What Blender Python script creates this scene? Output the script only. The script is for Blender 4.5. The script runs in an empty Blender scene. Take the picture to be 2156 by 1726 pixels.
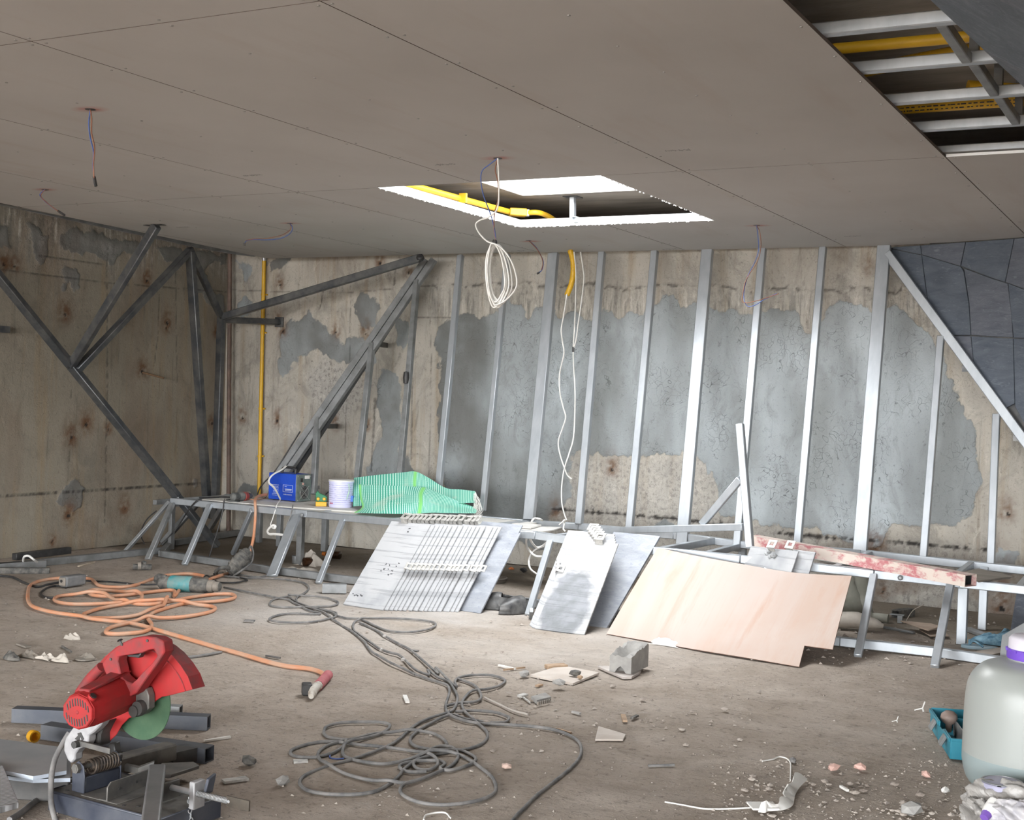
import bpy, bmesh, math, random
import numpy as np
from mathutils import Vector, Matrix
random.seed(7); np.random.seed(7)
SC = bpy.context.scene
COL = SC.collection
# ------------------------------------------------------------------ camera
W, H, FPX, CZ = 2156, 1726, 2757.5, 1.36
AX = Vector((0.88019872, -0.03501571, 0.47331185))
AY = Vector((0.47339546, -0.0063886, -0.88082684))
AZ = Vector((0.03386657, 0.99936634, 0.01095304))
ROT = Matrix((AX, AY, AZ))
cam = bpy.data.objects.new('camera', bpy.data.cameras.new('camera'))
cam.data.sensor_width = 36.0
cam.data.lens = FPX / W * 36.0
cam.data.clip_start = 0.05; cam.data.clip_end = 200
cam.matrix_world = Matrix.Translation((0, 0, CZ)) @ ROT.to_4x4()
COL.objects.link(cam); SC.camera = cam
# ------------------------------------------------------------------ light
SKY = 20.0
world = bpy.data.worlds.new('overcast_sky'); SC.world = world; world.use_nodes = True
bgn = world.node_tree.nodes['Background']
bgn.inputs[0].default_value = (0.955, 0.978, 1.0, 1); bgn.inputs[1].default_value = SKY
def portal(name, loc, rot, sx, sy):
    l = bpy.data.lights.new(name, 'AREA'); l.shape = 'RECTANGLE'; l.size = sx; l.size_y = sy
    l.cycles.is_portal = True
    o = bpy.data.objects.new(name, l); o.location = loc; o.rotation_euler = rot; COL.objects.link(o)
portal('skylight_portal', (-3.4, 6.9, 3.3), (0, 0, 0), 2.0, 2.2)
portal('open_front_portal', (-1.5, -5.2, 1.35), (math.radians(90), 0, 0), 13.0, 2.7)
SC.view_settings.view_transform = 'Standard'
SC.view_settings.look = 'None'
SC.view_settings.gamma = 1.0
SC.view_settings.use_curve_mapping = False
SC.view_settings.exposure = 0.28
try:
    SC.cycles.use_denoising = True
    SC.cycles.max_bounces = 9; SC.cycles.diffuse_bounces = 5
    SC.cycles.use_adaptive_sampling = True; SC.cycles.adaptive_threshold = 0.04
    SC.cycles.sample_clamp_indirect = 6.0
except Exception:
    pass
# ------------------------------------------------------------------ helpers
def ray(px, py):
    return ROT @ Vector((px - W / 2, H / 2 - py, -FPX))
def P(px, py, x=None, y=None, z=None, pl=None):
    """world point seen at a pixel of the photo, on a known plane of the room"""
    d = ray(px, py); c = Vector((0, 0, CZ))
    if z is not None: t = (z - CZ) / d.z
    elif y is not None: t = y / d.y
    elif x is not None: t = x / d.x
    else: t = (pl[1] - c).dot(pl[0]) / d.dot(pl[0])
    return c + d * t
def plane(a, b, c): return ((b - a).cross(c - a).normalized(), a)
V = Vector
class G:
    def __init__(s): s.v = []; s.f = []; s.m = []; s.k = 0
    def add(s, vs, fs):
        b = len(s.v); s.v += [tuple(v) for v in vs]
        for f in fs: s.f.append(tuple(i + b for i in f)); s.m.append(s.k)
    def box(s, c, sz, R=None):
        c = V(c); hx, hy, hz = sz[0] / 2, sz[1] / 2, sz[2] / 2
        vs = [V((x * hx, y * hy, z * hz)) for z in (-1, 1) for x, y in ((-1, -1), (1, -1), (1, 1), (-1, 1))]
        if R is not None: vs = [R @ v for v in vs]
        s.add([c + v for v in vs], [(3, 2, 1, 0), (4, 5, 6, 7), (0, 1, 5, 4), (1, 2, 6, 5), (2, 3, 7, 6), (3, 0, 4, 7)])
    def beam(s, p, q, w, h, up=(0, 0, 1), hollow=0):
        p = V(p); q = V(q); d = (q - p).normalized(); up = V(up)
        sd = d.cross(up)
        if sd.length < 1e-4: sd = d.cross(V((1, 0, 0)))
        sd.normalize(); u = sd.cross(d).normalized()
        def ring(o, a, b): return [o + sd * (x * a / 2) + u * (y * b / 2) for x, y in ((-1, -1), (1, -1), (1, 1), (-1, 1))]
        if not hollow:
            s.add(ring(p, w, h) + ring(q, w, h), [(3, 2, 1, 0), (4, 5, 6, 7), (0, 1, 5, 4), (1, 2, 6, 5), (2, 3, 7, 6), (3, 0, 4, 7)])
        else:
            t = hollow * 2
            vs = ring(p, w, h) + ring(q, w, h) + ring(p, w - t, h - t) + ring(q, w - t, h - t)
            fs = []
            for i in range(4):
                j = (i + 1) % 4
                fs += [(i, j, j + 4, i + 4), (j + 8, i + 8, i + 12, j + 12), (j, i, i + 8, j + 8), (i + 4, j + 4, j + 12, i + 12)]
            s.add(vs, fs)
    def tube(s, pts, r, n=6, closed=False, flat=None):
        pts = [V(p) for p in pts]; m = len(pts); rs = r if isinstance(r, (list, tuple)) else [r] * m
        prev = None; vs = []
        for i, p in enumerate(pts):
            if closed: d = pts[(i + 1) % m] - pts[i - 1]
            else: d = pts[min(i + 1, m - 1)] - pts[max(i - 1, 0)]
            if d.length < 1e-9: d = V((1, 0, 0))
            d.normalize()
            if prev is None:
                a = V((0, 0, 1)) if abs(d.z) < .9 else V((1, 0, 0)); a = (a - d * a.dot(d)).normalized()
            else:
                a = prev - d * prev.dot(d)
                a = a.normalized() if a.length > 1e-6 else d.orthogonal().normalized()
            prev = a; b = d.cross(a)
            for k in range(n):
                t = 2 * math.pi * k / n; ca, sa = math.cos(t), math.sin(t)
                if flat: ca *= flat
                vs.append(p + (a * ca + b * sa) * rs[i])
        fs = []
        for i in range(m if closed else m - 1):
            for k in range(n):
                a = i * n + k; b = i * n + (k + 1) % n; j = (i + 1) % m
                fs.append((a, b, j * n + (k + 1) % n, j * n + k))
        if not closed: fs += [tuple(range(n - 1, -1, -1)), tuple((m - 1) * n + k for k in range(n))]
        s.add(vs, fs)
    def lathe(s, prof, o=(0, 0, 0), ax=(0, 0, 1), n=24, xs=1.0, ref=None):
        o = V(o); ax = V(ax).normalized()
        a = V(ref) if ref else (V((1, 0, 0)) if abs(ax.x) < .9 else V((0, 1, 0)))
        a = (a - ax * a.dot(ax)).normalized(); b = ax.cross(a)
        vs = []; fs = []; m = len(prof)
        for r, z in prof:
            for k in range(n):
                t = 2 * math.pi * k / n
                vs.append(o + ax * z + (a * math.cos(t) * xs + b * math.sin(t)) * r)
        for i in range(m - 1):
            for k in range(n):
                fs.append((i * n + k, i * n + (k + 1) % n, (i + 1) * n + (k + 1) % n, (i + 1) * n + k))
        if prof[0][0] > 1e-5: fs.append(tuple(range(n - 1, -1, -1)))
        if prof[-1][0] > 1e-5: fs.append(tuple((m - 1) * n + k for k in range(n)))
        s.add(vs, fs)
    def prism(s, pts, dep):
        """closed polygon of 3-D points swept by the vector dep"""
        pts = [V(p) for p in pts]; dep = V(dep); n = len(pts)
        nr = V((0, 0, 0))
        for i in range(n): nr += pts[i].cross(pts[(i + 1) % n])
        if nr.dot(dep) < 0: pts.reverse()
        s.add(pts + [p + dep for p in pts], [tuple(range(n - 1, -1, -1)), tuple(range(n, 2 * n))] + [(i, (i + 1) % n, (i + 1) % n + n, i + n) for i in range(n)])
    def ringprism(s, outer, inner, dep):
        """polygon with a hole of the same vertex count, swept by dep"""
        o = [V(p) for p in outer]; i_ = [V(p) for p in inner]; dep = V(dep); n = len(o)
        vs = o + i_ + [p + dep for p in o] + [p + dep for p in i_]; fs = []
        for k in range(n):
            j = (k + 1) % n
            fs += [(k, j, j + n, k + n), (k + 2 * n, k + 3 * n, j + 3 * n, j + 2 * n), (k, k + 2 * n, j + 2 * n, j), (k + n, j + n, j + 3 * n, k + 3 * n)]
        s.add(vs, fs)
    def sheet(s, grid, t=None):
        """grid of points (rows) as a thin solid"""
        R_, C_ = len(grid), len(grid[0])
        top = [V(p) for r in grid for p in r]
        idx = lambda i, j: i * C_ + j
        if t is None:
            s.add(top, [(idx(i, j), idx(i, j + 1), idx(i + 1, j + 1), idx(i + 1, j)) for i in range(R_ - 1) for j in range(C_ - 1)]); return
        t = V(t); n = len(top); fs = []
        for i in range(R_ - 1):
            for j in range(C_ - 1):
                q = (idx(i, j), idx(i, j + 1), idx(i + 1, j + 1), idx(i + 1, j)); fs.append(q); fs.append(tuple(k + n for k in reversed(q)))
        rim = [idx(0, j) for j in range(C_)] + [idx(i, C_ - 1) for i in range(1, R_)] + [idx(R_ - 1, j) for j in range(C_ - 2, -1, -1)] + [idx(i, 0) for i in range(R_ - 2, 0, -1)]
        for a, b in zip(rim, rim[1:] + rim[:1]): fs.append((b, a, a + n, b + n))
        s.add(top + [p + t for p in top], fs)
    def rock(s, c, sz, sub=1, j=.25, R=None):
        bm = bmesh.new(); bmesh.ops.create_icosphere(bm, subdivisions=sub, radius=1)
        vs = []
        for v in bm.verts:
            k = 1 + random.uniform(-j, j); w = V((v.co.x * sz[0] * k, v.co.y * sz[1] * k, v.co.z * sz[2] * k))
            vs.append(V(c) + (R @ w if R is not None else w))
        bm.verts.index_update()
        s.add(vs, [tuple(v.index for v in f.verts) for f in bm.faces]); bm.free()
MWI = {}
def mesh_from(name, g, mats):
    me = bpy.data.meshes.new(name); me.from_pydata(g.v, [], g.f)
    for m in mats: me.materials.append(m)
    if len(mats) > 1: me.polygons.foreach_set('material_index', g.m)
    bm = bmesh.new(); bm.from_mesh(me); bmesh.ops.recalc_face_normals(bm, faces=bm.faces); bm.to_mesh(me); bm.free()
    me.update(); return me
def smooth_mesh(me, ang=40):
    me.polygons.foreach_set('use_smooth', [True] * len(me.polygons))
    try: me.set_sharp_from_angle(angle=math.radians(ang))
    except Exception: pass
def obj(name, g, mats, parent=None, local=False, smooth=0, bevel=0, seg=1, label=None, cat=None, group=None, kind=None):
    mats = mats if isinstance(mats, (list, tuple)) else [mats]
    loc = None
    if parent is not None and not local:
        mi = MWI[parent.name]; g.v = [tuple(mi @ V(v)) for v in g.v]
    elif parent is None and not local:
        a = np.array(g.v); lo, hi = a.min(0), a.max(0)
        loc = V(((lo[0] + hi[0]) / 2, (lo[1] + hi[1]) / 2, lo[2])); g.v = [tuple(V(v) - loc) for v in g.v]
    me = mesh_from(name, g, mats)
    if smooth: smooth_mesh(me, smooth)
    o = bpy.data.objects.new(name, me); COL.objects.link(o)
    if parent is not None: o.parent = parent; MWI[o.name] = MWI[parent.name]
    elif loc is not None: o.location = loc; MWI[o.name] = Matrix.Translation(-loc)
    else: MWI[o.name] = Matrix.Identity(4)
    if bevel:
        md = o.modifiers.new('edge', 'BEVEL'); md.width = bevel; md.segments = seg; md.limit_method = 'ANGLE'; md.angle_limit = math.radians(50)
        smooth_mesh(me, 35)
    tag(o, label, cat, group, kind); return o
def tag(o, label=None, cat=None, group=None, kind=None):
    if label: o['label'] = label
    if cat: o['category'] = cat
    if group: o['group'] = group
    if kind: o['kind'] = kind
    return o
def thing(name, label, cat, loc=(0, 0, 0), rot=(0, 0, 0), group=None, kind=None, scale=1.0):
    o = bpy.data.objects.new(name, None); COL.objects.link(o)
    from mathutils import Euler
    o.location = loc; o.rotation_euler = rot; o.scale = (scale,) * 3; o.empty_display_size = .1
    MWI[o.name] = (Matrix.Translation(V(loc)) @ Euler(rot).to_matrix().to_4x4() @ Matrix.Scale(scale, 4)).inverted()
    tag(o, label, cat, group, kind); return o
def dup(root, loc, rot=None, label=None):
    r = root.copy(); COL.objects.link(r); r.location = loc
    if rot is not None: r.rotation_euler = rot
    if label: r['label'] = label
    def kids(src, dst):
        for ch in list(src.children):
            c = ch.copy(); COL.objects.link(c); c.parent = dst; kids(ch, c)
    kids(root, r); return r
def spline(pts, k=6, closed=False):
    pts = [V(p) for p in pts]; n = len(pts); out = []
    for i in range(n if closed else n - 1):
        if closed: a, b, c, d = pts[i - 1], pts[i], pts[(i + 1) % n], pts[(i + 2) % n]
        else: a, b, c, d = pts[max(i - 1, 0)], pts[i], pts[i + 1], pts[min(i + 2, n - 1)]
        for j in range(k):
            t = j / k
            out.append(.5 * ((2 * b) + (c - a) * t + (2 * a - 5 * b + 4 * c - d) * t * t + (3 * b - a - 3 * c + d) * t ** 3))
    if not closed: out.append(pts[-1])
    return out
# ------------------------------------------------------------------ materials
class NT:
    def __init__(s, name):
        s.m = bpy.data.materials.new(name); s.m.use_nodes = True; s.t = s.m.node_tree
        s.b = s.t.nodes['Principled BSDF']; s.tc = s.t.nodes.new('ShaderNodeTexCoord')
    def n(s, typ, **kw):
        nd = s.t.nodes.new('ShaderNode' + typ)
        for k, v in kw.items(): setattr(nd, k, v)
        return nd
    def l(s, a, b): s.t.links.new(a, b)
    def co(s, scale=(1, 1, 1), rot=(0, 0, 0), src='Object'):
        mp = s.n('Mapping'); mp.inputs['Scale'].default_value = scale; mp.inputs['Rotation'].default_value = rot
        s.l(s.tc.outputs[src], mp.inputs[0]); return mp.outputs[0]
    def noise(s, sc, det=4, rough=.55, co=None, dist=0):
        nd = s.n('TexNoise'); nd.inputs['Scale'].default_value = sc; nd.inputs['Detail'].default_value = det
        nd.inputs['Roughness'].default_value = rough; nd.inputs['Distortion'].default_value = dist
        s.l(co if co is not None else s.tc.outputs['Object'], nd.inputs['Vector']); return nd.outputs['Fac']
    def ramp(s, fac, *stops):
        r = s.n('ValToRGB'); e = r.color_ramp.elements
        while len(e) < len(stops): e.new(.5)
        for i, (p, c) in enumerate(stops):
            e[i].position = p; e[i].color = (c, c, c, 1) if isinstance(c, (int, float)) else (*c, 1)
        s.l(fac, r.inputs[0]); return r.outputs[0]
    def mix(s, fac, a, b, mode='MIX'):
        m = s.n('Mix', data_type='RGBA', blend_type=mode)
        for i, x in ((0, fac), (6, a), (7, b)):
            if isinstance(x, (int, float)): m.inputs[i].default_value = x if i == 0 else (x, x, x, 1)
            elif isinstance(x, tuple): m.inputs[i].default_value = (*x, 1)
            else: s.l(x, m.inputs[i])
        return m.outputs[2]
    def math(s, op, a, b=0., c=False):
        m = s.n('Math', operation=op); m.use_clamp = c
        for i, x in ((0, a), (1, b)):
            if isinstance(x, (int, float)): m.inputs[i].default_value = x
            else: s.l(x, m.inputs[i])
        return m.outputs[0]
    def attr(s, name):
        a = s.n('Attribute'); a.attribute_name = name; return a.outputs['Fac']
    def bump(s, h, st=.3, dist=.01, prev=None):
        b = s.n('Bump'); b.inputs['Strength'].default_value = st; b.inputs['Distance'].default_value = dist
        s.l(h, b.inputs['Height'])
        if prev is not None: s.l(prev, b.inputs['Normal'])
        return b.outputs[0]
    def out(s, col, rough=.7, metal=0, nrm=None, spec=None):
        for key, x in (('Base Color', col), ('Roughness', rough), ('Metallic', metal)):
            i = s.b.inputs[key]
            if isinstance(x, (int, float)): i.default_value = x
            elif isinstance(x, tuple): i.default_value = (*x, 1)
            else: s.l(x, i)
        if nrm is not None: s.l(nrm, s.b.inputs['Normal'])
        if spec is not None: s.b.inputs['Specular IOR Level'].default_value = spec
        return s.m
def simple(name, a, b=None, sc=8, rough=.6, metal=0, bump=0, bsc=60, lo=.35, hi=.65, spec=None, stretch=(1, 1, 1), det=5):
    """two-tone noise material"""
    n = NT(name)
    co = n.co(stretch)
    col = a if b is None else n.mix(n.ramp(n.noise(sc, det, .6, co), (lo, 0.), (hi, 1.)), a, b)
    nr = n.bump(n.noise(bsc, 3, .6, co), bump, .004) if bump else None
    return n.out(col, rough, metal, nr, spec)
# ------------------------------------------------------------------ numpy noise for walls and floor
def vnoise(x, y, s, seed):
    rs = np.random.RandomState(seed); g = rs.rand(97, 97)
    u = x / s; v = y / s; i = np.floor(u).astype(int); j = np.floor(v).astype(int)
    a = u - i; b = v - j; a = a * a * (3 - 2 * a); b = b * b * (3 - 2 * b)
    i0, i1, j0, j1 = i % 97, (i + 1) % 97, j % 97, (j + 1) % 97
    return (g[i0, j0] * (1 - a) + g[i1, j0] * a) * (1 - b) + (g[i0, j1] * (1 - a) + g[i1, j1] * a) * b - .5
def fbm(x, y, s, seed, o=4):
    t = 0; k = 1.
    for q in range(o): t = t + k * vnoise(x, y, s, seed + q); s *= .5; k *= .55
    return t
def polysd(x, y, poly):
    """signed distance (positive inside) of points to a polygon"""
    p = np.array(poly); n = len(p); d = np.full(x.shape, 1e9); ins = np.zeros(x.shape, bool)
    for k in range(n):
        ax_, ay_ = p[k]; bx, by = p[(k + 1) % n]; ex, ey = bx - ax_, by - ay_; L = ex * ex + ey * ey + 1e-12
        t = np.clip(((x - ax_) * ex + (y - ay_) * ey) / L, 0, 1)
        d = np.minimum(d, (x - ax_ - t * ex) ** 2 + (y - ay_ - t * ey) ** 2)
        c = ((ay_ > y) != (by > y)) & (x < ex * (y - ay_) / (ey if abs(ey) > 1e-9 else 1e-9) + ax_); ins ^= c
    d = np.sqrt(d); return np.where(ins, d, -d)
def segd(x, y, pts):
    d = np.full(x.shape, 1e9)
    for (a, b), (c, e) in zip(pts, pts[1:]):
        ex, ey = c - a, e - b; L = ex * ex + ey * ey + 1e-12; t = np.clip(((x - a) * ex + (y - b) * ey) / L, 0, 1)
        d = np.minimum(d, (x - a - t * ex) ** 2 + (y - b - t * ey) ** 2)
    return np.sqrt(d)
def grid_obj(name, U, Vv, to3, attrs, mat, disp=None, kind='structure'):
    n, m = U.shape; xyz = to3(U, Vv, disp if disp is not None else np.zeros_like(U)).reshape(-1, 3)
    idx = np.arange(n * m).reshape(n, m)
    f = np.stack([idx[:-1, :-1], idx[1:, :-1], idx[1:, 1:], idx[:-1, 1:]], -1).reshape(-1, 4)
    me = bpy.data.meshes.new(name); me.vertices.add(n * m); me.vertices.foreach_set('co', xyz.astype('f4').ravel())
    me.loops.add(f.size); me.loops.foreach_set('vertex_index', f.astype('i4').ravel())
    me.polygons.add(len(f)); me.polygons.foreach_set('loop_start', np.arange(0, f.size, 4, dtype='i4'))
    me.polygons.foreach_set('use_smooth', [True] * len(f)); me.update(calc_edges=True)
    for k, a in attrs.items():
        at = me.attributes.new(k, 'FLOAT', 'POINT'); at.data.foreach_set('value', a.astype('f4').ravel())
    me.materials.append(mat); o = bpy.data.objects.new(name, me); COL.objects.link(o); tag(o, kind=kind); return o
YW, XL, ZC = 9.35, -8.03, 2.48      # back wall, left wall, plasterboard ceiling
# ------------------------------------------------------------------ setting: materials
def wall_material(name, bare1, bare2, pl1, pl2, grime=1.0):
    n = NT(name); o = n.tc.outputs['Object']
    sd = n.attr('sd'); fine = n.noise(28, 5, .65)
    m = n.math('ADD', sd, n.math('MULTIPLY', n.math('SUBTRACT', fine, .5), .05))
    mask = n.ramp(m, (.0, 0.), (.012, 1.))
    big = n.noise(1.3, 5, .6); strk = n.noise(1, 6, .65, n.co((9, 9, .55))); speck = n.noise(95, 3, .6)
    bare = n.mix(n.ramp(big, (.3, 0.), (.7, 1.)), bare1, bare2)
    bare = n.mix(n.math('MULTIPLY', n.ramp(strk, (.52, 0.), (.72, 1.)), .55), bare, (.30, .21, .11))
    bare = n.mix(n.math('MULTIPLY', n.ramp(n.noise(1, 5, .7, n.co((14, 14, 1.2))), (.58, 0.), (.7, 1.)), .5), bare, (.12, .105, .085))
    bare = n.mix(n.math('MULTIPLY', n.ramp(n.noise(34, 4, .7), (.60, 0.), (.72, 1.)), .6), bare, (.10, .09, .075))
    g1 = n.noise(2.4, 7, .72, n.co((1, 1, .7)), 1.0); g2 = n.noise(6.5, 7, .75, n.co((1, 1, .5)), .8)
    bare = n.mix(n.math('MULTIPLY', n.ramp(g1, (.50, 0.), (.62, 1.)), .5 * grime), bare, tuple(c * .5 for c in bare2))
    bare = n.mix(n.math('MULTIPLY', n.ramp(g2, (.56, 0.), (.66, 1.)), .5 * grime), bare, (.17, .155, .13))
    bare = n.mix(n.math('MULTIPLY', n.ramp(g2, (.30, 1.), (.40, 0.)), .5), bare, tuple(min(.7, c * 1.35) for c in bare1))
    rough_ = n.attr('scal'); drip = n.attr('drip')
    bare = n.mix(n.math('MULTIPLY', rough_, .55), bare, (.40, .385, .36))
    dr = n.noise(1, 6, .7, n.co((26, 26, 3.0)), .4)
    bare = n.mix(n.math('MULTIPLY', drip, n.ramp(dr, (.50, 0.), (.60, .8))), bare, (.17, .165, .15))
    bare = n.mix(n.math('MULTIPLY', drip, n.ramp(dr, (.36, .8), (.44, 0.))), bare, (.62, .59, .53))
    sc = n.ramp(n.noise(34, 6, .75, n.co((1, 1, .8)), .2), (.50, 0.), (.60, 1.))
    bare = n.mix(n.math('MULTIPLY', n.math('MULTIPLY', rough_, sc), .7), bare, (.16, .15, .14))
    bare = n.mix(n.math('MULTIPLY', n.math('MULTIPLY', rough_, n.ramp(n.noise(15, 7, .8), (.55, 0.), (.64, 1.))), .6), bare, (.60, .57, .51))
    pl = n.mix(n.ramp(n.noise(1.7, 4, .5, n.co((1.3, 1, .5))), (.34, 0.), (.66, 1.)), pl1, pl2)
    pl = n.mix(n.math('MULTIPLY', n.ramp(n.noise(4.5, 6, .7, n.co((1.2, 1, .6)), 1.2), (.52, 0.), (.64, 1.)), .5), pl, pl1)
    pl = n.mix(n.math('MULTIPLY', n.ramp(n.noise(9, 6, .7, n.co((1.6, 1, .5)), 2.0), (.62, 0.), (.66, 1.), (.70, 0.)), .5), pl, tuple(c * .55 for c in pl1))
    pl = n.mix(n.math('MULTIPLY', n.ramp(n.noise(22, 5, .7), (.62, 0.), (.72, 1.)), .55), pl, tuple(c * .35 for c in pl1))
    vor = n.n('TexVoronoi', feature='DISTANCE_TO_EDGE'); vor.inputs['Scale'].default_value = 7
    wob = n.n('Vector Math'.replace(' ', '')); wob.operation = 'ADD'
    nz = n.n('TexNoise'); nz.inputs['Scale'].default_value = 5; n.l(o, nz.inputs['Vector'])
    n.l(o, wob.inputs[0]); n.l(nz.outputs['Color'], wob.inputs[1]); n.l(wob.outputs[0], vor.inputs['Vector'])
    crk = n.math('MULTIPLY', n.ramp(vor.outputs['Distance'], (.0, 1.), (.020, 0.)), n.ramp(n.noise(3.1, 3), (.46, 0.), (.56, 1.)))
    pl = n.mix(n.math('MULTIPLY', crk, .8), pl, tuple(c * .4 for c in pl1))
    pl = n.mix(n.math('MULTIPLY', n.attr('damp'), .85, True), pl, (.15, .15, .14))
    col = n.mix(mask, bare, pl)
    edge = n.math('MULTIPLY', n.ramp(m, (.44, 0.), (.5, 1.), (.512, 1.), (.55, 0.)), 0.0)
    col = n.mix(n.math('MULTIPLY', n.attr('rust'), .85, True), col, (.13, .058, .022))
    col = n.mix(n.attr('dark'), col, (.025, .022, .02))
    col = n.mix(n.math('MULTIPLY', n.ramp(speck, (.6, 0.), (.75, 1.)), .35), col, (.1, .09, .08))
    b1 = n.bump(n.noise(9, 6, .7), .35, .02)
    b2 = n.bump(n.math('ADD', n.math('MULTIPLY', crk, -1.), n.math('ADD', mask, n.noise(60, 4, .7))), .5, .006, b1)
    return n.out(col, n.ramp(mask, (0., .9), (1., .62)), 0, b2, .3)
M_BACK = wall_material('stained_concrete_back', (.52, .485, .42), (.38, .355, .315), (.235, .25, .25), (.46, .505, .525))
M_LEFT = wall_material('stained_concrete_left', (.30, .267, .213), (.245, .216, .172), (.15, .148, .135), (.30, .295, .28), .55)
def floor_material():
    n = NT('dusty_concrete_floor')
    a = n.noise(.8, 6, .62, None, .4); b = n.noise(3.2, 7, .66, None, .6); c = n.noise(36, 4, .7); e = n.noise(9, 6, .7, None, .8)
    col = n.mix(n.ramp(b, (.32, 0.), (.66, 1.)), (.43, .36, .295), (.60, .525, .455))
    col = n.mix(n.math('MULTIPLY', n.ramp(a, (.46, 0.), (.66, 1.)), .65), col, (.39, .33, .275))
    col = n.mix(n.math('MULTIPLY', n.ramp(e, (.55, 0.), (.68, 1.)), .5), col, (.31, .26, .215))
    col = n.mix(n.math('MULTIPLY', n.ramp(e, (.30, 1.), (.42, 0.)), .45), col, (.60, .55, .50))
    w = n.noise(7, 6, .7, n.co((.5, 2.2, 1), (0, 0, .7)), 2.2)
    col = n.mix(n.math('MULTIPLY', n.ramp(w, (.60, 0.), (.66, 1.), (.70, 0.)), .45), col, (.22, .18, .15))
    col = n.mix(n.math('MULTIPLY', n.ramp(c, (.56, 0.), (.70, 1.)), .7), col, (.17, .14, .115))
    col = n.mix(n.math('MULTIPLY', n.ramp(n.noise(80, 3, .6), (.64, 0.), (.70, 1.)), .6), col, (.62, .58, .54))
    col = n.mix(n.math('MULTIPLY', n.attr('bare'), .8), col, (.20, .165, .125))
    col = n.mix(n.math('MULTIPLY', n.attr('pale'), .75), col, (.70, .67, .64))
    b1 = n.bump(n.noise(2.6, 6, .65, None, .8), .35, .03)
    b2 = n.bump(n.math('ADD', n.math('ADD', n.noise(30, 7, .8), e), w), 1.0, .016, b1)
    return n.out(col, .92, 0, b2, .15)
M_FLOOR = floor_material()
def gypsum(spots):
    n = NT('pinkish_plasterboard'); geo = n.n('NewGeometry')
    col = n.mix(n.ramp(n.noise(1.2, 4, .5), (.3, 0.), (.7, 1.)), (.52, .495, .475), (.465, .44, .42))
    col = n.mix(n.math('MULTIPLY', n.ramp(n.noise(1, 4, .6, n.co((5, .7, 1))), (.55, 0.), (.8, 1.)), .35), col, (.40, .32, .27))
    f = None
    for x, y in spots:
        mp = n.n('Mapping', vector_type='POINT'); mp.inputs['Location'].default_value = (-x * 1.0, -y * 1.6, 0); mp.inputs['Scale'].default_value = (1.0, 1.6, 0)
        n.l(geo.outputs['Position'], mp.inputs[0]); ln = n.n('VectorMath', operation='LENGTH'); n.l(mp.outputs[0], ln.inputs[0])
        s = n.ramp(ln.outputs['Value'], (0., .9), (.035, .6), (.10, 0.)); f = s if f is None else n.math('MAXIMUM', f, s)
    f = n.math('MULTIPLY', f, n.ramp(n.noise(18, 4, .6), (.3, .35), (.65, 1.)))
    col = n.mix(f, col, (.42, .085, .045))
    return n.out(col, .9, 0, n.bump(n.noise(180, 2), .05, .002), .1)
HOLES = [P(190, 230, z=ZC), P(95, 399, z=ZC), P(610, 470, z=ZC), P(1048, 333, z=ZC), P(1118, 508, z=ZC), P(1595, 475, z=ZC)]
M_GYP = gypsum([(h.x, h.y) for h in HOLES])
M_GYPCORE = simple('white_gypsum_core', (.86, .86, .85), rough=.9, bump=.4, bsc=120)
def slate_mat(name, c1, c2, c3, sc=1.0, rot=.6):
    n = NT(name)
    v = n.noise(3.2 * sc, 6, .65, n.co((1.2, 1.2, 4.5), (rot, rot * .7, rot)), 1.0); w = n.noise(14 * sc, 6, .7, n.co((1, 1, 2.6), (rot, 0, 0)), 1.5)
    col = n.mix(n.ramp(v, (.32, 0.), (.68, 1.)), c1, c2)
    col = n.mix(n.math('MULTIPLY', n.ramp(w, (.56, 0.), (.72, 1.)), .6), col, c3)
    col = n.mix(n.math('MULTIPLY', n.ramp(n.noise(2.1, 3), (.55, 0.), (.7, 1.)), .3), col, tuple(c * .5 for c in c1))
    return n.out(col, n.ramp(w, (.3, .45), (.7, .7)), 0, n.bump(w, .5, .01), .4)
M_SLATE = slate_mat('dark_slate', (.068, .083, .108), (.11, .128, .155), (.22, .245, .275))
M_SLATE_B = slate_mat('dark_slate_turned', (.08, .092, .115), (.13, .14, .165), (.23, .245, .27), 1.2, -1.1)
M_SLAB = simple('board_marked_concrete', (.29, .26, .225), (.20, .18, .155), 2.2, .9, 0, .5, 25, .35, .65, .2, (1, 4, 1))
M_GALV = simple('galvanised_steel', (.50, .53, .56), (.40, .43, .46), 14, .42, .55, .06, 90, .3, .7, .5, (1, 1, .3))
M_GALVD = simple('weathered_galvanised_steel', (.30, .31, .315), (.20, .205, .205), 9, .5, .45, .1, 90)
M_DARKST = simple('dark_steel_tube', (.075, .08, .086), (.19, .185, .175), 7, .42, .5, .1, 80, .4, .75)
M_YEL = simple('yellow_conduit_plastic', (.72, .42, .02), (.60, .34, .02), 6, .45)
M_ZINC = simple('bright_zinc', (.72, .74, .76), (.60, .62, .64), 30, .35, .6)
M_WHITE = simple('white_cable', (.78, .77, .74), (.68, .66, .62), 12, .55)
M_GREY = simple('grey_rubber_cable', (.105, .105, .105), (.22, .21, .20), 16, .75, 0, .15, 150)
M_BLACK = simple('black_plastic', (.018, .018, .02), (.05, .048, .046), 20, .5)
M_BLUEW = simple('blue_wire', (.06, .10, .28)); M_BRNW = simple('brown_wire', (.22, .09, .05))
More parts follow.
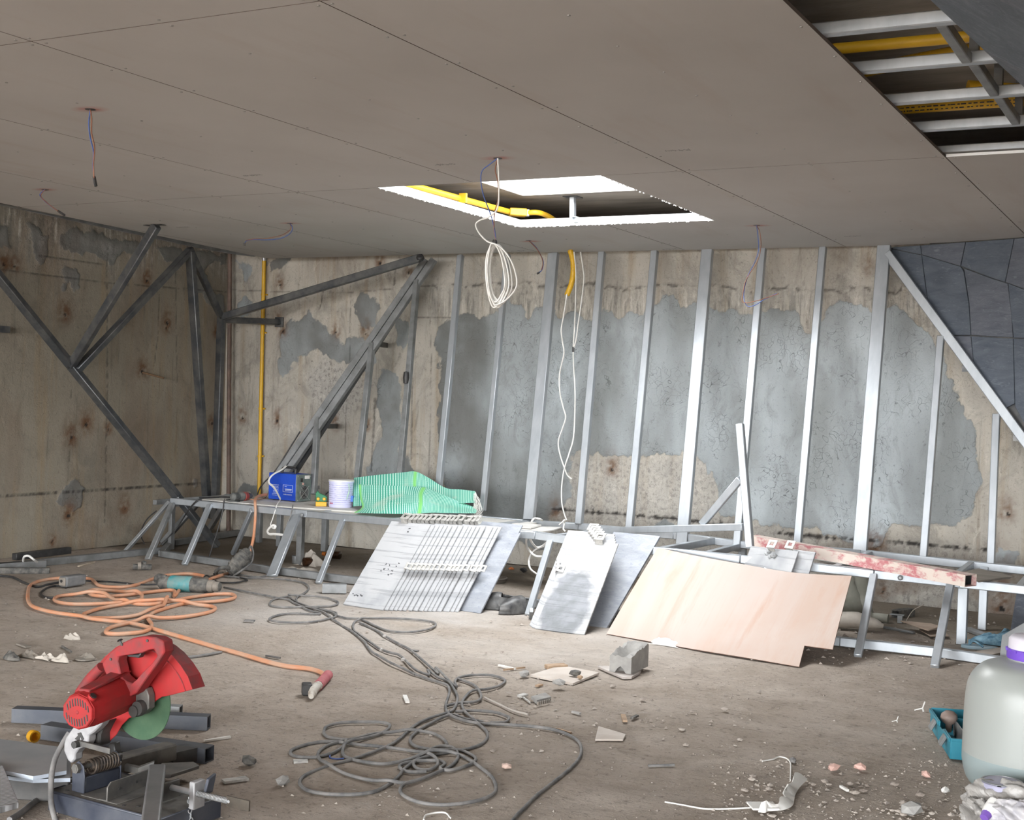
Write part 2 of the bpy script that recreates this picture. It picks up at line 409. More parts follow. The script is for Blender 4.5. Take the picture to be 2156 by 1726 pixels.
# ------------------------------------------------------------------ floor
def lin(a, b, st): return np.linspace(a, b, int(round((b - a) / st)) + 1)
U, Vv = np.meshgrid(lin(-8.4, 1.6, .04), lin(1.2, 9.6, .04), indexing='ij')
hz = fbm(U, Vv, .55, 11, 5) * .008 + fbm(U * .5 + Vv * .2, Vv * 1.6, .16, 33, 3) * .003
bare = np.clip((Vv - 7.95 - .03 * (U + 4)) * 3, 0, 1) * np.clip(.75 + fbm(U, Vv, .7, 21, 3) * .8, 0, 1)  # floor colour turns browner and darker towards the back, below the bench
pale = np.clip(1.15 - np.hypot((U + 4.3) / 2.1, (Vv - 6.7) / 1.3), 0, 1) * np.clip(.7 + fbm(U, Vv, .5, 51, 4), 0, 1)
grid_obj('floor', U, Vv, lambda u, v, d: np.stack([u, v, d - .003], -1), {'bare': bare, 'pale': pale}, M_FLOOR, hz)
g = G()
for x0, x1, y0, y1 in ((-30, 30, -30, 1.2), (-8.6, -8.4, 1.2, 9.6), (1.6, 30, 1.2, 9.6)):
    g.add([(x0, y0, -.004), (x1, y0, -.004), (x1, y1, -.004), (x0, y1, -.004)], [(0, 1, 2, 3)])
obj('ground', g, M_FLOOR, kind='structure')
# ------------------------------------------------------------------ back wall
def bw(pts): return [(lambda q: (q.x, q.z))(P(px, py, y=YW)) for px, py in pts]
U, Vv = np.meshgrid(lin(-8.03, .9, .012), lin(0, 3.0, .012), indexing='ij')
main = bw([(925, 690), (940, 670), (965, 655), (985, 650), (1010, 665), (1040, 652), (1060, 632), (1100, 636), (1115, 662), (1130, 645), (1165, 650), (1180, 665), (1210, 660), (1240, 668), (1262, 655), (1290, 655), (1310, 660), (1345, 668), (1358, 684), (1368, 640), (1395, 615), (1420, 622), (1450, 642), (1490, 640), (1540, 652), (1590, 662), (1630, 650), (1665, 645), (1690, 700), (1712, 712), (1740, 640), (1770, 622), (1815, 638), (1835, 660), (1870, 650), (1900, 655), (1950, 690), (1985, 760), (2030, 850), (2058, 900), (2065, 960), (2080, 1010), (2060, 1040), (2040, 1090), (2010, 1115), (1940, 1105), (1880, 1110), (1860, 1150), (1800, 1142), (1750, 1122), (1700, 1112), (1600, 1108), (1570, 1100), (1512, 1090), (1505, 1010), (1482, 972), (1450, 958), (1400, 952), (1380, 962), (1340, 962), (1300, 966), (1260, 955), (1220, 950), (1200, 960), (1195, 1000), (1208, 1030), (1200, 1060), (1165, 1078), (1155, 1150), (960, 1140), (930, 1030), (925, 900), (922, 780), (912, 720)])
patches = [[(606, 680), (650, 658), (692, 690), (722, 722), (760, 698), (775, 735), (795, 760), (770, 792), (730, 772), (690, 742), (650, 748), (598, 772), (592, 720)],
           [(745, 642), (760, 620), (790, 624), (803, 650), (792, 690), (760, 692), (745, 665)],
           [(803, 765), (845, 788), (852, 840), (846, 950), (878, 1000), (860, 1016), (775, 1016), (768, 985), (800, 930), (796, 870), (785, 830)],
           [(832, 665), (862, 672), (868, 700), (850, 742), (835, 720)], [(498, 548), (530, 558), (524, 590), (516, 606), (504, 568)], [(556, 543), (612, 543), (592, 566), (571, 572)],
           [(500, 642), (515, 622), (530, 634), (532, 668), (505, 674)], [(496, 1042), (514, 1012), (546, 1020), (552, 1040)], [(2085, 1172), (2108, 1148), (2135, 1165), (2125, 1200), (2090, 1198)],
           [(585, 760), (605, 755), (612, 775), (595, 785)], [(1850, 520), (1880, 520), (1870, 548), (1856, 540)], [(1380, 1108), (1400, 1095), (1420, 1108), (1412, 1120)]]
sd = polysd(U, Vv, main)
for p in patches: sd = np.maximum(sd, polysd(U, Vv, bw(p)))
sd = sd + fbm(U, Vv * .6, .10, 61, 5) * .075
rust = np.zeros_like(U); dark = np.zeros_like(U)
def hole(px, py, r=.028, up=1.0, k=1.0, bl=1.0):
    global rust, dark
    q = P(px, py, y=YW); dx = U - q.x; dz = Vv - q.z
    rust = np.maximum(rust, k * 1.1 * np.exp(-(dx / (r * 1.9)) ** 2 - (np.where(dz > 0, dz / (r * 4.0 * up), dz / (r * 2.0))) ** 2) * np.clip(.7 + fbm(U, Vv, .03, 71, 3) * 1.2, 0, 1))
    dark = np.maximum(dark, bl * (np.hypot(dx, dz) + fbm(U, Vv, .02, 73, 2) * r * .5 < r * .36))
for h in [(590, 600), (800, 556), (585, 678), (596, 698), (708, 700), (510, 880), (583, 886), (772, 898), (1288, 988), (770, 702), (860, 575), (2108, 1282, .05, 1.8), (1858, 1244), (2120, 1082), (1842, 1148, .05, .6, 1, 0), (1170, 1082, .03, 1, .9, 0), (1830, 565, .03, 1, .5, 0), (705, 896)]: hole(*h)
def line(pts, w, k=1.0, rg=1.0):
    global dark
    d = segd(U, Vv, bw(pts)) + fbm(U, Vv, .025, 81, 3) * w * rg
    dark = np.maximum(dark, k * np.clip(1 - d / w, 0, 1) ** .7)
line([(1165, 1072), (1240, 1078), (1420, 1092), (1560, 1108)], .014, .95, 2.0); line([(1640, 1122), (1700, 1128), (1870, 1140), (1990, 1150), (2085, 1158)], .014, .95, 2.0)
line([(485, 610), (560, 613), (740, 615), (920, 600)], .006, .6); line([(878, 668), (950, 668)], .005, .6)
line([(738, 600), (737, 760)], .006, .5); line([(728, 850), (726, 1000)], .006, .5); line([(905, 670), (908, 760), (903, 1000)], .006, .5)
line([(680, 612), (676, 640), (672, 650)], .007, .8); line([(790, 840), (782, 990)], .012, .7); line([(833, 560), (830, 600)], .01, .7); line([(867, 790), (866, 970)], .01, .6)
scal = np.clip(polysd(U, Vv, bw([(690, 740), (760, 790), (800, 800), (720, 900), (660, 860), (640, 790)])) * 9 + .4, 0, 1)
top = bw([(900, 600), (1900, 610)]); zt = top[0][1] + (U - top[0][0]) * (top[1][1] - top[0][1]) / (top[1][0] - top[0][0])
scal = np.maximum(scal, np.where(U > bw([(905, 700)])[0][0], np.clip(1 - np.abs(Vv - zt + .08 + fbm(U, Vv, .2, 91, 3) * .12) / .20, 0, 1), 0))
scal = np.maximum(scal, np.clip(polysd(U, Vv, bw([(1195, 960), (1510, 960), (1520, 1090), (1700, 1120), (2100, 1160), (2150, 1340), (1160, 1340), (1160, 1080)])) * 8 + .3, 0, .75))
led = np.clip(1 - np.abs(Vv - zt + fbm(U, Vv, .12, 95, 4) * .05) / .018, 0, 1) * np.where(U > bw([(905, 700)])[0][0], 1, 0)
dark = np.maximum(dark, led * (fbm(U, Vv, .05, 97, 3) > .02) * .75)
rust = np.maximum(rust, .4 * np.clip((Vv - zt) * 3, 0, 1) * np.clip(fbm(U, Vv * .25, .3, 99, 4) * 2.4, 0, 1))
rust = np.maximum(rust, .55 * np.clip(1 - (Vv - .05) / .55, 0, 1) * np.clip(.45 + fbm(U, Vv, .18, 103, 5) * 1.6, 0, 1) * (U > -2.6))
dis = np.clip(sd / .02, 0, 1) * .006 + scal * fbm(U, Vv, .05, 107, 4) * .010 + led * .012 + fbm(U, Vv, .4, 109, 4) * .006 - dark * .004
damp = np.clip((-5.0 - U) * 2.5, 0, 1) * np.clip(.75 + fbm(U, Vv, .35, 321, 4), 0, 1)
damp = np.maximum(damp, np.clip(.62 - sd / .35, 0, 1) * np.clip(.55 + fbm(U, Vv, .5, 301, 4) * 1.6, 0, 1) * np.clip((Vv - .9) * 2, 0, 1))
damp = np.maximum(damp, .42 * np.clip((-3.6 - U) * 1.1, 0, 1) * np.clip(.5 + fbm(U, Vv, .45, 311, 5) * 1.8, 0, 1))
drip = np.where(U > bw([(905, 700)])[0][0] - .05, np.clip(1 - np.abs(Vv - zt + .16) / .22, 0, 1), 0)
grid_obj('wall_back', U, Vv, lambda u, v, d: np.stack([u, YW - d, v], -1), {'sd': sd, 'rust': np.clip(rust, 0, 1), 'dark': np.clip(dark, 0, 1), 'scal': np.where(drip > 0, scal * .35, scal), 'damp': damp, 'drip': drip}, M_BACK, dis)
# ------------------------------------------------------------------ left wall
def lw(pts): return [(lambda q: (q.y, q.z))(P(px, py, x=XL)) for px, py in pts]
U, Vv = np.meshgrid(lin(3.6, YW, .012), lin(0, 3.0, .012), indexing='ij')
sd = np.full(U.shape, -1.)
def circ(px, py, r):
    global sd
    q = lw([(px, py)])[0]; sd = np.maximum(sd, r - np.hypot(U - q[0], Vv - q[1]) + fbm(U, Vv, .09, 5, 3) * .06)
circ(147, 578, .125); circ(152, 1048, .12); circ(424, 598, .10); circ(410, 1016, .05)
for p in ([(118, 492), (160, 478), (230, 500), (300, 515), (310, 540), (260, 528), (240, 560), (200, 535), (150, 538), (128, 528)], [(-20, 470), (20, 470), (18, 520), (-20, 525)], [(60, 470), (110, 490), (100, 540), (80, 560), (70, 510)], [(330, 520), (480, 535), (478, 560), (440, 552), (420, 600), (405, 560), (350, 548)], [(425, 610), (470, 620), (470, 650), (430, 640)]):
    sd = np.maximum(sd, polysd(U, Vv, lw(p)))
damp = np.clip(1 - sd / .07, 0, 1) * np.clip((Vv - 2.0) * 3, .35, 1)
sd = sd + fbm(U, Vv * .6, .10, 161, 5) * .06
rust = np.zeros_like(U); dark = np.zeros_like(U)
for px, py, r in ((9, 556, .03), (30, 560, .025), (137, 661, .03), (309, 590, .028), (262, 677, .02), (352, 679, .028), (456, 700, .025), (300, 782, .03), (182, 894, .03), (150, 921, .03), (447, 893, .025), (262, 1070, .03), (145, 1085, .03), (228, 905, .02), (110, 1140, .02), (350, 690, .02)):
    q = lw([(px, py)])[0]; dx = U - q[0]; dz = Vv - q[1]
    rust = np.maximum(rust, 1.15 * np.exp(-(dx / (r * 2.5)) ** 2 - (np.where(dz > 0, dz / (r * 4.2), dz / (r * 2.6))) ** 2) * np.clip(.75 + fbm(U, Vv, .03, 171, 3) * 1.2, 0, 1))
    dark = np.maximum(dark, (np.hypot(dx, dz) + fbm(U, Vv, .02, 73, 2) * r * .5 < r * .45) * .95)
def lline(pts, w, k, rg=1.0):
    global dark
    d = segd(U, Vv, lw(pts)) + fbm(U, Vv, .025, 181, 3) * w * rg; dark = np.maximum(dark, k * np.clip(1 - d / w, 0, 1) ** .7)
lline([(-20, 1046), (460, 1015)], .011, .9, 1.2); lline([(-20, 563), (223, 596), (478, 614)], .007, .6); lline([(80, 538), (220, 556)], .007, .6); lline([(225, 520), (226, 800), (222, 1040), (220, 1100)], .007, .55, 2)
lline([(335, 600), (334, 700), (325, 770)], .006, .6); lline([(370, 570), (372, 760), (373, 805)], .006, .6); lline([(146, 935), (146, 970)], .006, .6); lline([(150, 820), (150, 838)], .005, .5)
rust = np.maximum(rust, .28 * np.clip(fbm(U, Vv * .3, .25, 191, 4) * 2.2, 0, 1)); rust = np.maximum(rust, .5 * np.clip(1 - Vv / .5, 0, 1) * np.clip(.3 + fbm(U, Vv, .2, 193, 4) * 1.5, 0, 1))
scal = np.clip((Vv - 2.25) * 3 + fbm(U, Vv * .3, .12, 195, 4), 0, 1) * .9
dis = np.clip(sd / .02, 0, 1) * .006 + fbm(U, Vv, .4, 197, 4) * .006 - dark * .004 + scal * fbm(U, Vv, .05, 107, 4) * .008
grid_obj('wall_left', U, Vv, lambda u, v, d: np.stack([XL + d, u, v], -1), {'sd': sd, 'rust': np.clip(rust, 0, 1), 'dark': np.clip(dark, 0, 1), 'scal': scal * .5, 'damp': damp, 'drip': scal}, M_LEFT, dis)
g = G(); g.box((XL - .15, -.75, 1.5), (.3, 8.7, 3.0)); obj('wall_left_near', g, M_LEFT, kind='structure')
# ------------------------------------------------------------------ concrete slab over the void, with the roof opening
ZS = 2.68
SX0, SX1, SY0, SY1 = -4.08, -2.70, 5.98, 7.64

g = G()
for x0, x1, y0, y1 in ((XL - .3, SX0, -5.0, YW + .3), (SX1, 4.8, -5.0, YW + .3), (SX0, SX1, -5.0, SY0), (SX0, SX1, SY1, YW + .3)):
    g.box(((x0 + x1) / 2, (y0 + y1) / 2, ZS + .11), (x1 - x0, y1 - y0, .22))

roof = obj('roof_slab', g, M_SLAB, kind='structure')
g = G(); wt = .012
for c, s in (((SX0 + wt / 2, (SY0 + SY1) / 2), (wt, SY1 - SY0)), ((SX1 - wt / 2, (SY0 + SY1) / 2), (wt, SY1 - SY0)), (((SX0 + SX1) / 2, SY1 - wt / 2), (SX1 - SX0, wt)), (((SX0 + SX1) / 2, SY0 + wt / 2), (SX1 - SX0, wt))):
    g.box((*c, ZS + .112), (*s, .225))
obj('opening_lining', g, simple('white_render', (.82, .81, .79), (.70, .68, .64), 9, .9), roof)
g = G(); g.box((-1.8, YW + .19, 1.5), (13.4, .3, 3.0)); obj('wall_back_core', g, M_SLAB, kind='structure')
g = G(); g.box((XL - .2, 6.5, 1.5), (.3, 6.4, 3.02)); obj('wall_left_core', g, M_SLAB, kind='structure')
g = G(); g.box((-2, -5.1, 2.74), (13.5, .25, .5)); obj('void_light_block', g, M_SLAB, kind='structure')  # unseen beam, added to keep daylight out of the ceiling void
# ------------------------------------------------------------------ plasterboard ceiling, board by board
ceil_ = thing('ceiling', None, None, (-3.4, 6, ZC), kind='structure')
XS = [-9.0, -7.03, -5.85, -4.668, -3.502, -2.320, -1.094, .12, 1.3]; YS = [-2.9, .06, 3.063, 6.001, 9.3]
left_edge = [(-6.1, -.1), (-6.5, 2.9), (-7.04, 5.94), (-7.26, 7.17), (-7.40, 8.0), (-7.47, 8.5), (-7.47, 8.8), (-7.40, 8.98)]
back_edge = [(-7.40, 8.98), (-7.2, 9.03), (-5.74, 9.02), (-3.66, 9.13), (-2.03, 9.17), (-1.12, 8.94), (1.4, 8.3)]
region = [(-5.7, -3.0)] + left_edge + back_edge[1:] + [(1.4, -3.0)]
def clip(poly, a, b):
    """keep the part of poly to the right of the line a->b"""
    out = []
    def s(p): return (b[0] - a[0]) * (p[1] - a[1]) - (b[1] - a[1]) * (p[0] - a[0])
    for i in range(len(poly)):
        p, q = poly[i], poly[(i + 1) % len(poly)]; sp, sq = s(p), s(q)
        if sp <= 0: out.append(p)
        if sp * sq < 0:
            t = sp / (sp - sq); out.append((p[0] + t * (q[0] - p[0]), p[1] + t * (q[1] - p[1])))
    return out
HX0, HX1, HY0, HY1 = -4.11, -2.765, 6.001, 7.68
M_JOINT = simple('shaded_dusty_joint', (.16, .125, .105), rough=.95)  # joint edges painted dark: shade of the gap together with dust
M_SCREW = simple('screw_heads', (.30, .28, .26), rough=.5, metal=.6)
g = G(); g.box((4.6, 2.25, 1.5), (.3, 14.9, 3.0)); obj('side_light_block', g, M_SLAB, kind='structure')  # unseen wall, added to cut the light from the right side
for i in range(len(XS) - 1):
    for j in range(len(YS) - 1):
        x0, x1, y0, y1 = XS[i], XS[i + 1], YS[j], YS[j + 1]
        if x0 >= -1.1 and y1 < 6.1: continue
        e = .0025
        rects = [[(x0 + e, y0 + e), (x0 + e, y1 - e), (x1 - e, y1 - e), (x1 - e, y0 + e)]]
        if j == 3 and i == 3: rects = [[(x0 + e, y0 + e), (x0 + e, y1 - e), (x1 - e, y1 - e), (x1 - e, HY1), (HX0, HY1), (HX0, y0 + e)]]
        if j == 3 and i == 4: rects = [[(HX1, y0 + e), (HX1, HY1), (x0 + e, HY1), (x0 + e, y1 - e), (x1 - e, y1 - e), (x1 - e, y0 + e)]]
        for r in rects:
            for a, b in zip(left_edge[:-1], left_edge[1:]):
                if j >= 0 and i <= 3: r = clip(r, a, b) if r else r
            for a, b in zip(back_edge[:-1], back_edge[1:]):
                if j == 3 and min(x0, x1) <= b[0] and x1 >= a[0]: r = clip(r, a, b) if r else r
            if len(r) < 3: continue
            g = G(); pz = [V((x, y, ZC)) for x, y in r]; n = len(pz)
            if (sum(pz[k].x * pz[(k + 1) % n].y - pz[(k + 1) % n].x * pz[k].y for k in range(n))) < 0: pz.reverse()
            g.add(pz + [p + V((0, 0, .0125)) for p in pz], [tuple(range(n - 1, -1, -1)), tuple(range(n, 2 * n))]); g.k = 1
            for k in range(n):
                a, b = pz[k], pz[(k + 1) % n]; mx, my = (a.x + b.x) / 2, (a.y + b.y) / 2
                free = (HX0 - .01 < mx < HX1 + .01 and HY0 - .01 < my < HY1 + .01) or (abs(mx - XS[6]) < .02 and my < 6) or (mx > -1.05 and abs(my - 6.0) < .02) or (abs(a.x - b.x) > .02 and abs(a.y - b.y) > .01)
                g.k = 1 if free and not (abs(mx - XS[6]) < .02 and my < 6) else 2
                g.add([a, b, b + V((0, 0, .0125)), a + V((0, 0, .0125))], [(0, 1, 2, 3)])
            bd = obj('ceiling_board', g, [M_GYP, M_GYPCORE, M_JOINT], ceil_)
            g = G()
            xa, xb = min(p.x for p in pz), max(p.x for p in pz); ya, yb = min(p.y for p in pz), max(p.y for p in pz)
            for sx in (xa + .025, (xa + xb) / 2, xb - .025):
                for k in range(9):
                    sy = ya + .03 + (yb - ya - .06) * k / 8; sx_ = sx + random.uniform(-.01, .01)
                    if HX0 - .03 < sx_ < HX1 + .03 and HY0 - .03 < sy < HY1 + .03: continue
                    if j == 3 and sy > 8.85 or sx_ < -6.9: continue
                    g.lathe([(.0055, 0), (.0055, .002)], (sx_, sy, ZC - .002), n=6)
            if g.v: obj('screw_head', g, M_SCREW, bd, kind='stuff')
M_LBLOCK = simple('light_block_steel', (.20, .19, .18), rough=.7, metal=.2)  # strips added over the joints to stop void light leaking through
for x in XS[1:-1]:
    g = G()
    if abs(x + 1.094) < .01: g.box((x, 7.4, ZC + .0135), (.05, 2.7, .0015)); obj('joint_light_block', g, M_LBLOCK, ceil_); continue
    g.box((x, (HY0 - 3.0) / 2 if HX0 < x < HX1 else 3.1, ZC + .0135), (.05, (HY0 + 3.0) if HX0 < x < HX1 else 11.8, .0015)); g2 = obj('joint_light_block', g, M_LBLOCK, ceil_)
g = G(); g.box((-3.502, (HY1 + 9.0) / 2 + .02, ZC + .0135), (.05, 9.0 - HY1 - .04, .0015)); obj('joint_light_block', g, M_LBLOCK, ceil_)
for y in YS[1:-1]:
    for xa, xb in ((-6.4, -1.094),) if y < 5 else ((-6.9, HX0), (HX1, 1.2)):
        g = G(); g.box(((xa + xb) / 2, y, ZC + .0152), (xb - xa, .05, .0015)); obj('joint_light_block', g, M_LBLOCK, ceil_)
# illegible ink stamps on the boards
M_INK = simple('faded_ink', (.20, .19, .19), (.33, .31, .29), 60, .9)
def stamp(px, py, w=.11, h=.05):
    q = P(px, py, z=ZC); g = G()
    for k in range(11):
        x = q.x - w / 2 + w * k / 10 + random.uniform(-.004, .004)
        a = random.uniform(-.5, 0) * h; b = random.uniform(.1, .5) * h
        g.beam((x, q.y + a, ZC - .0006), (x + random.uniform(-.008, .008), q.y + b, ZC - .0006), .003, .0008)
    g.beam((q.x - w / 2, q.y, ZC - .0006), (q.x + w / 2, q.y, ZC - .0006), .002, .0008)
    obj('ink_stamp', g, M_INK, ceil_, label='faded grey ink stamp')
for s in ((1428, 316), (530, 369), (938, 346), (1090, 528), (1410, 524), (1795, 497), (385, 478)): stamp(*s)
# steel edging and torn white rim of the square opening
sk = thing('skylight_frame', 'galvanised channel edging around the square opening in the plasterboard', 'frame', (-3.43, 6.84, ZC))
g = G(); zz = ZC + .0315
for a, b in (((HX0 - .012, HY0), (HX0 - .012, HY1 + .02)), ((HX0 - .02, HY1 + .012), (HX1 + .02, HY1 + .012)), ((HX1 + .012, HY1 + .02), (HX1 + .012, HY0))):
    g2 = G(); g2.beam((*a, zz), (*b, zz), .022, .036); obj('edge_channel', g2, M_ZINC, sk)
g = G(); c = P(1192, 461, z=ZC + .02); g.beam((c.x, HY1 + .05, ZC + .035), (c.x, HY1 - .03, ZC + .035), .035, .035, hollow=.003); obj('channel_end', g, M_GALV, sk)
g = G()
for (x0, y0), (x1, y1) in (((HX0, HY0), (HX0, HY1)), ((HX0, HY1), (HX1, HY1)), ((HX1, HY1), (HX1, HY0))):
    for k in range(60):
        t = random.random(); x = x0 + (x1 - x0) * t; y = y0 + (y1 - y0) * t; s_ = random.uniform(.003, .008)
        g.rock((x + random.uniform(-.004, .004), y + random.uniform(-.004, .004), ZC - .001), (s_, s_, s_ * .8), 0 + 1, .4)
obj('torn_paper_edge', g, M_GYPCORE, sk, kind='stuff', label='ragged white torn board edge')
# ================================================================== steel framing
def pol(pts, **k): return [P(px, py, **k) for px, py in pts]
BR = {'w': .05}
# stud plane: ceiling line to the rear rail of the low bench
SP = plane(P(970, 537, z=ZC), P(1861, 517, z=ZC), P(1680, 1142, y=8.62))
UPS = V((0, 1, 0))
sf = thing('stud_frame', 'bright galvanised stud frame leaning against the grey plastered back wall', 'frame', (-3.4, 8.65, .4))
for (a, b, w) in (((970, 537), (920, 1064), .048), ((1069, 534), (1016, 1075), .042), ((1166, 531), (1114, 1094), .085), ((1268, 529), (1219, 1104), .052), ((1379, 526), (1325, 1116), .052),
                  ((1490, 525), (1436, 1150), .085), ((1606, 523), (1551, 1160), .052), ((1733, 520), (1679, 1150), .05), ((1862, 517), (1811, 1160), .09)):
    p, q = P(*a, pl=SP), P(*b, pl=SP); p.z = min(p.z, ZC - .002)
    g = G(); g.beam(p, q, w, .045, UPS); obj('stud', g, M_GALV, sf, bevel=.004)
for (a, b) in (((878, 590), (840, 1030)), ((784, 722), (750, 1030)), ((669, 878), (660, 1040)), ((1981, 708), (1944, 1176)), ((2098, 872), (2086, 1192))):
    g = G(); g.beam(P(*a, pl=SP), P(*b, pl=SP), .046, .045, UPS); obj('stud', g, M_GALV if a[0] > 900 else M_GALVD, sf, bevel=.004)
g = G(); p, q = P(1868, 533, pl=SP), P(2290, 1108, pl=SP); p.z = min(p.z, ZC - .03); g.beam(p, q, .06, .05, UPS); obj('diagonal_rail', g, M_GALV, sf, bevel=.004)
NS = SP[0] if SP[0].y < 0 else -SP[0]
p, q = P(905, 546, pl=SP), P(590, 1003, pl=SP)
for k, (dx, m) in enumerate(((-.035, M_GALVD), (.035, M_GALVD))):
    g = G(); g.beam(p + V((dx, .01 * k, 0)), q + V((dx, .01 * k, 0)), .055, .045, UPS); obj('diagonal_rail', g, m, sf, bevel=.004)
p, q = P(876, 592, pl=(SP[0], SP[1] + V((0, .09, 0)))), P(606, 1010, pl=(SP[0], SP[1] + V((0, .09, 0))))
g = G(); g.beam(p, q, .075, .05, UPS); obj('diagonal_rail', g, M_DARKST, sf, bevel=.004)
for a, b in (((782, 721), (812, 727)), ((664, 897), (706, 897)), ((2032, 776), (2044, 764)), ((2140, 922), (2150, 910))):
    g = G(); g.beam(P(*a, pl=SP), P(*b, y=YW - .005), .04, .04); obj('wall_anchor', g, M_DARKST, sf, label='short dark anchor stub')
g = G(); g.lathe([(.0, -.05), (.02, -.045), (.026, 0), (.02, .045), (0, .05)], P(855, 795, pl=(SP[0], SP[1] + V((0, -.04, 0)))), (0, 0, 1), 10); obj('weld_blob', g, M_BLACK, sf, smooth=50, label='black burnt blob on one stud')
# ------------------------------------------------------------------ low bench frame
bf = thing('steel_bench', 'long low welded bench frame of galvanised steel along the back wall', 'frame', (-4, 8.0, 0))
ZR = .40
FY = [(362, 1054, 7.98), (650, 1082, 7.94), (900, 1106, 7.72), (1130, 1127, 7.62), (1285, 1150, 7.60), (1560, 1177, 7.62), (1840, 1208, 7.74), (2020, 1227, 7.86), (2260, 1252, 7.95)]
front = [P(a, b, y=c) for a, b, c in FY]
def yat(x):
    for a, b in zip(front, front[1:]):
        if a.x <= x <= b.x: return a.y + (b.y - a.y) * (x - a.x) / (b.x - a.x)
    return front[0].y if x < front[0].x else front[-1].y
rear = [P(475, 1046, y=8.62), P(1110, 1101, y=8.62), P(1220, 1108, y=8.62), P(1420, 1127, y=8.62), P(1560, 1146, y=8.62), P(1814, 1165, y=8.62), P(2260, 1211, y=8.62)]
def zat(pl_, x):
    for a, b in zip(pl_, pl_[1:]):
        if a.x <= x <= b.x: return a.z + (b.z - a.z) * (x - a.x) / (b.x - a.x)
    return pl_[0].z if x < pl_[0].x else pl_[-1].z
for a, b in list(zip(front, front[1:])) + list(zip(rear, rear[1:])):
    g = G(); g.beam(a, b, .05, .05); obj('rail', g, M_GALV, bf, bevel=.004)
for x in (-7.3, -6.6, -5.9, -5.15, -4.45, -3.75, -3.02, -2.45, -1.95, -1.32, -.95):
    g = G(); g.beam((x, yat(x), zat(front, x) + .0), (x, 8.62, zat(rear, x)), .038, .046); obj('cross_bar', g, M_GALV, bf, bevel=.003)
lowp = [P(340, 1165, z=.028), P(575, 1200, z=.028), P(800, 1228, z=.028), P(1040, 1258, z=.028), P(1420, 1308, z=.028), P(1770, 1350, z=.028), P(1970, 1372, z=.028), P(2110, 1392, z=.028), P(2250, 1408, z=.028)]
for a, b in zip(lowp, lowp[1:]):
    g = G(); g.beam(a, b, .045, .05); obj('floor_rail', g, M_GALV if a.x > -5 else M_GALVD, bf, bevel=.003)
g = G(); g.beam(P(364, 1142, z=.03), P(520, 1118, z=.03), .05, .05); obj('floor_rail', g, M_GALVD, bf, bevel=.003)
g = G(); g.beam(P(364, 1140, z=.03), P(340, 1165, z=.028), .05, .05); obj('floor_rail', g, M_GALVD, bf, bevel=.003)
for a, b, w in (((357, 1056), (258, 1167), .03), ((363, 1060), (311, 1178), .05), ((442, 1062), (388, 1189), .045), ((531, 1073), (490, 1167), .042), ((624, 1084), (572, 1214), .085), ((722, 1094), (670, 1228), .042),
                ((1159, 1138), (1112, 1295), .042), ((1400, 1162), (1366, 1330), .05), ((1620, 1186), (1590, 1358), .05), ((1840, 1210), (1806, 1382), .042), ((2002, 1226), (1968, 1404), .044)):
    p = P(*b, z=.0); q = P(*a, y=7.9); q = P(*a, y=yat(q.x) - .03); g = G(); g.beam(p, q, w, .030, (0, -1, .3)); obj('slanted_leg', g, M_GALVD if a[0] < 400 else M_GALV, bf, bevel=.004)
for (px, py), w, yz in (((360, 1156), .035, 0), ((545, 1142), .045, 0), ((588, 1150), .045, 0), ((631, 1189), .05, 0), ((683, 1160), .05, 0), ((1440, 1255), .05, 0), ((2024, 1356), .055, 0), ((2068, 1325), .05, 0), ((1560, 1265), .05, 0)):
    p = P(px, py, z=0); zt_ = zat(front if p.y < 8.25 else rear, p.x) if p.x > -7.2 else .41; 
    g = G(); g.beam(p, (p.x, p.y, zt_ - .0), w, .045, UPS); obj('upright_leg', g, M_GALV if px > 1000 else M_GALVD, bf, bevel=.003)
    if min(abs(p.y - yat(p.x)), abs(p.y - 8.62)) > .06:
        g = G(); g.beam((p.x, yat(p.x), zt_ - .012), (p.x, 8.62, zt_ - .012), .038, .04); obj('cross_bar', g, M_GALV if px > 1000 else M_GALVD, bf, bevel=.003)
for a, b in (((471, 1063), (436, 1122)), ((417, 1058), (342, 1143))):
    g = G(); g.beam(P(*a, y=8.3), P(*b, z=.02), .045, .04, UPS); obj('slanted_leg', g, M_GALVD, bf, bevel=.003)
for x, y, z in [(p.x + .0, p.y - .027, p.z) for p in (P(1060, 1123, y=7.64), P(1898, 1215, y=7.77), P(640, 1084, y=7.93))]:
    g = G(); g.lathe([(.016, 0), (.016, .006), (.008, .012)], (x, y, z), (0, -1, 0), 8); obj('weld_blob', g, M_GALVD, bf)
# ------------------------------------------------------------------ dark tube truss in the left corner
tr = thing('corner_truss', 'dark steel tube truss zigzagging across the left concrete wall', 'frame', (-7.5, 7.5, 0))
N2 = P(150, 770, x=-7.62); NB = P(372, 1044, y=7.99); N1 = N2 + (N2 - NB) * 1.05; NB2 = NB + (NB - N2) * .42
NC = P(330, 474, z=ZC - .005); N3 = P(400, 527, z=ZC - .03); N4 = P(466, 668, y=8.72); N5 = P(884, 543, z=ZC - .05)
NB2.z = max(NB2.z, .02)
for a, b, w in ((N1, N2, .07), (N2, NB, .07), (NB, NB2, .06), (N2, NC, .065), (N2 + V((.03, .03, -.03)), N3, .06), (N3, N4, .05), (N3, P(438, 1088, y=8.85), .075), (N4, P(452, 1092, y=8.8), .065), (N4, N5, .06), (N4 + V((0, .02, -.02)), P(588, 678, y=YW - .01), .05)):
    if b.z < .02: b.z = .02
    g = G(); g.beam(a, b, w, .05, UPS); obj('truss_tube', g, M_DARKST, tr, bevel=.005)
g = G(); q = P(588, 678, y=YW - .01); g.box(q, (.09, .02, .09)); obj('anchor_plate', g, M_DARKST, tr, bevel=.003)
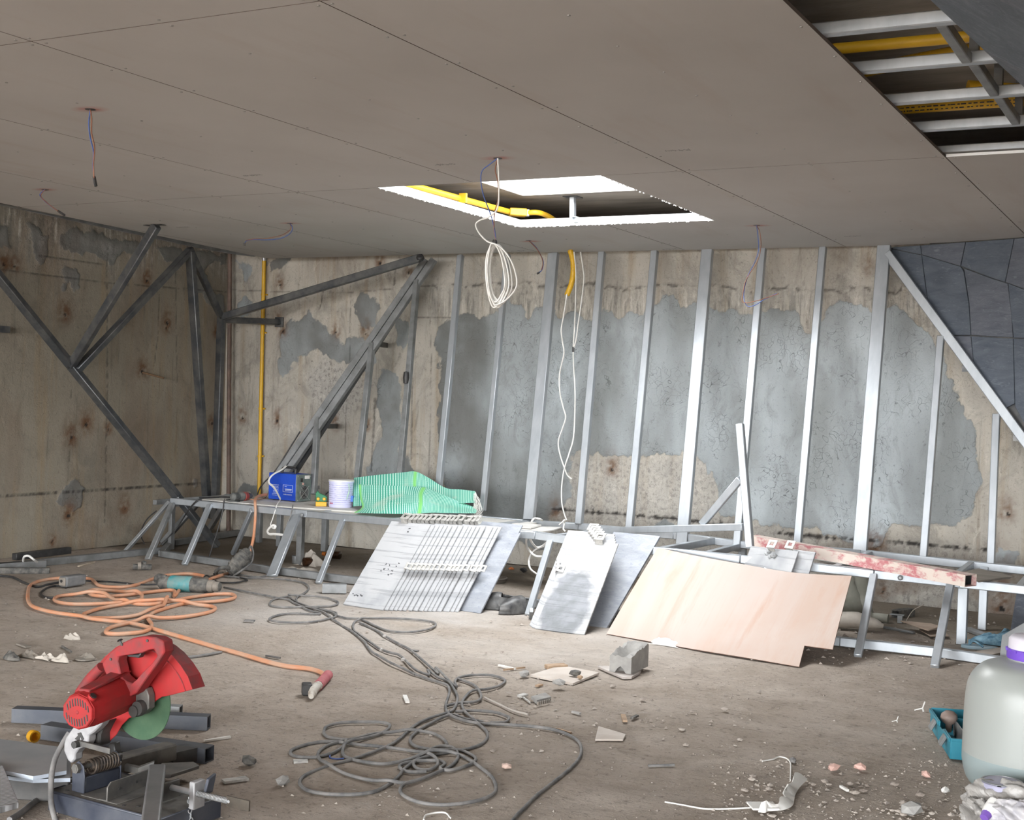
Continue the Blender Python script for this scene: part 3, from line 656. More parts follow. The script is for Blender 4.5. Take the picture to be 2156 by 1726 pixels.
g = G(); g.box(NC + V((-.02, 0, -.0)), (.17, .05, .002)); obj('cut_hole', g, M_BLACK, tr)
for q in (N2, N3, N4, N5):
    g = G(); g.rock(q, (.03, .028, .03), 2, .3); obj('weld_blob', g, M_BLACK, tr, smooth=60)
g = G()
for a, b in zip(left_edge[2:-1], left_edge[3:]): g.beam((a[0] - .02, a[1], ZC + .035), (b[0] - .02, b[1], ZC + .035), .03, .04)
tag(obj('ceiling_edge_channel', g, M_GALVD), 'grey steel channel along the ragged left edge of the plasterboard ceiling', 'channel')
g = G(); a = P(300, 784, x=XL); b = P(345, 796, x=XL + .16); g.tube([a, b], .008, 6); tag(obj('rebar_stub', g, simple('rusty_bar', (.16, .09, .04), (.09, .05, .03), 30, .8)), 'rusty bar end sticking out of the left concrete wall', 'bar')
g = G(); q = P(2, 693, x=XL + .06); g.beam(q + V((0, -.12, 0)), q + V((0, .06, 0)), .06, .05, hollow=.006); tag(obj('square_tube_end', g, M_DARKST), 'short dark square tube end fixed on the left wall', 'tube')
# ------------------------------------------------------------------ conduits and pipes on the walls
def pipe(name, pts, r, m, label, cat, n=10, k=6):
    g = G(); g.tube(spline(pts, k) if len(pts) > 2 else pts, r, n); return tag(obj(name, g, m, smooth=60), label, cat)
t = thing('yellow_conduit', 'straight yellow conduit pipe running down the back wall near the corner', 'pipe', (-7.1, 9.31, .4))
g = G(); g.tube([P(556, 548, y=9.31), P(545, 1060, y=9.31)], .0175, 12); obj('pipe', g, M_YEL, t, smooth=60)
g = G(); g.tube([P(556.6, 520, y=9.31), P(556, 549, y=9.31)], .020, 12); obj('zinc_sleeve', g, M_ZINC, t, smooth=60, label='shiny zinc sleeve at the top')
for py in (620, 700, 860, 960):
    g = G(); q = P(556 - (py - 540) * .0225, py, y=9.31); g.lathe([(.0205, -.008), (.0205, .008)], q, (0, 0, 1), 12); g.box(q + V((.022, .02, 0)), (.016, .02, .014)); obj('pipe_clip', g, M_YEL, t, smooth=40)
M_RUSTP = simple('red_brown_pipe', (.20, .13, .10), (.12, .085, .07), 12, .6)
g = G(); g.tube([P(484, 520, y=9.27), P(481, 1120, y=9.27)], .02, 10); tag(obj('corner_pipe', g, M_RUSTP, smooth=60), 'thin red-brown pipe standing in the corner of the two concrete walls', 'pipe')
# ------------------------------------------------------------------ above the right-hand gap: joists, noggings, hoses
cf = thing('ceiling_grid', 'galvanised ceiling joists across the open gap beside the slate facet', 'frame', (-.8, 5, ZC))
for y in (2.98, 3.487, 3.987, 4.478, 4.982, 5.499, 6.03):
    g = G(); x1 = .35
    g.beam((-1.6, y, ZC + .034), (x1, y, ZC + .034), .04, .04); obj('joist', g, M_GALV, cf, bevel=.004)
for x, y0, y1 in ((-.756, 4.01, 4.46), (-.742, 4.50, 4.96), (-.735, 5.0, 5.48)):
    g = G(); g.beam((x, y0, ZC + .03), (x, y1, ZC + .03), .032, .034); obj('nogging', g, M_GALVD, cf, bevel=.003)
for x, y in ((-.74, 4.478), (-.735, 4.982), (-.73, 5.499), (-.5, 3.987), (-.2, 4.478)):
    g = G(); g.beam((x, y + .02, ZC + .05), (x, y + .02, ZC + .2), .03, .03); obj('hanger', g, M_DARKST, cf)
def ribbed(pts, r, k=60):
    ps = spline(pts, k); return ps, [r * (1 + .06 * math.sin(i * 2.1)) for i in range(len(ps))]
t = thing('yellow_conduit', 'smooth yellow conduit above the open ceiling gap, nearest the top of the photo', 'pipe', (-.9, 4.6, 2.6))
g = G(); g.tube([(-1.7, 4.59, 2.62), (-.2, 4.615, 2.62)], .02, 12); obj('pipe', g, M_YEL, t, smooth=60)
g = G(); ps, rs = ribbed([(-1.5, 5.12, 2.63), (-1.15, 4.93, 2.625), (-.8, 4.775, 2.62), (-.3, 4.62, 2.62)], .024); g.tube(ps, rs, 10)
tag(obj('corrugated_hose', g, M_YEL, smooth=60), 'corrugated yellow hose rising slantwise in the ceiling gap', 'hose')
t = thing('yellow_conduit', 'printed yellow conduit above the third joist of the ceiling gap', 'pipe', (-.9, 5.6, 2.6))
g = G(); g.tube([(-1.7, 5.595, 2.62), (-.2, 5.615, 2.62)], .026, 12); obj('pipe', g, M_YEL, t, smooth=60)
g = G()
for row in (-.006, -.02):
    x = -1.2
    while x < -.75:
        w = random.uniform(.006, .02); g.box((x, 5.6 - .022, 2.62 + row), (w, .002, .0045)); x += w + random.uniform(.004, .012)
obj('printed_text', g, M_BLACK, t, kind='stuff')
g = G(); g.tube(spline([(-.9, 5.35, 2.63), (-.65, 5.45, 2.62), (-.3, 5.3, 2.6)], 8), .024, 10); tag(obj('yellow_hose', g, M_YEL, smooth=60), 'yellow hose bending behind the slate facet at the edge of the ceiling gap', 'hose')
# ------------------------------------------------------------------ inside the square opening: conduit, junction box, hanger
t = thing('yellow_conduit', 'yellow conduit with a junction box inside the square ceiling opening', 'pipe', (-4.4, 7.6, 2.6))
zc_ = 2.585
c = [P(870, 391, z=zc_), P(1000, 425, z=zc_), P(1072, 446, z=zc_)]; e = [P(1108, 448, z=zc_), P(1140, 449, z=zc_), P(1175, 470, z=zc_ - .02)]
g = G(); g.tube([c[0] + (c[0] - c[2]) * .3, c[2]], .02, 12); obj('pipe', g, M_YEL, t, smooth=60)
g = G(); g.tube(spline(e + [P(1190, 500, z=zc_ - .02)], 6), .018, 12); obj('bent_pipe', g, M_YEL, t, smooth=60)
g = G(); q = (c[2] + e[0]) / 2; g.beam(c[2], e[0], .075, .05); bx_ = obj('junction_box', g, M_YEL, t, bevel=.005)
g = G(); g.lathe([(.024, -.01), (.024, .02)], e[0], (e[1] - e[0]), 12); obj('gland', g, M_WHITE, bx_, smooth=40)
g = G(); q = P(975, 417, z=zc_); g.box(q, (.05, .02, .06)); obj('pipe_clip', g, M_YEL, t)
q = P(1206, 414, z=2.68); q2_ = V((q.x, q.y, ZC + .03))
t = thing('ceiling_hanger', 'grey steel hanger post between slab and channel inside the square opening', 'post', q2_)
g = G(); g.beam(P(1206, 466, y=q.y), (q.x, q.y, 2.68), .035, .035); obj('post', g, M_GALV, t, bevel=.003)
g = G(); g.box((q.x, q.y, 2.677), (.10, .10, .006)); obj('foot_plate', g, M_DARKST, t)
# ------------------------------------------------------------------ slate facets on the right
def facet(name, label, poly, rows, mats, jit=.006, seed=1):
    """folded wall facet clad with slate slabs: poly = outline in 3-D, rows = slabs as lists of (u, v) in the facet's own axes"""
rt = thing('wall_right', None, None, (-1, 8, 2), kind='structure')
A = P(1869, 521, z=ZC); B = P(2156, 500, z=ZC); D = P(2230, 1022, pl=SP)
FP = plane(A, B, D); fn = FP[0] if FP[0].dot(V((0, 0, CZ)) - A) > 0 else -FP[0]
FP = (FP[0], A + fn * .02)
def fp(*pts): return [P(px, py, pl=FP) for px, py in pts]
def slabs(pieces, parent, fnn, mats):
    for k, pc in enumerate(pieces):
        c = sum(pc, V()) / len(pc); pc = [p + (c - p).normalized() * .003 for p in pc]
        g = G(); g.prism([p - fnn * random.uniform(0, .003) for p in pc], -fnn * .018); obj('slate_slab', g, mats[k % len(mats)], parent, bevel=.002)
tA, tB = (1869, 521), (2156, 500)
dg = lambda py: 1871 + (py - 540) * (2230 - 1871) / (1022 - 540)
pcs = [fp((1869, 521), (1938, 516), (1940, 536)), fp((1938, 516), (2033, 509), (2022, 560), (1940, 536)), fp((2033, 509), (2135, 501.5), (2116, 594), (2084, 584), (2022, 560)), fp((2135, 501.5), (2300, 489), (2300, 660), (2116, 594)),
       fp((1869, 522), (1940, 536), (1947, 590), (1954, 650), (dg(650), 650)), fp((1940, 536), (2022, 560), (2029, 570), (2040, 640), (2044, 706), (dg(706), 706), (1955, 652), (1947, 590)),
       fp((2029, 564), (2084, 584), (2122, 596), (2130, 660), (2133, 711), (2044, 706), (2040, 640)), fp((2122, 596), (2300, 664), (2300, 716), (2133, 711)),
       fp((dg(706) + 1, 706), (2044, 707), (2050, 774), (dg(772) + 1, 772)), fp((2044, 707), (2133, 712), (2136, 850), (dg(862) + 1, 862), (2050, 776)), fp((2133, 712), (2300, 717), (2300, 1000), (dg(1000), 1000), (2136, 856))]
slabs(pcs, rt, fn, [M_SLATE, M_SLATE_B, M_SLATE, M_SLATE_B, M_SLATE])
g = G(); o_ = fn * .045
g.prism([p - fn * .022 for p in fp((1869, 521), (2300, 489), (2300, 1000), (2230, 1022))], -fn * .02); obj('backing_sheet', g, M_DARKST, rt)
g = G(); g.beam(P(1960, 512, pl=FP) + fn * .012, P(1995, 509, pl=FP) + fn * .012, .006, .014); obj('joint_sliver', g, M_BLACK, rt)
# near facet hanging from the ceiling over the gap
q0, q1_ = P(1957, 0, z=ZC), P(2156, 185, z=ZC); dv = (q1_ - q0).normalized()
a0 = q0 - dv * 1.6; a1 = q0 + dv * 2.7; dn = V((1, .05, -.62)).normalized()
f1n = dv.cross(dn).normalized(); f1n = f1n if f1n.dot(V((0, 0, CZ)) - q0) > 0 else -f1n
pcs = []
for k in range(4):
    s0, s1 = a0 + dv * (k * 1.2 + .96 - 1.2), a0 + dv * (k * 1.2 + .96)
    if k == 0: s0 = a0
    for r_ in range(2): pcs.append([s0 + dn * (.62 * r_), s1 + dn * (.62 * r_), s1 + dn * (.62 * r_ + .62), s0 + dn * (.62 * r_ + .62)])
slabs(pcs, rt, f1n, [M_SLATE_B, M_SLATE, M_SLATE, M_SLATE_B])
g = G(); g.beam(a0 - f1n * .03, a1 - f1n * .03, .012, .014, f1n); obj('edge_strip', g, M_GALV, rt, label='thin pale edge strip')
# ================================================================== things on the bench
def rf(p):
    """horizontal 'right' and 'away' directions as seen from the photographer at p"""
    f = V((p.x, p.y, 0)).normalized(); return V((f.y, -f.x, 0)), f
M_BOARD = simple('pale_cement_board', (.74, .72, .68), (.60, .58, .54), 5, .85, 0, .1, 80)
M_BOARDW = simple('white_board', (.78, .77, .74), (.66, .64, .61), 5, .8)
M_REDBRN = simple('red_brown_primer', (.30, .09, .07), (.22, .07, .055), 9, .7)
def slab_obj(name, px, z, t, m, label, cat, group=None, dz=0):
    pts = [P(a, b, z=z) for a, b in px]; g = G(); g.prism(pts, (0, 0, -t)); return tag(obj(name, g, m, bevel=.0015), label, cat, group)
ZB = .437
slab_obj('bench_board', [(425, 1051), (600, 1066), (748, 1076), (770, 1066), (700, 1058), (520, 1043), (446, 1044)], ZB + .013, .012, M_BOARD, 'long pale board under the blue welding machine on the bench', 'board')
slab_obj('bench_board', [(608, 1072), (760, 1084), (1000, 1104), (1085, 1110), (1130, 1100), (1010, 1088), (900, 1078), (640, 1066)], ZB + .0, .012, M_BOARD, 'long pale board under the green tarpaulin on the bench', 'board')
slab_obj('offcut_board', [(1066, 1106), (1118, 1110), (1140, 1104), (1085, 1100)], ZB + .004, .012, [M_BOARDW], 'small red-edged white offcut lying beside the slate stack on the bench', 'board')
slab_obj('offcut_board', [(1078, 1114), (1130, 1121), (1168, 1114), (1184, 1109), (1140, 1108), (1100, 1110)], ZB - .012, .010, M_BOARDW, 'white pointed offcut board nearest the hanging white cables', 'board')
# blue welding machine
M_WBLUE = simple('blue_paint', (.012, .055, .42), (.018, .08, .50), 5, .4, 0, .03)
M_WGRN = simple('dusty_dark_panel', (.10, .135, .125), (.17, .20, .185), 18, .6)
M_CHROME = simple('wire_chrome', (.55, .57, .56), rough=.3, metal=.8)
M_PRINT = simple('white_print', (.62, .66, .72))
p0 = P(622, 1057, z=ZB + .014); r_, f_ = rf(p0)
bx = (-r_ * .72 + f_ * .69).normalized(); by = (r_ * .70 + f_ * .71).normalized()
ang = math.atan2(-bx.y, -bx.x)
wl = thing('welding_machine', 'blue welding inverter with a dark fan panel standing on the bench', 'machine', p0, (0, 0, math.atan2(bx.y, bx.x)))
# local: x runs along the blue side from the near corner, -y across the fan panel
LW, WW, HW = .305, .165, .215
def sgn_y(): return -1
g = G(); g.box((LW / 2, -WW / 2, HW / 2 + .006), (LW, WW, HW)); obj('case', g, M_WBLUE, wl, True, bevel=.006, seg=2)
g = G(); g.box((-.004, -WW / 2, HW / 2 + .004), (.012, WW + .004, HW + .002)); fp_ = obj('fan_panel', g, M_WGRN, wl, True, bevel=.003)
g = G()
for rr in (.018, .030, .042, .052): g.tube([(-.016, -WW / 2 + rr * math.cos(t), .075 + rr * math.sin(t)) for t in [2 * math.pi * k / 28 for k in range(28)]], .0018, 5, True)
for s in (-1, 1): g.tube([(-.016, -WW / 2 - .052, .075 - s * .052), (-.016, -WW / 2 + .052, .075 + s * .052)], .0025, 5)
obj('fan_guard', g, M_CHROME, fp_, True)
g = G(); g.lathe([(.050, 0), (.050, .002)], (-.0105, -WW / 2, .075), (-1, 0, 0), 24); obj('fan_opening', g, M_BLACK, fp_, True)
g = G(); g.box((-.0115, -WW + .05, HW - .018), (.002, .055, .026)); obj('rating_label', g, M_BOARDW, fp_, True)
g = G(); g.lathe([(.010, 0), (.010, .004)], (-.010, -WW / 2 + .014, HW - .07), (-1, 0, 0), 12); obj('round_sticker', g, simple('pale_red_sticker', (.6, .35, .3)), fp_, True)
g = G(); g.box((-.012, -.05, HW - .04), (.008, .022, .03)); obj('power_switch', g, M_BLACK, fp_, True)
g = G()
for a in ((.014, -.012), (.014, -WW + .012), (HW - .012, -.012), (HW - .012, -WW + .012)): g.lathe([(.005, 0), (.003, .003)], (-.010, a[1], a[0]), (-1, 0, 0), 8)
obj('panel_screw', g, M_CHROME, fp_, True, kind='stuff')
g = G()
x0, z0, w, h = .035, .075, .105, .055
for a, b in (((x0, z0), (x0 + w, z0)), ((x0 + w, z0), (x0 + w, z0 + h)), ((x0 + w, z0 + h), (x0, z0 + h)), ((x0, z0 + h), (x0, z0))):
    g.beam((a[0], .0008, a[1]), (b[0], .0008, b[1]), .0016, .0022, (0, 0, 1) if a[1] == b[1] else (1, 0, 0))
for k in range(4): g.box((x0 + w - .02 - k * .006, .0008, z0 + .042 + .002 * (k % 2)), (.006, .0014, .002))
g.box((x0 + w * .45, .0008, z0 + .022), (.075, .0014, .006)); g.box((x0 + w * .45, .0008, z0 + .012), (.07, .0014, .003))
obj('printed_logo_frame', g, M_PRINT, wl, True, label='white rounded logo frame printed on the blue side')
def text(body, size, parent, mat, M, name='lettering'):
    cu = bpy.data.curves.new(name, 'FONT'); cu.body = body; cu.size = size; cu.extrude = .0006; cu.align_x = 'CENTER'
    tmp = bpy.data.objects.new('t', cu); COL.objects.link(tmp)
    me = bpy.data.meshes.new_from_object(tmp.evaluated_get(bpy.context.evaluated_depsgraph_get())); bpy.data.objects.remove(tmp)
    me.materials.append(mat); me.transform(M); o = bpy.data.objects.new(name, me); COL.objects.link(o); o.parent = parent; return o
# letters face +y (towards the photographer's left), reading from high x to low x
MT = Matrix(((-1, 0, 0, x0 + w * .5), (0, 0, 1, .0008), (0, 1, 0, z0 - .026), (0, 0, 0, 1)))
text('SUPER INVERTER', .0125, wl, M_PRINT, MT)
g = G()
for k in range(8):
    zz_ = .125 - k * .012; g.box((.225 + random.uniform(-.006, .006), .0008, zz_), (random.uniform(.05, .075), .0014, .0028))
obj('printed_lines', g, M_PRINT, wl, True, kind='stuff')
g = G(); g.tube(spline([(.09, -WW / 2, HW), (.09, -WW / 2, HW + .035), (.13, -WW / 2, HW + .05), (.20, -WW / 2, HW + .05), (.235, -WW / 2, HW + .035), (.235, -WW / 2, HW)], 5), .011, 8); obj('carry_handle', g, M_BLACK, wl, True, smooth=60)
for sx in (.04, LW - .04):
    for sy in (-.03, -WW + .03):
        g = G(); g.lathe([(.010, -.008), (.010, .006)], (sx, sy, .008), n=10); obj('foot', g, M_BLACK, wl, True)
# white strap hanging from its handle
hp = lambda x, y, yy: P(x, y, y=yy)
g = G(); sp = [hp(602, 981, 8.42), hp(594, 988, 8.38), hp(576, 998, 8.33), hp(567, 1008, 8.30), hp(567, 1017, 8.3), hp(575, 1024, 8.3), hp(582, 1034, 8.28), hp(588, 1046, 8.2), hp(590, 1052, 8.15), hp(584, 1062, 7.97), hp(580, 1074, 7.93), hp(575, 1090, 7.93), hp(570, 1106, 7.93), hp(576, 1112, 7.92), hp(580, 1108, 7.92), hp(574, 1106, 7.92), hp(566, 1113, 7.92), hp(563, 1119, 7.92), hp(567, 1124, 7.92), hp(576, 1124, 7.91), hp(590, 1125, 7.9), hp(598, 1126, 7.9)]
g.tube(spline(sp, 5), .010, 6, flat=.5); tag(obj('lashing_strap', g, M_WHITE, smooth=60), 'white curled strap hanging from the handle of the blue welding machine', 'strap')
# angle grinder with a red grip on the bench
M_TOOL = simple('dusty_black_tool', (.05, .055, .055), (.16, .16, .15), 14, .7, 0, .2, 60)
M_RED = simple('red_tool_plastic', (.40, .05, .03), (.30, .06, .05), 10, .5)
def axis_tool(name, label, cat, a, b, parts):
    d = (b - a).normalized(); t = thing(name, label, cat, V((a.x, a.y, 0)) + V((0, 0, min(a.z, b.z))))
    for nm, prof, m in parts:
        g = G(); g.lathe(prof, a, d, 14); obj(nm, g, m, t, smooth=45)
    return t
a, b = P(492, 1046, z=ZB + .05), P(536, 1043, z=ZB + .05)
t = axis_tool('angle_grinder', 'dark angle grinder with a red collar lying left of the blue welding machine', 'tool', a, b, (('gear_head', [(.02, -.02), (.034, -.01), (.036, .03), (.03, .05)], M_TOOL), ('body', [(.03, .05), (.036, .06), (.036, .10), (.03, .105)], M_TOOL), ('collar', [(.03, .105), (.037, .11), (.034, .145), (.03, .15)], M_RED), ('tail', [(.03, .15), (.026, .17), (.018, .20), (.01, .21)], M_TOOL)))
g = G(); g.lathe([(.055, -.004), (.055, .004)], a + V((-.005, .0, -.03)), (.1, .1, 1), 18); obj('disc_guard', g, M_TOOL, t, smooth=40)
pipe('tool_cord', [b + V((.02, .01, 0)), P(546, 1030, y=8.5), P(556, 1016, y=8.55), P(580, 990, y=8.6), P(612, 940, y=8.68), P(632, 908, y=8.72)], .006, M_BLACK, 'thin black cord rising behind the welding machine along the double diagonal', 'cable', 6)
pipe('tool_cord', [P(420, 1048, z=ZB + .02), P(445, 1047, z=ZB + .02), P(470, 1046, z=ZB + .02), P(488, 1047, z=ZB + .03)], .007, M_BLACK, 'black cord lying on the far left end of the bench boards', 'cable', 6)
pipe('earth_wire', [P(498, 1041, z=ZB + .05), P(508, 1048, z=ZB + .02), P(522, 1051, z=ZB + .02), P(545, 1051, z=ZB + .02), P(560, 1046, z=ZB + .02), P(566, 1034, z=ZB + .06)], .004, simple('copper_wire', (.42, .22, .13)), 'thin copper wire looping in front of the dark angle grinder', 'wire', 6)
# small green-and-yellow tool
M_GREEN = simple('green_plastic', (.02, .16, .07), (.03, .20, .09), 8, .5); M_YELT = simple('yellow_plastic', (.75, .38, .02), rough=.45)
p0 = P(676, 1066, z=ZB + .014); r_, f_ = rf(p0); az = math.atan2(r_.y, r_.x)
t = thing('measuring_tool', 'small green tool with a yellow base and two yellow knobs beside the bucket', 'tool', p0, (0, 0, az))
g = G(); g.box((0, .03, .018), (.085, .06, .036)); obj('base', g, M_YELT, t, True, bevel=.004)
g = G(); g.prism([(-.042, .002, .036), (.042, .002, .036), (.045, .002, .075), (.02, .002, .088), (-.012, .002, .10), (-.03, .002, .12), (-.045, .002, .10)], (0, .055, 0)); obj('body', g, M_GREEN, t, True, bevel=.004)
for s in (-.024, .022):
    g = G(); g.lathe([(.0, .0), (.012, .0), (.013, .006), (.010, .012), (0, .013)], (s, .004, .058), (0, -1, 0), 14); obj('knob', g, M_YELT, t, True, smooth=40)
g = G(); g.tube(spline([(-.03, .03, .11), (-.03, .03, .14), (-.022, .03, .155), (-.018, .03, .13)], 4), .005, 6); obj('hook', g, M_BLACK, t, True, smooth=60)
pipe('tool_cord', [P(686, 1040, z=ZB + .08), P(694, 1034, y=8.5), P(706, 1028, y=8.5)], .006, M_BLACK, 'short black cord between the green tool and the bucket', 'cable', 6)
# printed bucket
n = NT('printed_lilac_bucket'); sx_ = n.n('SeparateXYZ'); n.l(n.tc.outputs['Object'], sx_.inputs[0])
w_ = n.n('TexWave'); w_.inputs['Scale'].default_value = 19; w_.bands_direction = 'Z'; w_.inputs['Distortion'].default_value = 0; n.l(n.tc.outputs['Object'], w_.inputs[0])
lt = n.math('MULTIPLY', n.ramp(w_.outputs['Fac'], (.55, 0.), (.6, 1.)), n.ramp(n.noise(30, 2, .5, n.co((1, 1, 5))), (.42, 0.), (.5, 1.)))
zm = n.ramp(sx_.outputs['Z'], (.02, 0.), (.03, 1.), (.175, 1.), (.185, 0.))
ml = n.m
n.out(n.mix(n.math('MULTIPLY', n.math('MULTIPLY', lt, zm), .7), (.62, .62, .84), (.32, .32, .55)), .35)
p0 = P(717, 1067, z=ZB + .014)
t = thing('paint_bucket', 'lilac and white printed plastic bucket standing on the bench', 'bucket', p0)
g = G(); g.lathe([(.0, 0), (.088, 0), (.092, .008), (.095, .19), (.099, .192), (.099, .206), (.094, .207)], n=32); obj('body', g, ml, t, True, smooth=40)
g = G(); g.lathe([(.0955, .196), (.100, .203), (.097, .212), (.0, .212)], n=32); obj('lid', g, M_WHITE, t, True, smooth=40)
g = G(); g.tube(spline([(.09, -.03, .185), (.105, -.04, .14), (.098, -.055, .08), (.09, -.05, .07)], 6), .004, 6); obj('handle', g, simple('pale_green_wire', (.45, .65, .5)), t, True, smooth=60)
r_, f_ = rf(p0); g = G()
for k, dx in ((0, -.078), (1, -.066)):
    q = r_ * dx - f_ * math.sqrt(.0975 ** 2 - dx * dx); g.lathe([(.0, .0), (.006, .0), (.006, .0015), (0, .0016)], q + V((0, 0, .033)), q, 4)
obj('red_diamond', g, simple('crimson_print', (.5, .01, .06)), t, True)
g = G(); q = r_ * .085 - f_ * .042; q.normalize(); g.box(q * .0955 + V((0, 0, .07)), (.03, .03, .045), Matrix.Rotation(math.atan2(q.y, q.x), 3, 'Z')); obj('blue_patch', g, simple('blue_print', (.08, .2, .6)), t, True)
# green striped tarpaulin, folded in two layers
n = NT('green_striped_tarpaulin'); u = n.attr('u'); v = n.attr('v')
st = n.math('SINE', n.math('MULTIPLY', u, 300.)); sv = n.math('SINE', n.math('MULTIPLY', v, 260.))
pat = n.ramp(n.math('ADD', n.math('MULTIPLY', st, .5), .5), (.35, 0.), (.55, 1.)); pat2 = n.math('MULTIPLY', n.ramp(n.math('ADD', n.math('MULTIPLY', sv, .5), .5), (.4, 0.), (.6, 1.)), .22)
col = n.mix(pat, (.50, .80, .68), (.05, .38, .27)); col = n.mix(pat2, col, (.10, .48, .34))
col = n.mix(n.math('MULTIPLY', n.ramp(n.noise(6, 4), (.58, 0.), (.7, 1.)), .35), col, (.62, .58, .5))
col = n.mix(n.attr('band'), col, (.22, .62, .18)); M_TARP = n.out(col, .6)
def cloth(name, rows, mat, parent, bands=(), us=1.0, vs=1.0, k=8, thick=.004):
    rr = [spline(r, k) for r in rows]; cols = list(zip(*rr)); cc = [spline(c, 6) for c in cols]; gr = list(zip(*cc))
    g = G(); g.sheet([list(r) for r in gr], (0, thick, thick * .5)); R_, C_ = len(gr), len(gr[0])
    o = obj(name, g, mat, parent, smooth=60); uu = []; vv = []; bb = []
    for rep in range(2):
        for i in range(R_):
            s = 0
            for j in range(C_):
                uu.append(j / (C_ - 1) * us); vv.append(i / (R_ - 1) * vs); bb.append(1.0 if any(a <= j / (C_ - 1) <= b for a, b in bands) else 0.)
    for nm, arr in (('u', uu), ('v', vv), ('band', bb)):
        at = o.data.attributes.new(nm, 'FLOAT', 'POINT'); at.data.foreach_set('value', arr)
    return o
tz = lambda pts, ys: [P(740 + a / 5.674, 970 + b / 5.674, y=y) for (a, b), y in zip(pts, ys if isinstance(ys, (list, tuple)) else [ys] * len(pts))]
t = thing('tarpaulin', 'green and white striped tarpaulin folded in a heap on the bench', 'tarpaulin', P(880, 1075, z=ZB))
cloth('back_layer', [tz([(30, 205), (300, 172), (600, 142), (755, 130), (900, 195), (1120, 325), (1300, 345), (1475, 365)], 8.52),
                     tz([(25, 330), (300, 300), (600, 280), (745, 280), (900, 320), (1120, 410), (1300, 425), (1480, 430)], 8.42),
                     tz([(20, 545), (300, 520), (600, 500), (760, 500), (900, 500), (1120, 500), (1300, 505), (1470, 500)], 8.30)], M_TARP, t, ((.42, .462),), 1.42, .34)
cloth('front_layer', [tz([(88, 285), (300, 292), (600, 306), (850, 318), (1000, 370), (1150, 432), (1300, 495), (1478, 560)], 8.32),
                      tz([(100, 430), (300, 425), (600, 395), (815, 395), (960, 470), (1120, 520), (1300, 562), (1490, 592)], [8.25, 8.2, 8.24, 8.2, 8.15, 8.2, 8.25, 8.25]),
                      tz([(125, 555), (300, 545), (600, 530), (815, 520), (950, 580), (1120, 580), (1300, 600), (1490, 610)], [8.12, 8.08, 8.05, 8.05, 8.03, 8.06, 8.1, 8.1]),
                      tz([(30, 618), (300, 628), (600, 634), (800, 628), (960, 620), (1120, 622), (1300, 624), (1480, 626)], [8.0, 7.98, 7.98, 7.98, 7.98, 8.0, 8.0, 8.0])], M_TARP, t, ((0, .018), (.415, .455)), 1.42, .36)
g = G()
for k in range(46):
    a = P(740 + (1470 + random.uniform(-15, 20)) / 5.674, 970 + (375 + random.random() * 190) / 5.674, y=8.35)
    b = a + V((random.uniform(.03, .09), -.05, random.uniform(-.12, -.03))); b2 = b + V((random.uniform(-.03, .03), -.03, random.uniform(-.10, -.02))); b.z = max(b.z, .445); b2.z = max(b2.z, .44)
    g.tube(spline([a, b, b2], 3), .0014, 4)
obj('fringe', g, M_WHITE, t, kind='stuff', label='frayed pale threads')
g = G(); q = P(893, 1071, y=8.06); g.tube([q + V((0, .02, 0)), q + V((.05, .22, .01))], [.03, .028], 10); obj('fold_shade', g, M_BLACK, t, smooth=50, label='black tube standing in for the shade of a fold')  # black tube set into the cloth as painted shade of a fold
# ================================================================== leaning slabs
n = NT('grooved_grey_slate'); sp_ = n.n('SeparateXYZ'); n.l(n.tc.outputs['Object'], sp_.inputs[0])
wv = n.noise(1, 3, .6, n.co((2.0, 1, 75))); dust = n.ramp(n.noise(4.5, 4, .6, n.co((1, 1, .6))), (.32, 0.), (.55, 1.))
base = n.mix(n.ramp(n.noise(6, 4, .6), (.35, 0.), (.65, 1.)), (.27, .28, .295), (.34, .35, .36)); col = n.mix(n.math('MULTIPLY', dust, .85), base, (.41, .412, .42))
gr = n.ramp(wv, (.38, 1.), (.44, 0.)); col = n.mix(n.math('MULTIPLY', gr, .45), col, (.20, .21, .22))
col = n.mix(n.math('MULTIPLY', n.ramp(n.noise(3.1, 3, .5), (.62, 0.), (.7, 1.)), .35), col, (.30, .30, .30))
M_PANEL = n.out(col, .8, 0, n.bump(gr, .5, .004))
n = NT('wet_patched_slate'); wv = n.noise(1, 3, .6, n.co((2.0, 1, 75))); gr = n.ramp(wv, (.40, 1.), (.48, 0.))
geo = n.tc.outputs['Object']; sp_ = n.n('SeparateXYZ'); n.l(geo, sp_.inputs[0])
wx = n.math('MULTIPLY', n.math('SUBTRACT', sp_.outputs['X'], -.02), 6.2); wz = n.math('MULTIPLY', n.math('SUBTRACT', sp_.outputs['Z'], .13), 4.6)
dd = n.math('SQRT', n.math('ADD', n.math('MULTIPLY', wx, wx), n.math('MULTIPLY', wz, wz)))
wet = n.ramp(n.math('ADD', dd, n.math('MULTIPLY', n.math('SUBTRACT', n.noise(7, 5, .6), .5), .8)), (.78, 1.), (.98, 0.))
base = n.mix(n.ramp(n.noise(5, 4), (.35, 0.), (.65, 1.)), (.39, .395, .40), (.46, .465, .47)); col = n.mix(n.math('MULTIPLY', wet, .95), base, n.mix(n.ramp(n.noise(9, 4), (.4, 0.), (.6, 1.)), (.15, .16, .17), (.22, .23, .25)))
col = n.mix(n.math('MULTIPLY', gr, .4), col, (.18, .19, .20)); M_WET = n.out(col, n.ramp(wet, (0., .8), (1., .55)), 0, n.bump(gr, .5, .004))
M_BSLATE = slate_mat('dusty_blue_slate', (.25, .27, .305), (.36, .375, .405), (.15, .18, .25), 1.6, .3)
M_CLIP = simple('dusty_aluminium_clip', (.56, .55, .52), (.36, .35, .33), 40, .5, .35)
RAILP = V((-4.6, 7.952, .435))
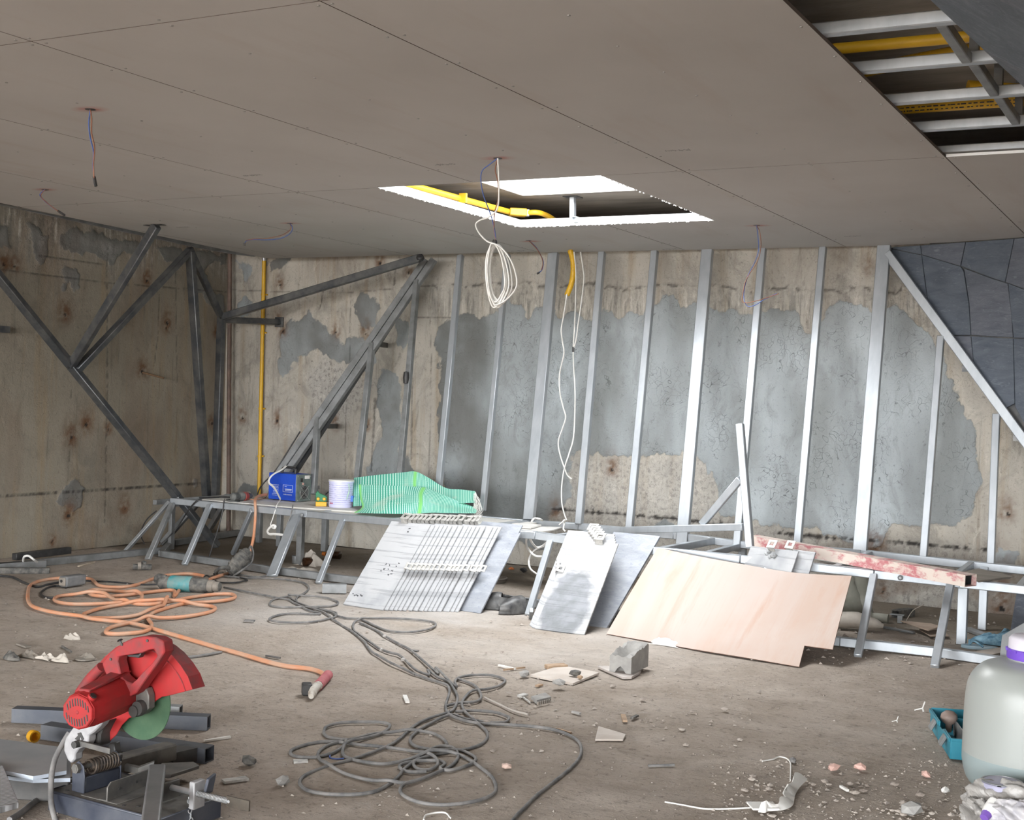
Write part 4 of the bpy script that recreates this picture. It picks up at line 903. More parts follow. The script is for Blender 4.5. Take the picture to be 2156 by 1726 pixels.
def lean_plane(bl, br, rail=None):
    xm = (bl.x + br.x) / 2 + .05; rail = rail or V((xm, yat(xm) - .028, zat(front, xm) + .026)); return plane(bl, br, rail)
def clip_part(parent, o, u, w, n_, s=1.0):
    """bent bracket with a slotted tongue; o = seat, u across, w up, n_ outwards"""
    g = G(); a, h = .021 * s, .040 * s
    g.prism([o - u * a * .8, o + u * a * .8, o + u * a * .8 + n_ * .03 + w * .012, o - u * a * .8 + n_ * .03 + w * .012], w * .004)
    q = o + n_ * .028 + w * .014
    e = .5
    out_ = [q - u * a, q + u * a, q + u * a + w * h - n_ * .012, q - u * a + w * h - n_ * .012]
    inn = [q - u * a * e + w * h * .28 - n_ * .003, q + u * a * e + w * h * .28 - n_ * .003, q + u * a * e + w * h * .75 - n_ * .009, q - u * a * e + w * h * .75 - n_ * .009]
    g.ringprism(out_, inn, n_ * .005)
    return obj('clip', g, M_CLIP, parent)
def top_of(b, u, px, py):
    d = ray(px, py); u = u.normalized(); c = V((0, 0, CZ)); t = (b - c).dot(u) / d.dot(u); return c + d * t
def slab_thing(name, label, cat, bl, u, w, nn, t, m, clips=(), group=None):
    o = thing(name, label, cat, bl + u * .5, group=group)
    g = G(); g.prism([bl, bl + u, bl + u + w, bl + w], -nn * t); obj('slab', g, m, o, bevel=.0012)
    ux, wx_ = u.normalized(), w.normalized()
    for fu, fw, kind_ in clips:
        s = bl + u * fu + w * fw
        if kind_ == 'top': clip_part(o, s - wx_ * .012 - nn * .0, ux, wx_, nn, 1.5)
        else: clip_part(o, s, wx_, ux, nn, 1.15)
    return o
# left fan of slate panels
bl, br = P(722, 1272, z=0), P(806, 1284, z=0)
u0 = br - bl; w0 = top_of(bl, u0, 824, 1097) - bl; nn = u0.cross(w0).normalized(); nn = nn if nn.y < 0 else -nn
px_r = [806, 816, 826, 835, 844, 854, 866, 878, 890, 898, 907, 916, 928, 945, 955, 964]
ORD = ['first', 'second', 'third', 'fourth', 'fifth', 'sixth', 'seventh', 'eighth', 'ninth', 'tenth', 'eleventh', 'twelfth', 'thirteenth', 'fourteenth', 'fifteenth']
labels = {0: 'front slate panel of the fanned stack, the only one fully in view', 15: 'last thin strip of the fanned slate stack, next to the blue-grey slate'}
a_, b_ = P(806, 1284, z=0), P(964, 1288, z=0)
for k, x in enumerate(px_r):
    tt = (x - 806) / (964 - 806); rb = a_.lerp(b_, tt); b0 = rb - u0
    dz = V((0, 0, 0)); o = b0 + dz
    nu = u0.cross(w0).normalized(); nu = nu if nu.y < 0 else -nu
    slab_thing('slate_board', labels.get(k, ORD[k - 1] + ' slate strip right of the full front panel in the fanned stack'), 'panel', o, u0, w0 * random.uniform(.995, 1.005), nu, .009, M_PANEL, ((.36, 1.0, 'top'), (.99, .48, 'side')), 'fanned grey slate panels')
def flat_slab(name, label, pxs, t, m, pl_=None, cat='slab'):
    bl, br = P(*pxs[0], z=0), P(*pxs[1], z=0); pl2 = pl_ or lean_plane(bl, br); pts = [bl, br] + [P(*q, pl=pl2) for q in pxs[2:]]
    nrm_ = pl2[0] if pl2[0].y < 0 else -pl2[0]; g = G(); g.prism(pts, -nrm_ * t); return tag(obj(name, g, m, bevel=.0015), label, cat)
bb_ = P(1009, 1291, z=0)
for lab, off, su, sl in (('blue-grey slate slab at the right end of the fanned stack, its right edge in view', V((0, .012, 0)), 0, .95), ('blue-grey slate slab half hidden, its square top corner showing above the fanned stack', V((-.03, .045, 0)), .0, 1.03)):
    o = bb_ + off - u0; g = G(); pts = [o, o + u0, o + u0 + w0 * sl, o + w0 * sl]
    if su == 0 and sl < 1: pts = [o, o + u0, o + u0 + w0 * sl, o + u0 * .93 + w0 * (sl - .03), o + u0 * .5 + w0 * .80, o + w0 * .7]
    g.prism(pts, -nn * .012); tag(obj('blue_slate', g, M_BSLATE, bevel=.0012), lab, 'slab')
M_MARK = simple('dark_marker', (.05, .05, .055))
fpan = [o for o in COL.objects if o.get('label', '').startswith('front slate panel of the fanned')][0]
g = G(); bl0 = P(722, 1272, z=0); u1 = P(806, 1284, z=0) - bl0
for fu, fw in ((.48, .50), (.58, .49), (.76, .52), (.74, .49), (.50, .44), (.44, .42), (.70, .43), (.73, .40), (.66, .38), (.60, .44), (.10, .12), (.14, .115), (.18, .12), (.24, .115), (.29, .12), (.33, .118), (.55, .93), (.55, .90)):
    q = bl0 + u1 * fu + w0 * fw + nn * .0006
    for z_ in range(2): g.beam(q + u1 * random.uniform(-.03, .0) + w0 * random.uniform(-.012, .012), q + u1 * random.uniform(.0, .03) + w0 * random.uniform(-.012, .012), .004, .001, nn)
obj('scribbled_marks', g, M_MARK, fpan, kind='stuff')
# middle stack
bl, br = P(1126, 1323, z=0), P(1230, 1336, z=0)
u0 = br - bl; w0 = top_of(br, u0, 1302, 1144) - br; nn = u0.cross(w0).normalized(); nn = nn if nn.y < 0 else -nn
names = ['wet-patched slate panel at the front of the middle stack', 'second slate panel in the middle stack, just behind the wet-patched one', 'third slate panel in the middle stack', 'fourth slate panel in the middle stack', 'rear slate panel of the middle stack, nearest the steel leg']
for k in range(5):
    off = V((0, .019 * k, 0)) - u0.normalized() * (.016 * k + (.012 if k else 0))
    ln = 1 + .022 * k
    b0 = bl + off; b0.z = 0
    slab_thing('slate_board', names[k], 'panel', b0, u0, w0 * ln, nn, .011, M_WET if k == 0 else M_PANEL, ((.66 - .03 * k, .985, 'top'), (.02, .60 + .02 * k, 'side')) if k else ((.62, .985, 'top'),))
g = G(); g.beam(P(1117, 1300, z=.0), P(1119, 1284, z=.06), .02, .03); tag(obj('steel_stub', g, M_GALVD), 'short steel stub at the foot of the middle slate stack', 'stub')
flat_slab('blue_slate', 'large blue-grey slate slab leaning between the middle stack and the plywood', [(1195, 1313), (1277, 1322), (1390, 1128), (1292, 1119)], .016, M_BSLATE)
# plywood
n = NT('pink_beige_plywood'); gsrc = n.co((1, 1, 1), (0, 0, 0))
wv = n.noise(1, 5, .6, n.co((9, 1.2, 1.2), (0, .12, 0)), .6); k2 = n.noise(1, 3, .6, n.co((60, 3, 3), (0, .12, 0)))
col = n.mix(n.ramp(n.noise(1, 3, .5, n.co((3.2, .5, .5), (0, .15, 0))), (.40, 0.), (.60, 1.)), (.45, .37, .33), (.43, .325, .27)); col = n.mix(n.math('MULTIPLY', n.ramp(wv, (.56, 0.), (.72, 1.)), .45), col, (.40, .23, .145))
col = n.mix(n.math('MULTIPLY', n.ramp(k2, (.55, 0.), (.8, 1.)), .25), col, (.45, .28, .2)); col = n.mix(n.math('MULTIPLY', n.ramp(n.noise(3, 4), (.5, 0.), (.7, 1.)), .3), col, (.47, .42, .39))
M_PLY = n.out(col, .75, 0, n.bump(k2, .1, .002)); M_PLYE = simple('plywood_edge', (.34, .19, .14), (.22, .13, .10), 30, .8)
bl, br = P(1277, 1334, z=.012), P(1668, 1401, z=0)
top = [P(1385, 1153, y=7.93), P(1793, 1212, y=7.86)]; zb = zat(front, -2.2)
cols_b = [(1277, 1334), (1362, 1349), (1480, 1371), (1571, 1386), (1668, 1401)]
rows = []
topx = [(1385, 1153), (1462, 1169), (1572, 1189), (1655, 1203), (1723, 1209), (1793, 1212)]
botx = [(1277, 1334), (1362, 1349), (1470, 1368), (1575, 1385), (1668, 1401), (1742, 1413)]
ty = [7.50, 7.50, 7.50, 7.50, 7.50, 7.46]
T_ = [P(*p, y=y) for p, y in zip(topx, ty)]; B_ = [P(*p, z=.004) for p in botx]
g = G(); M_, N_ = 14, 30
TT = spline(T_, 6); BB = spline(B_, 6)
nx = len(TT)
gr = []
for i in range(M_ + 1):
    s = i / M_; row = []
    for j in range(nx):
        p = BB[j].lerp(TT[j], s); p = p + V((0, -.012 * math.sin(s * math.pi), 0)); row.append(p)
    gr.append(row)
# the lower right corner is cut out
nj = int(round(nx * .83)); ni = 3
def solid(grid, keep, t):
    R_, C_ = len(grid), len(grid[0]); g = G(); idx = lambda i, j: i * C_ + j; top_ = [V(p) for r in grid for p in r]; n_ = len(top_); ff = []; from collections import Counter
    ed = {}
    for i in range(R_ - 1):
        for j in range(C_ - 1):
            if not keep(i, j): continue
            q = (idx(i, j), idx(i, j + 1), idx(i + 1, j + 1), idx(i + 1, j)); ff.append((q, 0)); ff.append((tuple(k + n_ for k in reversed(q)), 0))
            for a, b in zip(q, q[1:] + q[:1]): ed[(a, b)] = 1
    for (a, b) in list(ed):
        if (b, a) not in ed: ff.append(((b, a, a + n_, b + n_), 1))
    g.v = [tuple(p) for p in top_ + [p + V(t) for p in top_]]; g.f = [f for f, _ in ff]; g.m = [m for _, m in ff]; return g
g = solid(gr, lambda i, j: not (i < ni and j >= nj - 1), (0, .006, -.004))
used = sorted({i for f in g.f for i in f}); rm = {o: k for k, o in enumerate(used)}; g.v = [g.v[i] for i in used]; g.f = [tuple(rm[i] for i in f) for f in g.f]
tag(obj('plywood_sheet', g, [M_PLY, M_PLYE], smooth=30), 'large pinkish plywood sheet with a notched corner leaning on the bench', 'plywood')
# two panels behind the plywood
pp = plane(P(1600, 1345, z=0), P(1700, 1362, z=0), V((-2.4, yat(-2.4) - .03, zat(front, -2.4) + .03))); pn = pp[0] if pp[0].y < 0 else -pp[0]
for lab, px4, off, cl in (('grey slate panel with a splayed clip showing above the plywood sheet', [(1558, 1215), (1660, 1222), (1681, 1160), (1581, 1149)], 0, .47), ('narrow grey slate panel just behind the one above the plywood, right side', [(1640, 1218), (1697, 1226), (1717, 1162), (1660, 1155)], -.03, .10)):
    pts = [P(*q, pl=(pp[0], pp[1] + pn * off)) for q in px4]
    for a, b in ((0, 3), (1, 2)):
        d = (pts[a] - pts[b]).normalized(); pts[a] = pts[a] + d * (pts[a].z / -d.z)
    o = thing('slate_board', lab, 'panel', pts[0]); g = G(); g.prism(pts, -pn * .011); obj('slab', g, M_PANEL, o, bevel=.0012)
    ux = (pts[2] - pts[3]).normalized(); wx_ = (pts[3] - pts[0]).normalized(); clip_part(o, pts[3].lerp(pts[2], cl) - wx_ * .02, ux, wx_, pn, 1.3)
    if off == 0:
        g = G(); s = pts[3].lerp(pts[2], cl) - wx_ * .035
        for k in range(9): g.rock(s + ux * random.uniform(-.035, .035) + wx_ * random.uniform(-.03, .02) + pn * .002, (.014, .008, .010), 1, .4)
        obj('glue_blob', g, M_GALVD, o, kind='stuff')
# ------------------------------------------------------------------ loose steel on the right half of the bench
t = thing('loose_frame', 'loose welded triangle of galvanised tube with a tall upright on the bench', 'frame', P(1570, 1120, y=8.1))
g = G(); g.beam(P(1240, 1118, y=8.1), P(1566, 1109, y=7.7), .045, .045); obj('base_tube', g, M_GALV, t, bevel=.004)
a = P(1558, 892, y=7.74); b = P(1579, 1152, y=7.67)
g = G(); g.beam(a, b, .045, .045, UPS); obj('upright_tube', g, M_GALV, t, bevel=.004)
g = G(); g.beam(P(1559, 1008, y=7.73), P(1478, 1103, y=7.82), .045, .04, UPS); obj('brace_tube', g, M_GALV, t, bevel=.004)
n = NT('red_primer_worn_box'); col = n.mix(n.ramp(n.noise(7, 5, .7, n.co((1, 1, 2))), (.46, 0.), (.58, 1.)), (.58, .50, .44), (.42, .15, .16)); col = n.mix(n.ramp(n.noise(22, 4, .7), (.5, 0.), (.75, 1.)), col, (.60, .46, .42)); M_REDBOX = n.out(col, .75, 0, n.bump(n.noise(50, 3), .15, .003))
g = G(); a, b = P(1585, 1137, z=.475), P(2044, 1222, z=.44); g.beam(a, b, .10, .065, hollow=.004); bsx = tag(obj('box_section', g, M_REDBOX), 'hollow steel box section in worn red primer lying across the bench', 'beam')
g = G(); d = (b - a).normalized(); g.beam(a + d * .03, b - d * .03, .09, .056, hollow=.001); obj('shade_liner', g, M_BLACK, bsx)  # added black liner stands in for the shade inside the hollow section
g = G(); q = a.lerp(b, .72); d = (b - a).normalized(); sd = d.cross(V((0, 0, 1))); g = G(); fr = q + sd * .0
slab_obj('thin_board', [(1985, 1213), (2060, 1196), (2136, 1213), (2058, 1222)], .405, .006, M_SLAB, 'thin grey triangular board lying on the rails behind the red box section', 'board')
slab_obj('thin_board', [(2040, 1212), (2095, 1207), (2128, 1216), (2060, 1224)], .395, .006, M_SLAB, 'second thin grey board under the triangular one', 'board')
slab_obj('thin_board', [(1715, 1176), (1800, 1181), (1835, 1196), (1760, 1192)], .40, .006, M_BOARD, 'thin pale board lying on the rails beneath the red box section', 'board')
# ================================================================== cables hanging from the ceiling
def hang(name, label, hole_px, paths, cat='wires', tip=None, z0=ZC):
    h = P(*hole_px, z=z0); t = thing(name, label, cat, h)
    g = G(); g.lathe([(.0, 0), (.022, 0), (.022, .001), (0, .001)], h + V((0, 0, -.0012)), (0, 0, 1), 9); obj('cut_hole', g, M_BLACK, t)
    for nm, m, r, pts in paths:
        g = G(); g.tube(spline([h] + pts, 6), r, 6); obj(nm, g, m, t, smooth=60)
    if tip is not None:
        g = G(); g.tube(tip, .007, 6); obj('taped_end', g, M_BLACK, t, smooth=60)
    return t
y = HOLES[0].y
hang('ceiling_wires', 'blue and brown wire pair hanging straight from the hole nearest the camera', (190, 230), (('blue_wire', M_BLUEW, .0028, pol([(187, 260), (190, 290), (197, 320), (196, 350), (199, 375)], y=y)), ('brown_wire', M_BRNW, .0028, pol([(193, 250), (193, 280), (199, 310), (197, 345), (198, 375)], y=y - .004))), tip=pol([(198, 372), (202, 392)], y=y))
y = HOLES[1].y
hang('ceiling_wires', 'short blue wire curling from the hole close to the left ceiling edge', (95, 399), (('blue_wire', M_BLUEW, .003, pol([(84, 410), (95, 424), (110, 436), (122, 444)], y=y)), ('brown_wire', M_BRNW, .0026, pol([(86, 412), (97, 425), (112, 437), (123, 445)], y=y - .005))), tip=pol([(122, 444), (136, 453)], y=y))
y = HOLES[2].y
hang('ceiling_wires', 'blue and brown wire pair bending sideways from the hole left of the white cable coil', (610, 470), (('blue_wire', M_BLUEW, .003, pol([(616, 480), (610, 492), (590, 502), (560, 505), (535, 504), (519, 507), (515, 513)], y=y)), ('brown_wire', M_BRNW, .0026, pol([(613, 480), (606, 488), (590, 496), (560, 502), (535, 503), (518, 506)], y=y - .005))), tip=pol([(515, 511), (515, 517)], y=y))
y = HOLES[4].y
hang('ceiling_wires', 'dark wire pair hanging just right of the white cable coil', (1113, 506), (('blue_wire', M_BLUEW, .0034, pol([(1128, 520), (1139, 538), (1144, 552), (1141, 568), (1134, 574)], y=y)), ('brown_wire', M_BRNW, .003, pol([(1130, 524), (1140, 541), (1143, 555), (1140, 568)], y=y - .005))), tip=pol([(1136, 573), (1131, 576)], y=y))
y = HOLES[5].y
hang('ceiling_wires', 'thin blue and brown wires dangling in front of the right-hand studs', (1593, 474), (('blue_wire', M_BLUEW, .0026, pol([(1596, 500), (1597, 525), (1590, 550), (1575, 580), (1567, 610), (1567, 632), (1575, 645), (1590, 642), (1610, 630), (1635, 618)], y=y)), ('brown_wire', M_BRNW, .0024, pol([(1600, 490), (1602, 520), (1594, 552), (1573, 585), (1565, 612), (1564, 636), (1590, 634), (1640, 618)], y=y - .006))))
# the white cable coil
y = HOLES[3].y
cp = lambda a, b: P(760 + a / 2.764, 320 + b / 2.764, y=y)
t = hang('cable_coil', 'white cable coil tied up and hanging from the ceiling beside the square opening', (1048, 333), (('white_cable', M_WHITE, .0042, [cp(*q) for q in ((801, 120), (803, 220), (800, 300), (785, 345), (740, 380), (690, 398), (668, 425), (690, 475), (735, 520), (775, 532))]), ('blue_wire', M_BLUEW, .003, [cp(*q) for q in ((745, 75), (705, 110), (698, 170), (715, 260), (750, 350), (775, 440), (786, 520))]), ('brown_wire', M_BRNW, .003, [cp(*q) for q in ((785, 80), (782, 110), (795, 170), (799, 270), (778, 350), (775, 450), (786, 515))])), 'coil')
for k in range(9):
    wl_, wr_ = random.uniform(-62, -48), random.uniform(36, 75) if k else 118
    dp = random.uniform(860, 905) if k else 890
    cx_ = 790 + random.uniform(-8, 14)
    lp_ = [(779, 535), (cx_ + wl_ * .8, 590), (cx_ + wl_, 680), (cx_ + wl_ * .8, 800), (cx_ + wl_ * .35, dp - 12), (cx_ + 5, dp), (cx_ + wr_ * .55, dp - 35), (cx_ + wr_, 780), (cx_ + wr_ * .85, 670), (cx_ + wr_ * .4, 580)]
    g = G(); ps = [cp(*q) + V((0, (k - 4) * .006, 0)) for q in lp_]; g.tube(spline(ps, 5, True), .0042, 6, True); obj('loop', g, M_WHITE, t, smooth=60)
g = G(); q = cp(779, 525); g.lathe([(.010, -.012), (.013, 0), (.010, .012)], q, (0, 0, 1), 8); obj('tie', g, M_BLACK, t)
# yellow hose and white cables in front of the back wall
zp = lambda a, b, y: P(880 + a / 2.877, 520 + b / 2.877, y=y)
g = G(); ps, rs = ribbed([zp(922, 20, 8.95), zp(938, 80, 8.95), zp(940, 150, 8.95), zp(930, 220, 8.95), zp(902, 292, 8.95)], .021, 20); g.tube(ps, rs, 10); tag(obj('corrugated_hose', g, M_YEL, smooth=60), 'yellow corrugated hose hanging down between two studs of the back wall', 'hose')
pipe('white_cable', [zp(*q, 8.93) for q in ((902, 285), (895, 340), (880, 430), (868, 500), (875, 570), (885, 640), (870, 710), (857, 780), (860, 880), (880, 970), (895, 1030), (875, 1100), (850, 1180), (862, 1260), (885, 1330), (905, 1380), (932, 1405))], .006, M_WHITE, 'white cable coming out of the yellow hose on the back wall', 'cable', 6)
t = thing('white_cable', 'pair of white cables taped together, hanging right of the yellow hose', 'cable', zp(940, 610, 8.93))
for nm, pts in (('strand', ((945, 30), (955, 120), (957, 220), (952, 400), (946, 520), (940, 615))), ('strand', ((985, 30), (1000, 130), (1005, 200), (985, 370), (970, 470), (958, 560), (942, 618))), ('strand', ((941, 625), (942, 700), (950, 840), (951, 960), (942, 1150), (915, 1250), (885, 1350), (870, 1460), (872, 1550), (885, 1610), (900, 1655)))):
    g = G(); g.tube(spline([zp(*q, 8.93 - (.2 * max(0, q[1] - 1100) / 550)) for q in pts], 5), .0055, 6); obj(nm, g, M_WHITE, t, smooth=60)
g = G(); q = zp(941, 620, 8.93); g.tube([q + V((0, 0, .02)), q - V((0, 0, .02))], .009, 8); obj('black_tape', g, M_BLACK, t)
# white cables looped under and over the bench
k5 = lambda a, b, y: P(1080 + a / 6.165, 1070 + b / 6.165, y=y)
pipe('white_cable', [k5(178, 380, 7.66), k5(170, 430, 7.7), k5(182, 500, 7.8), k5(225, 565, 7.85), k5(300, 620, 7.85), k5(410, 628, 7.8)], .008, M_WHITE, 'white cable drooping under the bench rail, left of the steel leg', 'cable', 6)
pipe('white_cable', [k5(215, 380, 7.66), k5(250, 450, 7.75), k5(310, 508, 7.85), k5(380, 490, 7.85), k5(440, 440, 7.8), k5(475, 410, 7.68)], .008, M_WHITE, 'white cable making a short arc under the bench rail', 'cable', 6)
pipe('white_cable', [k5(400, 490, 8.1), k5(320, 520, 8.1), k5(240, 590, 8.1), k5(205, 690, 8.1), k5(230, 790, 8.05), k5(320, 860, 8.0)], .008, M_WHITE, 'white cable swinging down towards the floor beside the black shoes', 'cable', 6)
pipe('white_cable', [k5(235, 195, 8.0), k5(255, 150, 8.0), k5(290, 130, 8.02), k5(350, 140, 8.05), k5(380, 155, 8.1)], .007, M_WHITE, 'white cable end arching above the offcut boards on the bench', 'cable', 6)
pipe('white_cable', [k5(600, 215, 8.2), k5(640, 180, 8.2), k5(672, 150, 8.2), k5(665, 205, 8.2), k5(655, 270, 7.9), k5(672, 290, 7.8)], .006, M_WHITE, 'white cable end sticking up between the bench rails', 'cable', 6)
# ================================================================== hoses and cables on the floor
M_ORA = simple('orange_hose', (.58, .24, .12), (.52, .32, .22), 7, .6, 0, .1, 120)
def floor_path(pts, r, up=None, k=5):
    sp_ = spline([P(x, y, z=r) for x, y in pts], k); out = []
    for i, p in enumerate(sp_): out.append(p)
    # later passes ride over earlier ones
    n_ = len(out); arr = np.array([(p.x, p.y) for p in out]); zz = np.full(n_, r)
    for i in range(n_):
        if i < 12: continue
        d = np.hypot(arr[:i - 8, 0] - arr[i, 0], arr[:i - 8, 1] - arr[i, 1])
        j = int(np.argmin(d))
        if d[j] < r * 2.2: zz[i] = max(zz[i], min(zz[j] + r * 1.9, r * 5))
    z0_ = np.minimum(zz, r * 4.2); zz = z0_.copy()
    for _ in range(9): zz = np.maximum(z0_ * .93, (np.concatenate([zz[:1], zz[:-1]]) + zz + np.concatenate([zz[1:], zz[-1:]])) / 3)
    zz = (np.concatenate([zz[:1], zz[:-1]]) + zz * 2 + np.concatenate([zz[1:], zz[-1:]])) / 4
    return [V((p.x, p.y, float(z))) for p, z in zip(out, zz)]
def floor_cable(name, pts, r, m, label, cat='cable', n=7, k=5, extra=None):
    g = G(); g.tube(floor_path(pts, r, k=k), r, n); o = obj(name, g, m, extra, smooth=60)
    return tag(o, label, cat) if extra is None else o
oz = lambda pts: [(a / 2.837, 1150 + b / 2.837) for a, b in pts]
t = thing('orange_hose', 'long orange welding hose looped over the floor, ending in a red clamp', 'hose', P(250, 1290, z=0))
floor_cable('hose', oz([(1215, 176), (1160, 166), (1100, 163), (980, 175), (900, 198), (820, 228), (740, 243), (650, 243), (590, 232), (565, 212), (540, 195), (480, 190), (400, 188), (300, 195), (220, 212), (180, 235), (168, 270), (168, 320), (190, 355), (260, 380), (360, 400), (480, 415), (540, 430), (640, 442), (760, 455), (860, 475), (960, 505), (1080, 540), (1200, 575), (1320, 610), (1450, 645), (1600, 690), (1720, 717), (1840, 730), (1900, 745), (1932, 763), (1945, 785)]), .0115, M_ORA, '', extra=t)
floor_cable('hose', oz([(1070, 262), (1040, 300), (1035, 262), (900, 272), (760, 290), (650, 298), (560, 292), (525, 275), (540, 262), (600, 260), (700, 268), (780, 280), (840, 290), (848, 305), (830, 320), (760, 332), (640, 340), (500, 345), (400, 342), (340, 330), (325, 315), (350, 298), (420, 290), (520, 288), (600, 292), (650, 305), (700, 325), (760, 338), (830, 345), (900, 345), (980, 335), (1100, 312), (1200, 296), (1300, 285), (1380, 285), (1405, 298), (1390, 312), (1320, 325), (1200, 335), (1100, 342), (1020, 362), (960, 380), (910, 400), (885, 430), (905, 465), (898, 490), (870, 505), (820, 515), (720, 522), (650, 520), (632, 508), (660, 485), (720, 468), (800, 452), (880, 437), (960, 430), (1080, 422), (1180, 408), (1260, 390), (1285, 372), (1260, 357), (1180, 350), (1080, 342), (980, 336), (900, 342), (800, 345), (700, 352), (600, 370), (520, 395), (500, 410), (530, 425), (620, 430), (720, 425), (820, 412), (900, 395), (960, 370), (985, 348), (1000, 330)]), .0115, M_ORA, '', extra=t)
a, b = P(685, 1427, z=.022), P(670, 1443, z=.024)
g = G(); g.tube([a + (a - b) * .4, b], .024, 10); obj('red_sleeve', g, simple('faded_red_rubber', (.36, .07, .09), (.45, .14, .15), 14, .7), t, smooth=50)
g = G(); c_ = P(655, 1466, z=.02); g.tube(spline([b, b.lerp(c_, .5) + V((0, 0, .012)), c_], 4), [.021] * 5 + [.02, .02, .017, .012][:4], 9); cl = obj('clamp_body', g, simple('worn_white_plastic', (.60, .57, .52), (.32, .27, .22), 30, .7), t, smooth=50)
g = G(); q = P(646, 1450, z=.03); g.box(q, (.045, .06, .05), Matrix.Rotation(.7, 3, 'Z')); g.beam(q, c_.lerp(b, .5), .02, .02); obj('clamp_jaw', g, M_BLACK, cl, bevel=.005)
# hose climbing to the bench
pipe('orange_hose', [P(442, 1219, z=.014), P(462, 1212, z=.014), P(481, 1206, z=.014), P(501, 1195, y=7.55), P(520, 1173, y=7.65), P(531, 1145, y=7.75), P(536, 1111, y=7.85), P(538, 1075, y=7.90), P(537, 1058, y=7.92), P(538, 1050, y=8.0), P(545, 1044, y=8.15), P(560, 1041, y=8.3)], .0115, M_ORA, 'orange hose climbing from the floor up to the blue welding machine', 'hose', 8)
# grey cables of the middle of the floor
m5 = lambda pts: [(560 + a / 5.39, 1180 + b / 5.39) for a, b in pts]
p7 = lambda pts: [(560 + a / 3.08, 1400 + b / 3.08) for a, b in pts]
d7 = lambda pts: [(420 + a / 7.187, 1110 + b / 7.187) for a, b in pts]
RC = .0064
floor_cable('grey_cable', d7([(370, 905), (600, 950), (850, 1000), (1050, 1040)]) + m5([(140, 425), (250, 440), (320, 480), (420, 520), (560, 540), (640, 560), (760, 590), (800, 620), (900, 650), (1000, 655), (1060, 660), (1150, 695), (1250, 745), (1350, 785), (1450, 805), (1560, 812), (1700, 805), (1850, 775), (1925, 735), (1900, 700), (1800, 680), (1650, 665), (1450, 655), (1300, 652), (1180, 655), (1100, 670), (1010, 695), (988, 740), (1000, 790), (1050, 830), (1130, 890), (1220, 950), (1290, 1000), (1400, 1040), (1500, 1065), (1570, 1120), (1640, 1190), (1720, 1250), (1850, 1294)]) + p7([(1050, 30), (1110, 75), (1180, 105), (1215, 150), (1240, 200), (1235, 250), (1200, 300), (1100, 330), (1000, 370), (930, 420), (870, 475), (800, 520), (700, 560), (560, 610), (400, 655), (280, 700), (225, 740), (225, 780), (280, 815), (400, 835), (560, 838), (700, 820), (800, 770), (860, 720), (900, 670), (980, 610), (1060, 550), (1130, 525), (1200, 530), (1240, 565), (1240, 610), (1190, 660), (1100, 700), (1000, 740), (900, 765), (780, 765), (640, 740), (500, 700), (390, 650), (340, 600), (345, 560), (400, 520), (480, 495), (600, 470), (700, 445), (860, 435), (1000, 430), (1090, 445), (1150, 480), (1175, 515)]), RC, M_GREY, 'grey cable from the teal drill, looping far left in the near tangle')
floor_cable('grey_cable', d7([(380, 738), (700, 765), (1000, 770), (1300, 790), (1480, 815), (1600, 850), (1655, 920), (1600, 985), (1500, 1040)]) + m5([(345, 430), (360, 475), (460, 512), (560, 552), (650, 582), (720, 630), (740, 655), (800, 690), (870, 740), (960, 790), (1050, 860), (1120, 920), (1150, 970), (1200, 1030), (1280, 1080), (1400, 1150), (1550, 1220), (1690, 1290)]) + p7([(950, 52), (1040, 85), (1130, 112), (1175, 130), (1190, 165), (1180, 210), (1165, 265), (1185, 315), (1260, 350), (1350, 372), (1450, 380), (1550, 385), (1700, 395), (1850, 415), (1960, 450), (2030, 500), (2045, 560), (2020, 620), (1950, 690), (1850, 770), (1750, 850), (1680, 920), (1620, 980), (1570, 1050)]), RC, M_GREY, 'grey cable sweeping right of the near tangle and leaving at the bottom')
floor_cable('grey_cable', m5([(1060, 702), (1150, 742), (1270, 800), (1350, 855), (1500, 940), (1620, 1000), (1720, 1080), (1800, 1150), (1880, 1220), (1960, 1290)]) + p7([(1100, 30), (1160, 80), (1235, 140), (1225, 105), (1260, 78), (1350, 65), (1450, 65), (1530, 85), (1550, 105), (1510, 135), (1430, 155), (1340, 165), (1290, 210), (1270, 250), (1290, 300), (1340, 345), (1390, 390), (1430, 430), (1435, 470), (1400, 510), (1320, 540), (1230, 555), (1150, 570), (1050, 590), (960, 630), (980, 670), (1050, 680), (1110, 650), (1100, 610), (1000, 570), (880, 545), (720, 525), (600, 515), (500, 500), (380, 495), (260, 515), (170, 550), (165, 580), (230, 598), (340, 595), (440, 565), (510, 520), (510, 490), (440, 475), (390, 460), (375, 430), (400, 395), (500, 372), (640, 368), (740, 370), (800, 385), (790, 415), (740, 445), (640, 475), (540, 510), (500, 550), (510, 590), (600, 620), (750, 640), (870, 625), (1000, 595), (1120, 575), (1240, 580), (1330, 620), (1400, 670), (1460, 720), (1490, 780), (1480, 830), (1400, 870), (1280, 895), (1140, 905), (1000, 890), (900, 850), (870, 810), (900, 770), (1000, 740), (1100, 700)]), RC, M_GREY, 'grey cable forming the big round loop at the front of the near tangle')
floor_cable('grey_cable', p7([(1165, 265), (1250, 245), (1340, 240), (1390, 220), (1390, 180), (1350, 130), (1280, 100), (1238, 88)]), RC, M_GREY, 'short grey cable bight at the top of the near tangle')
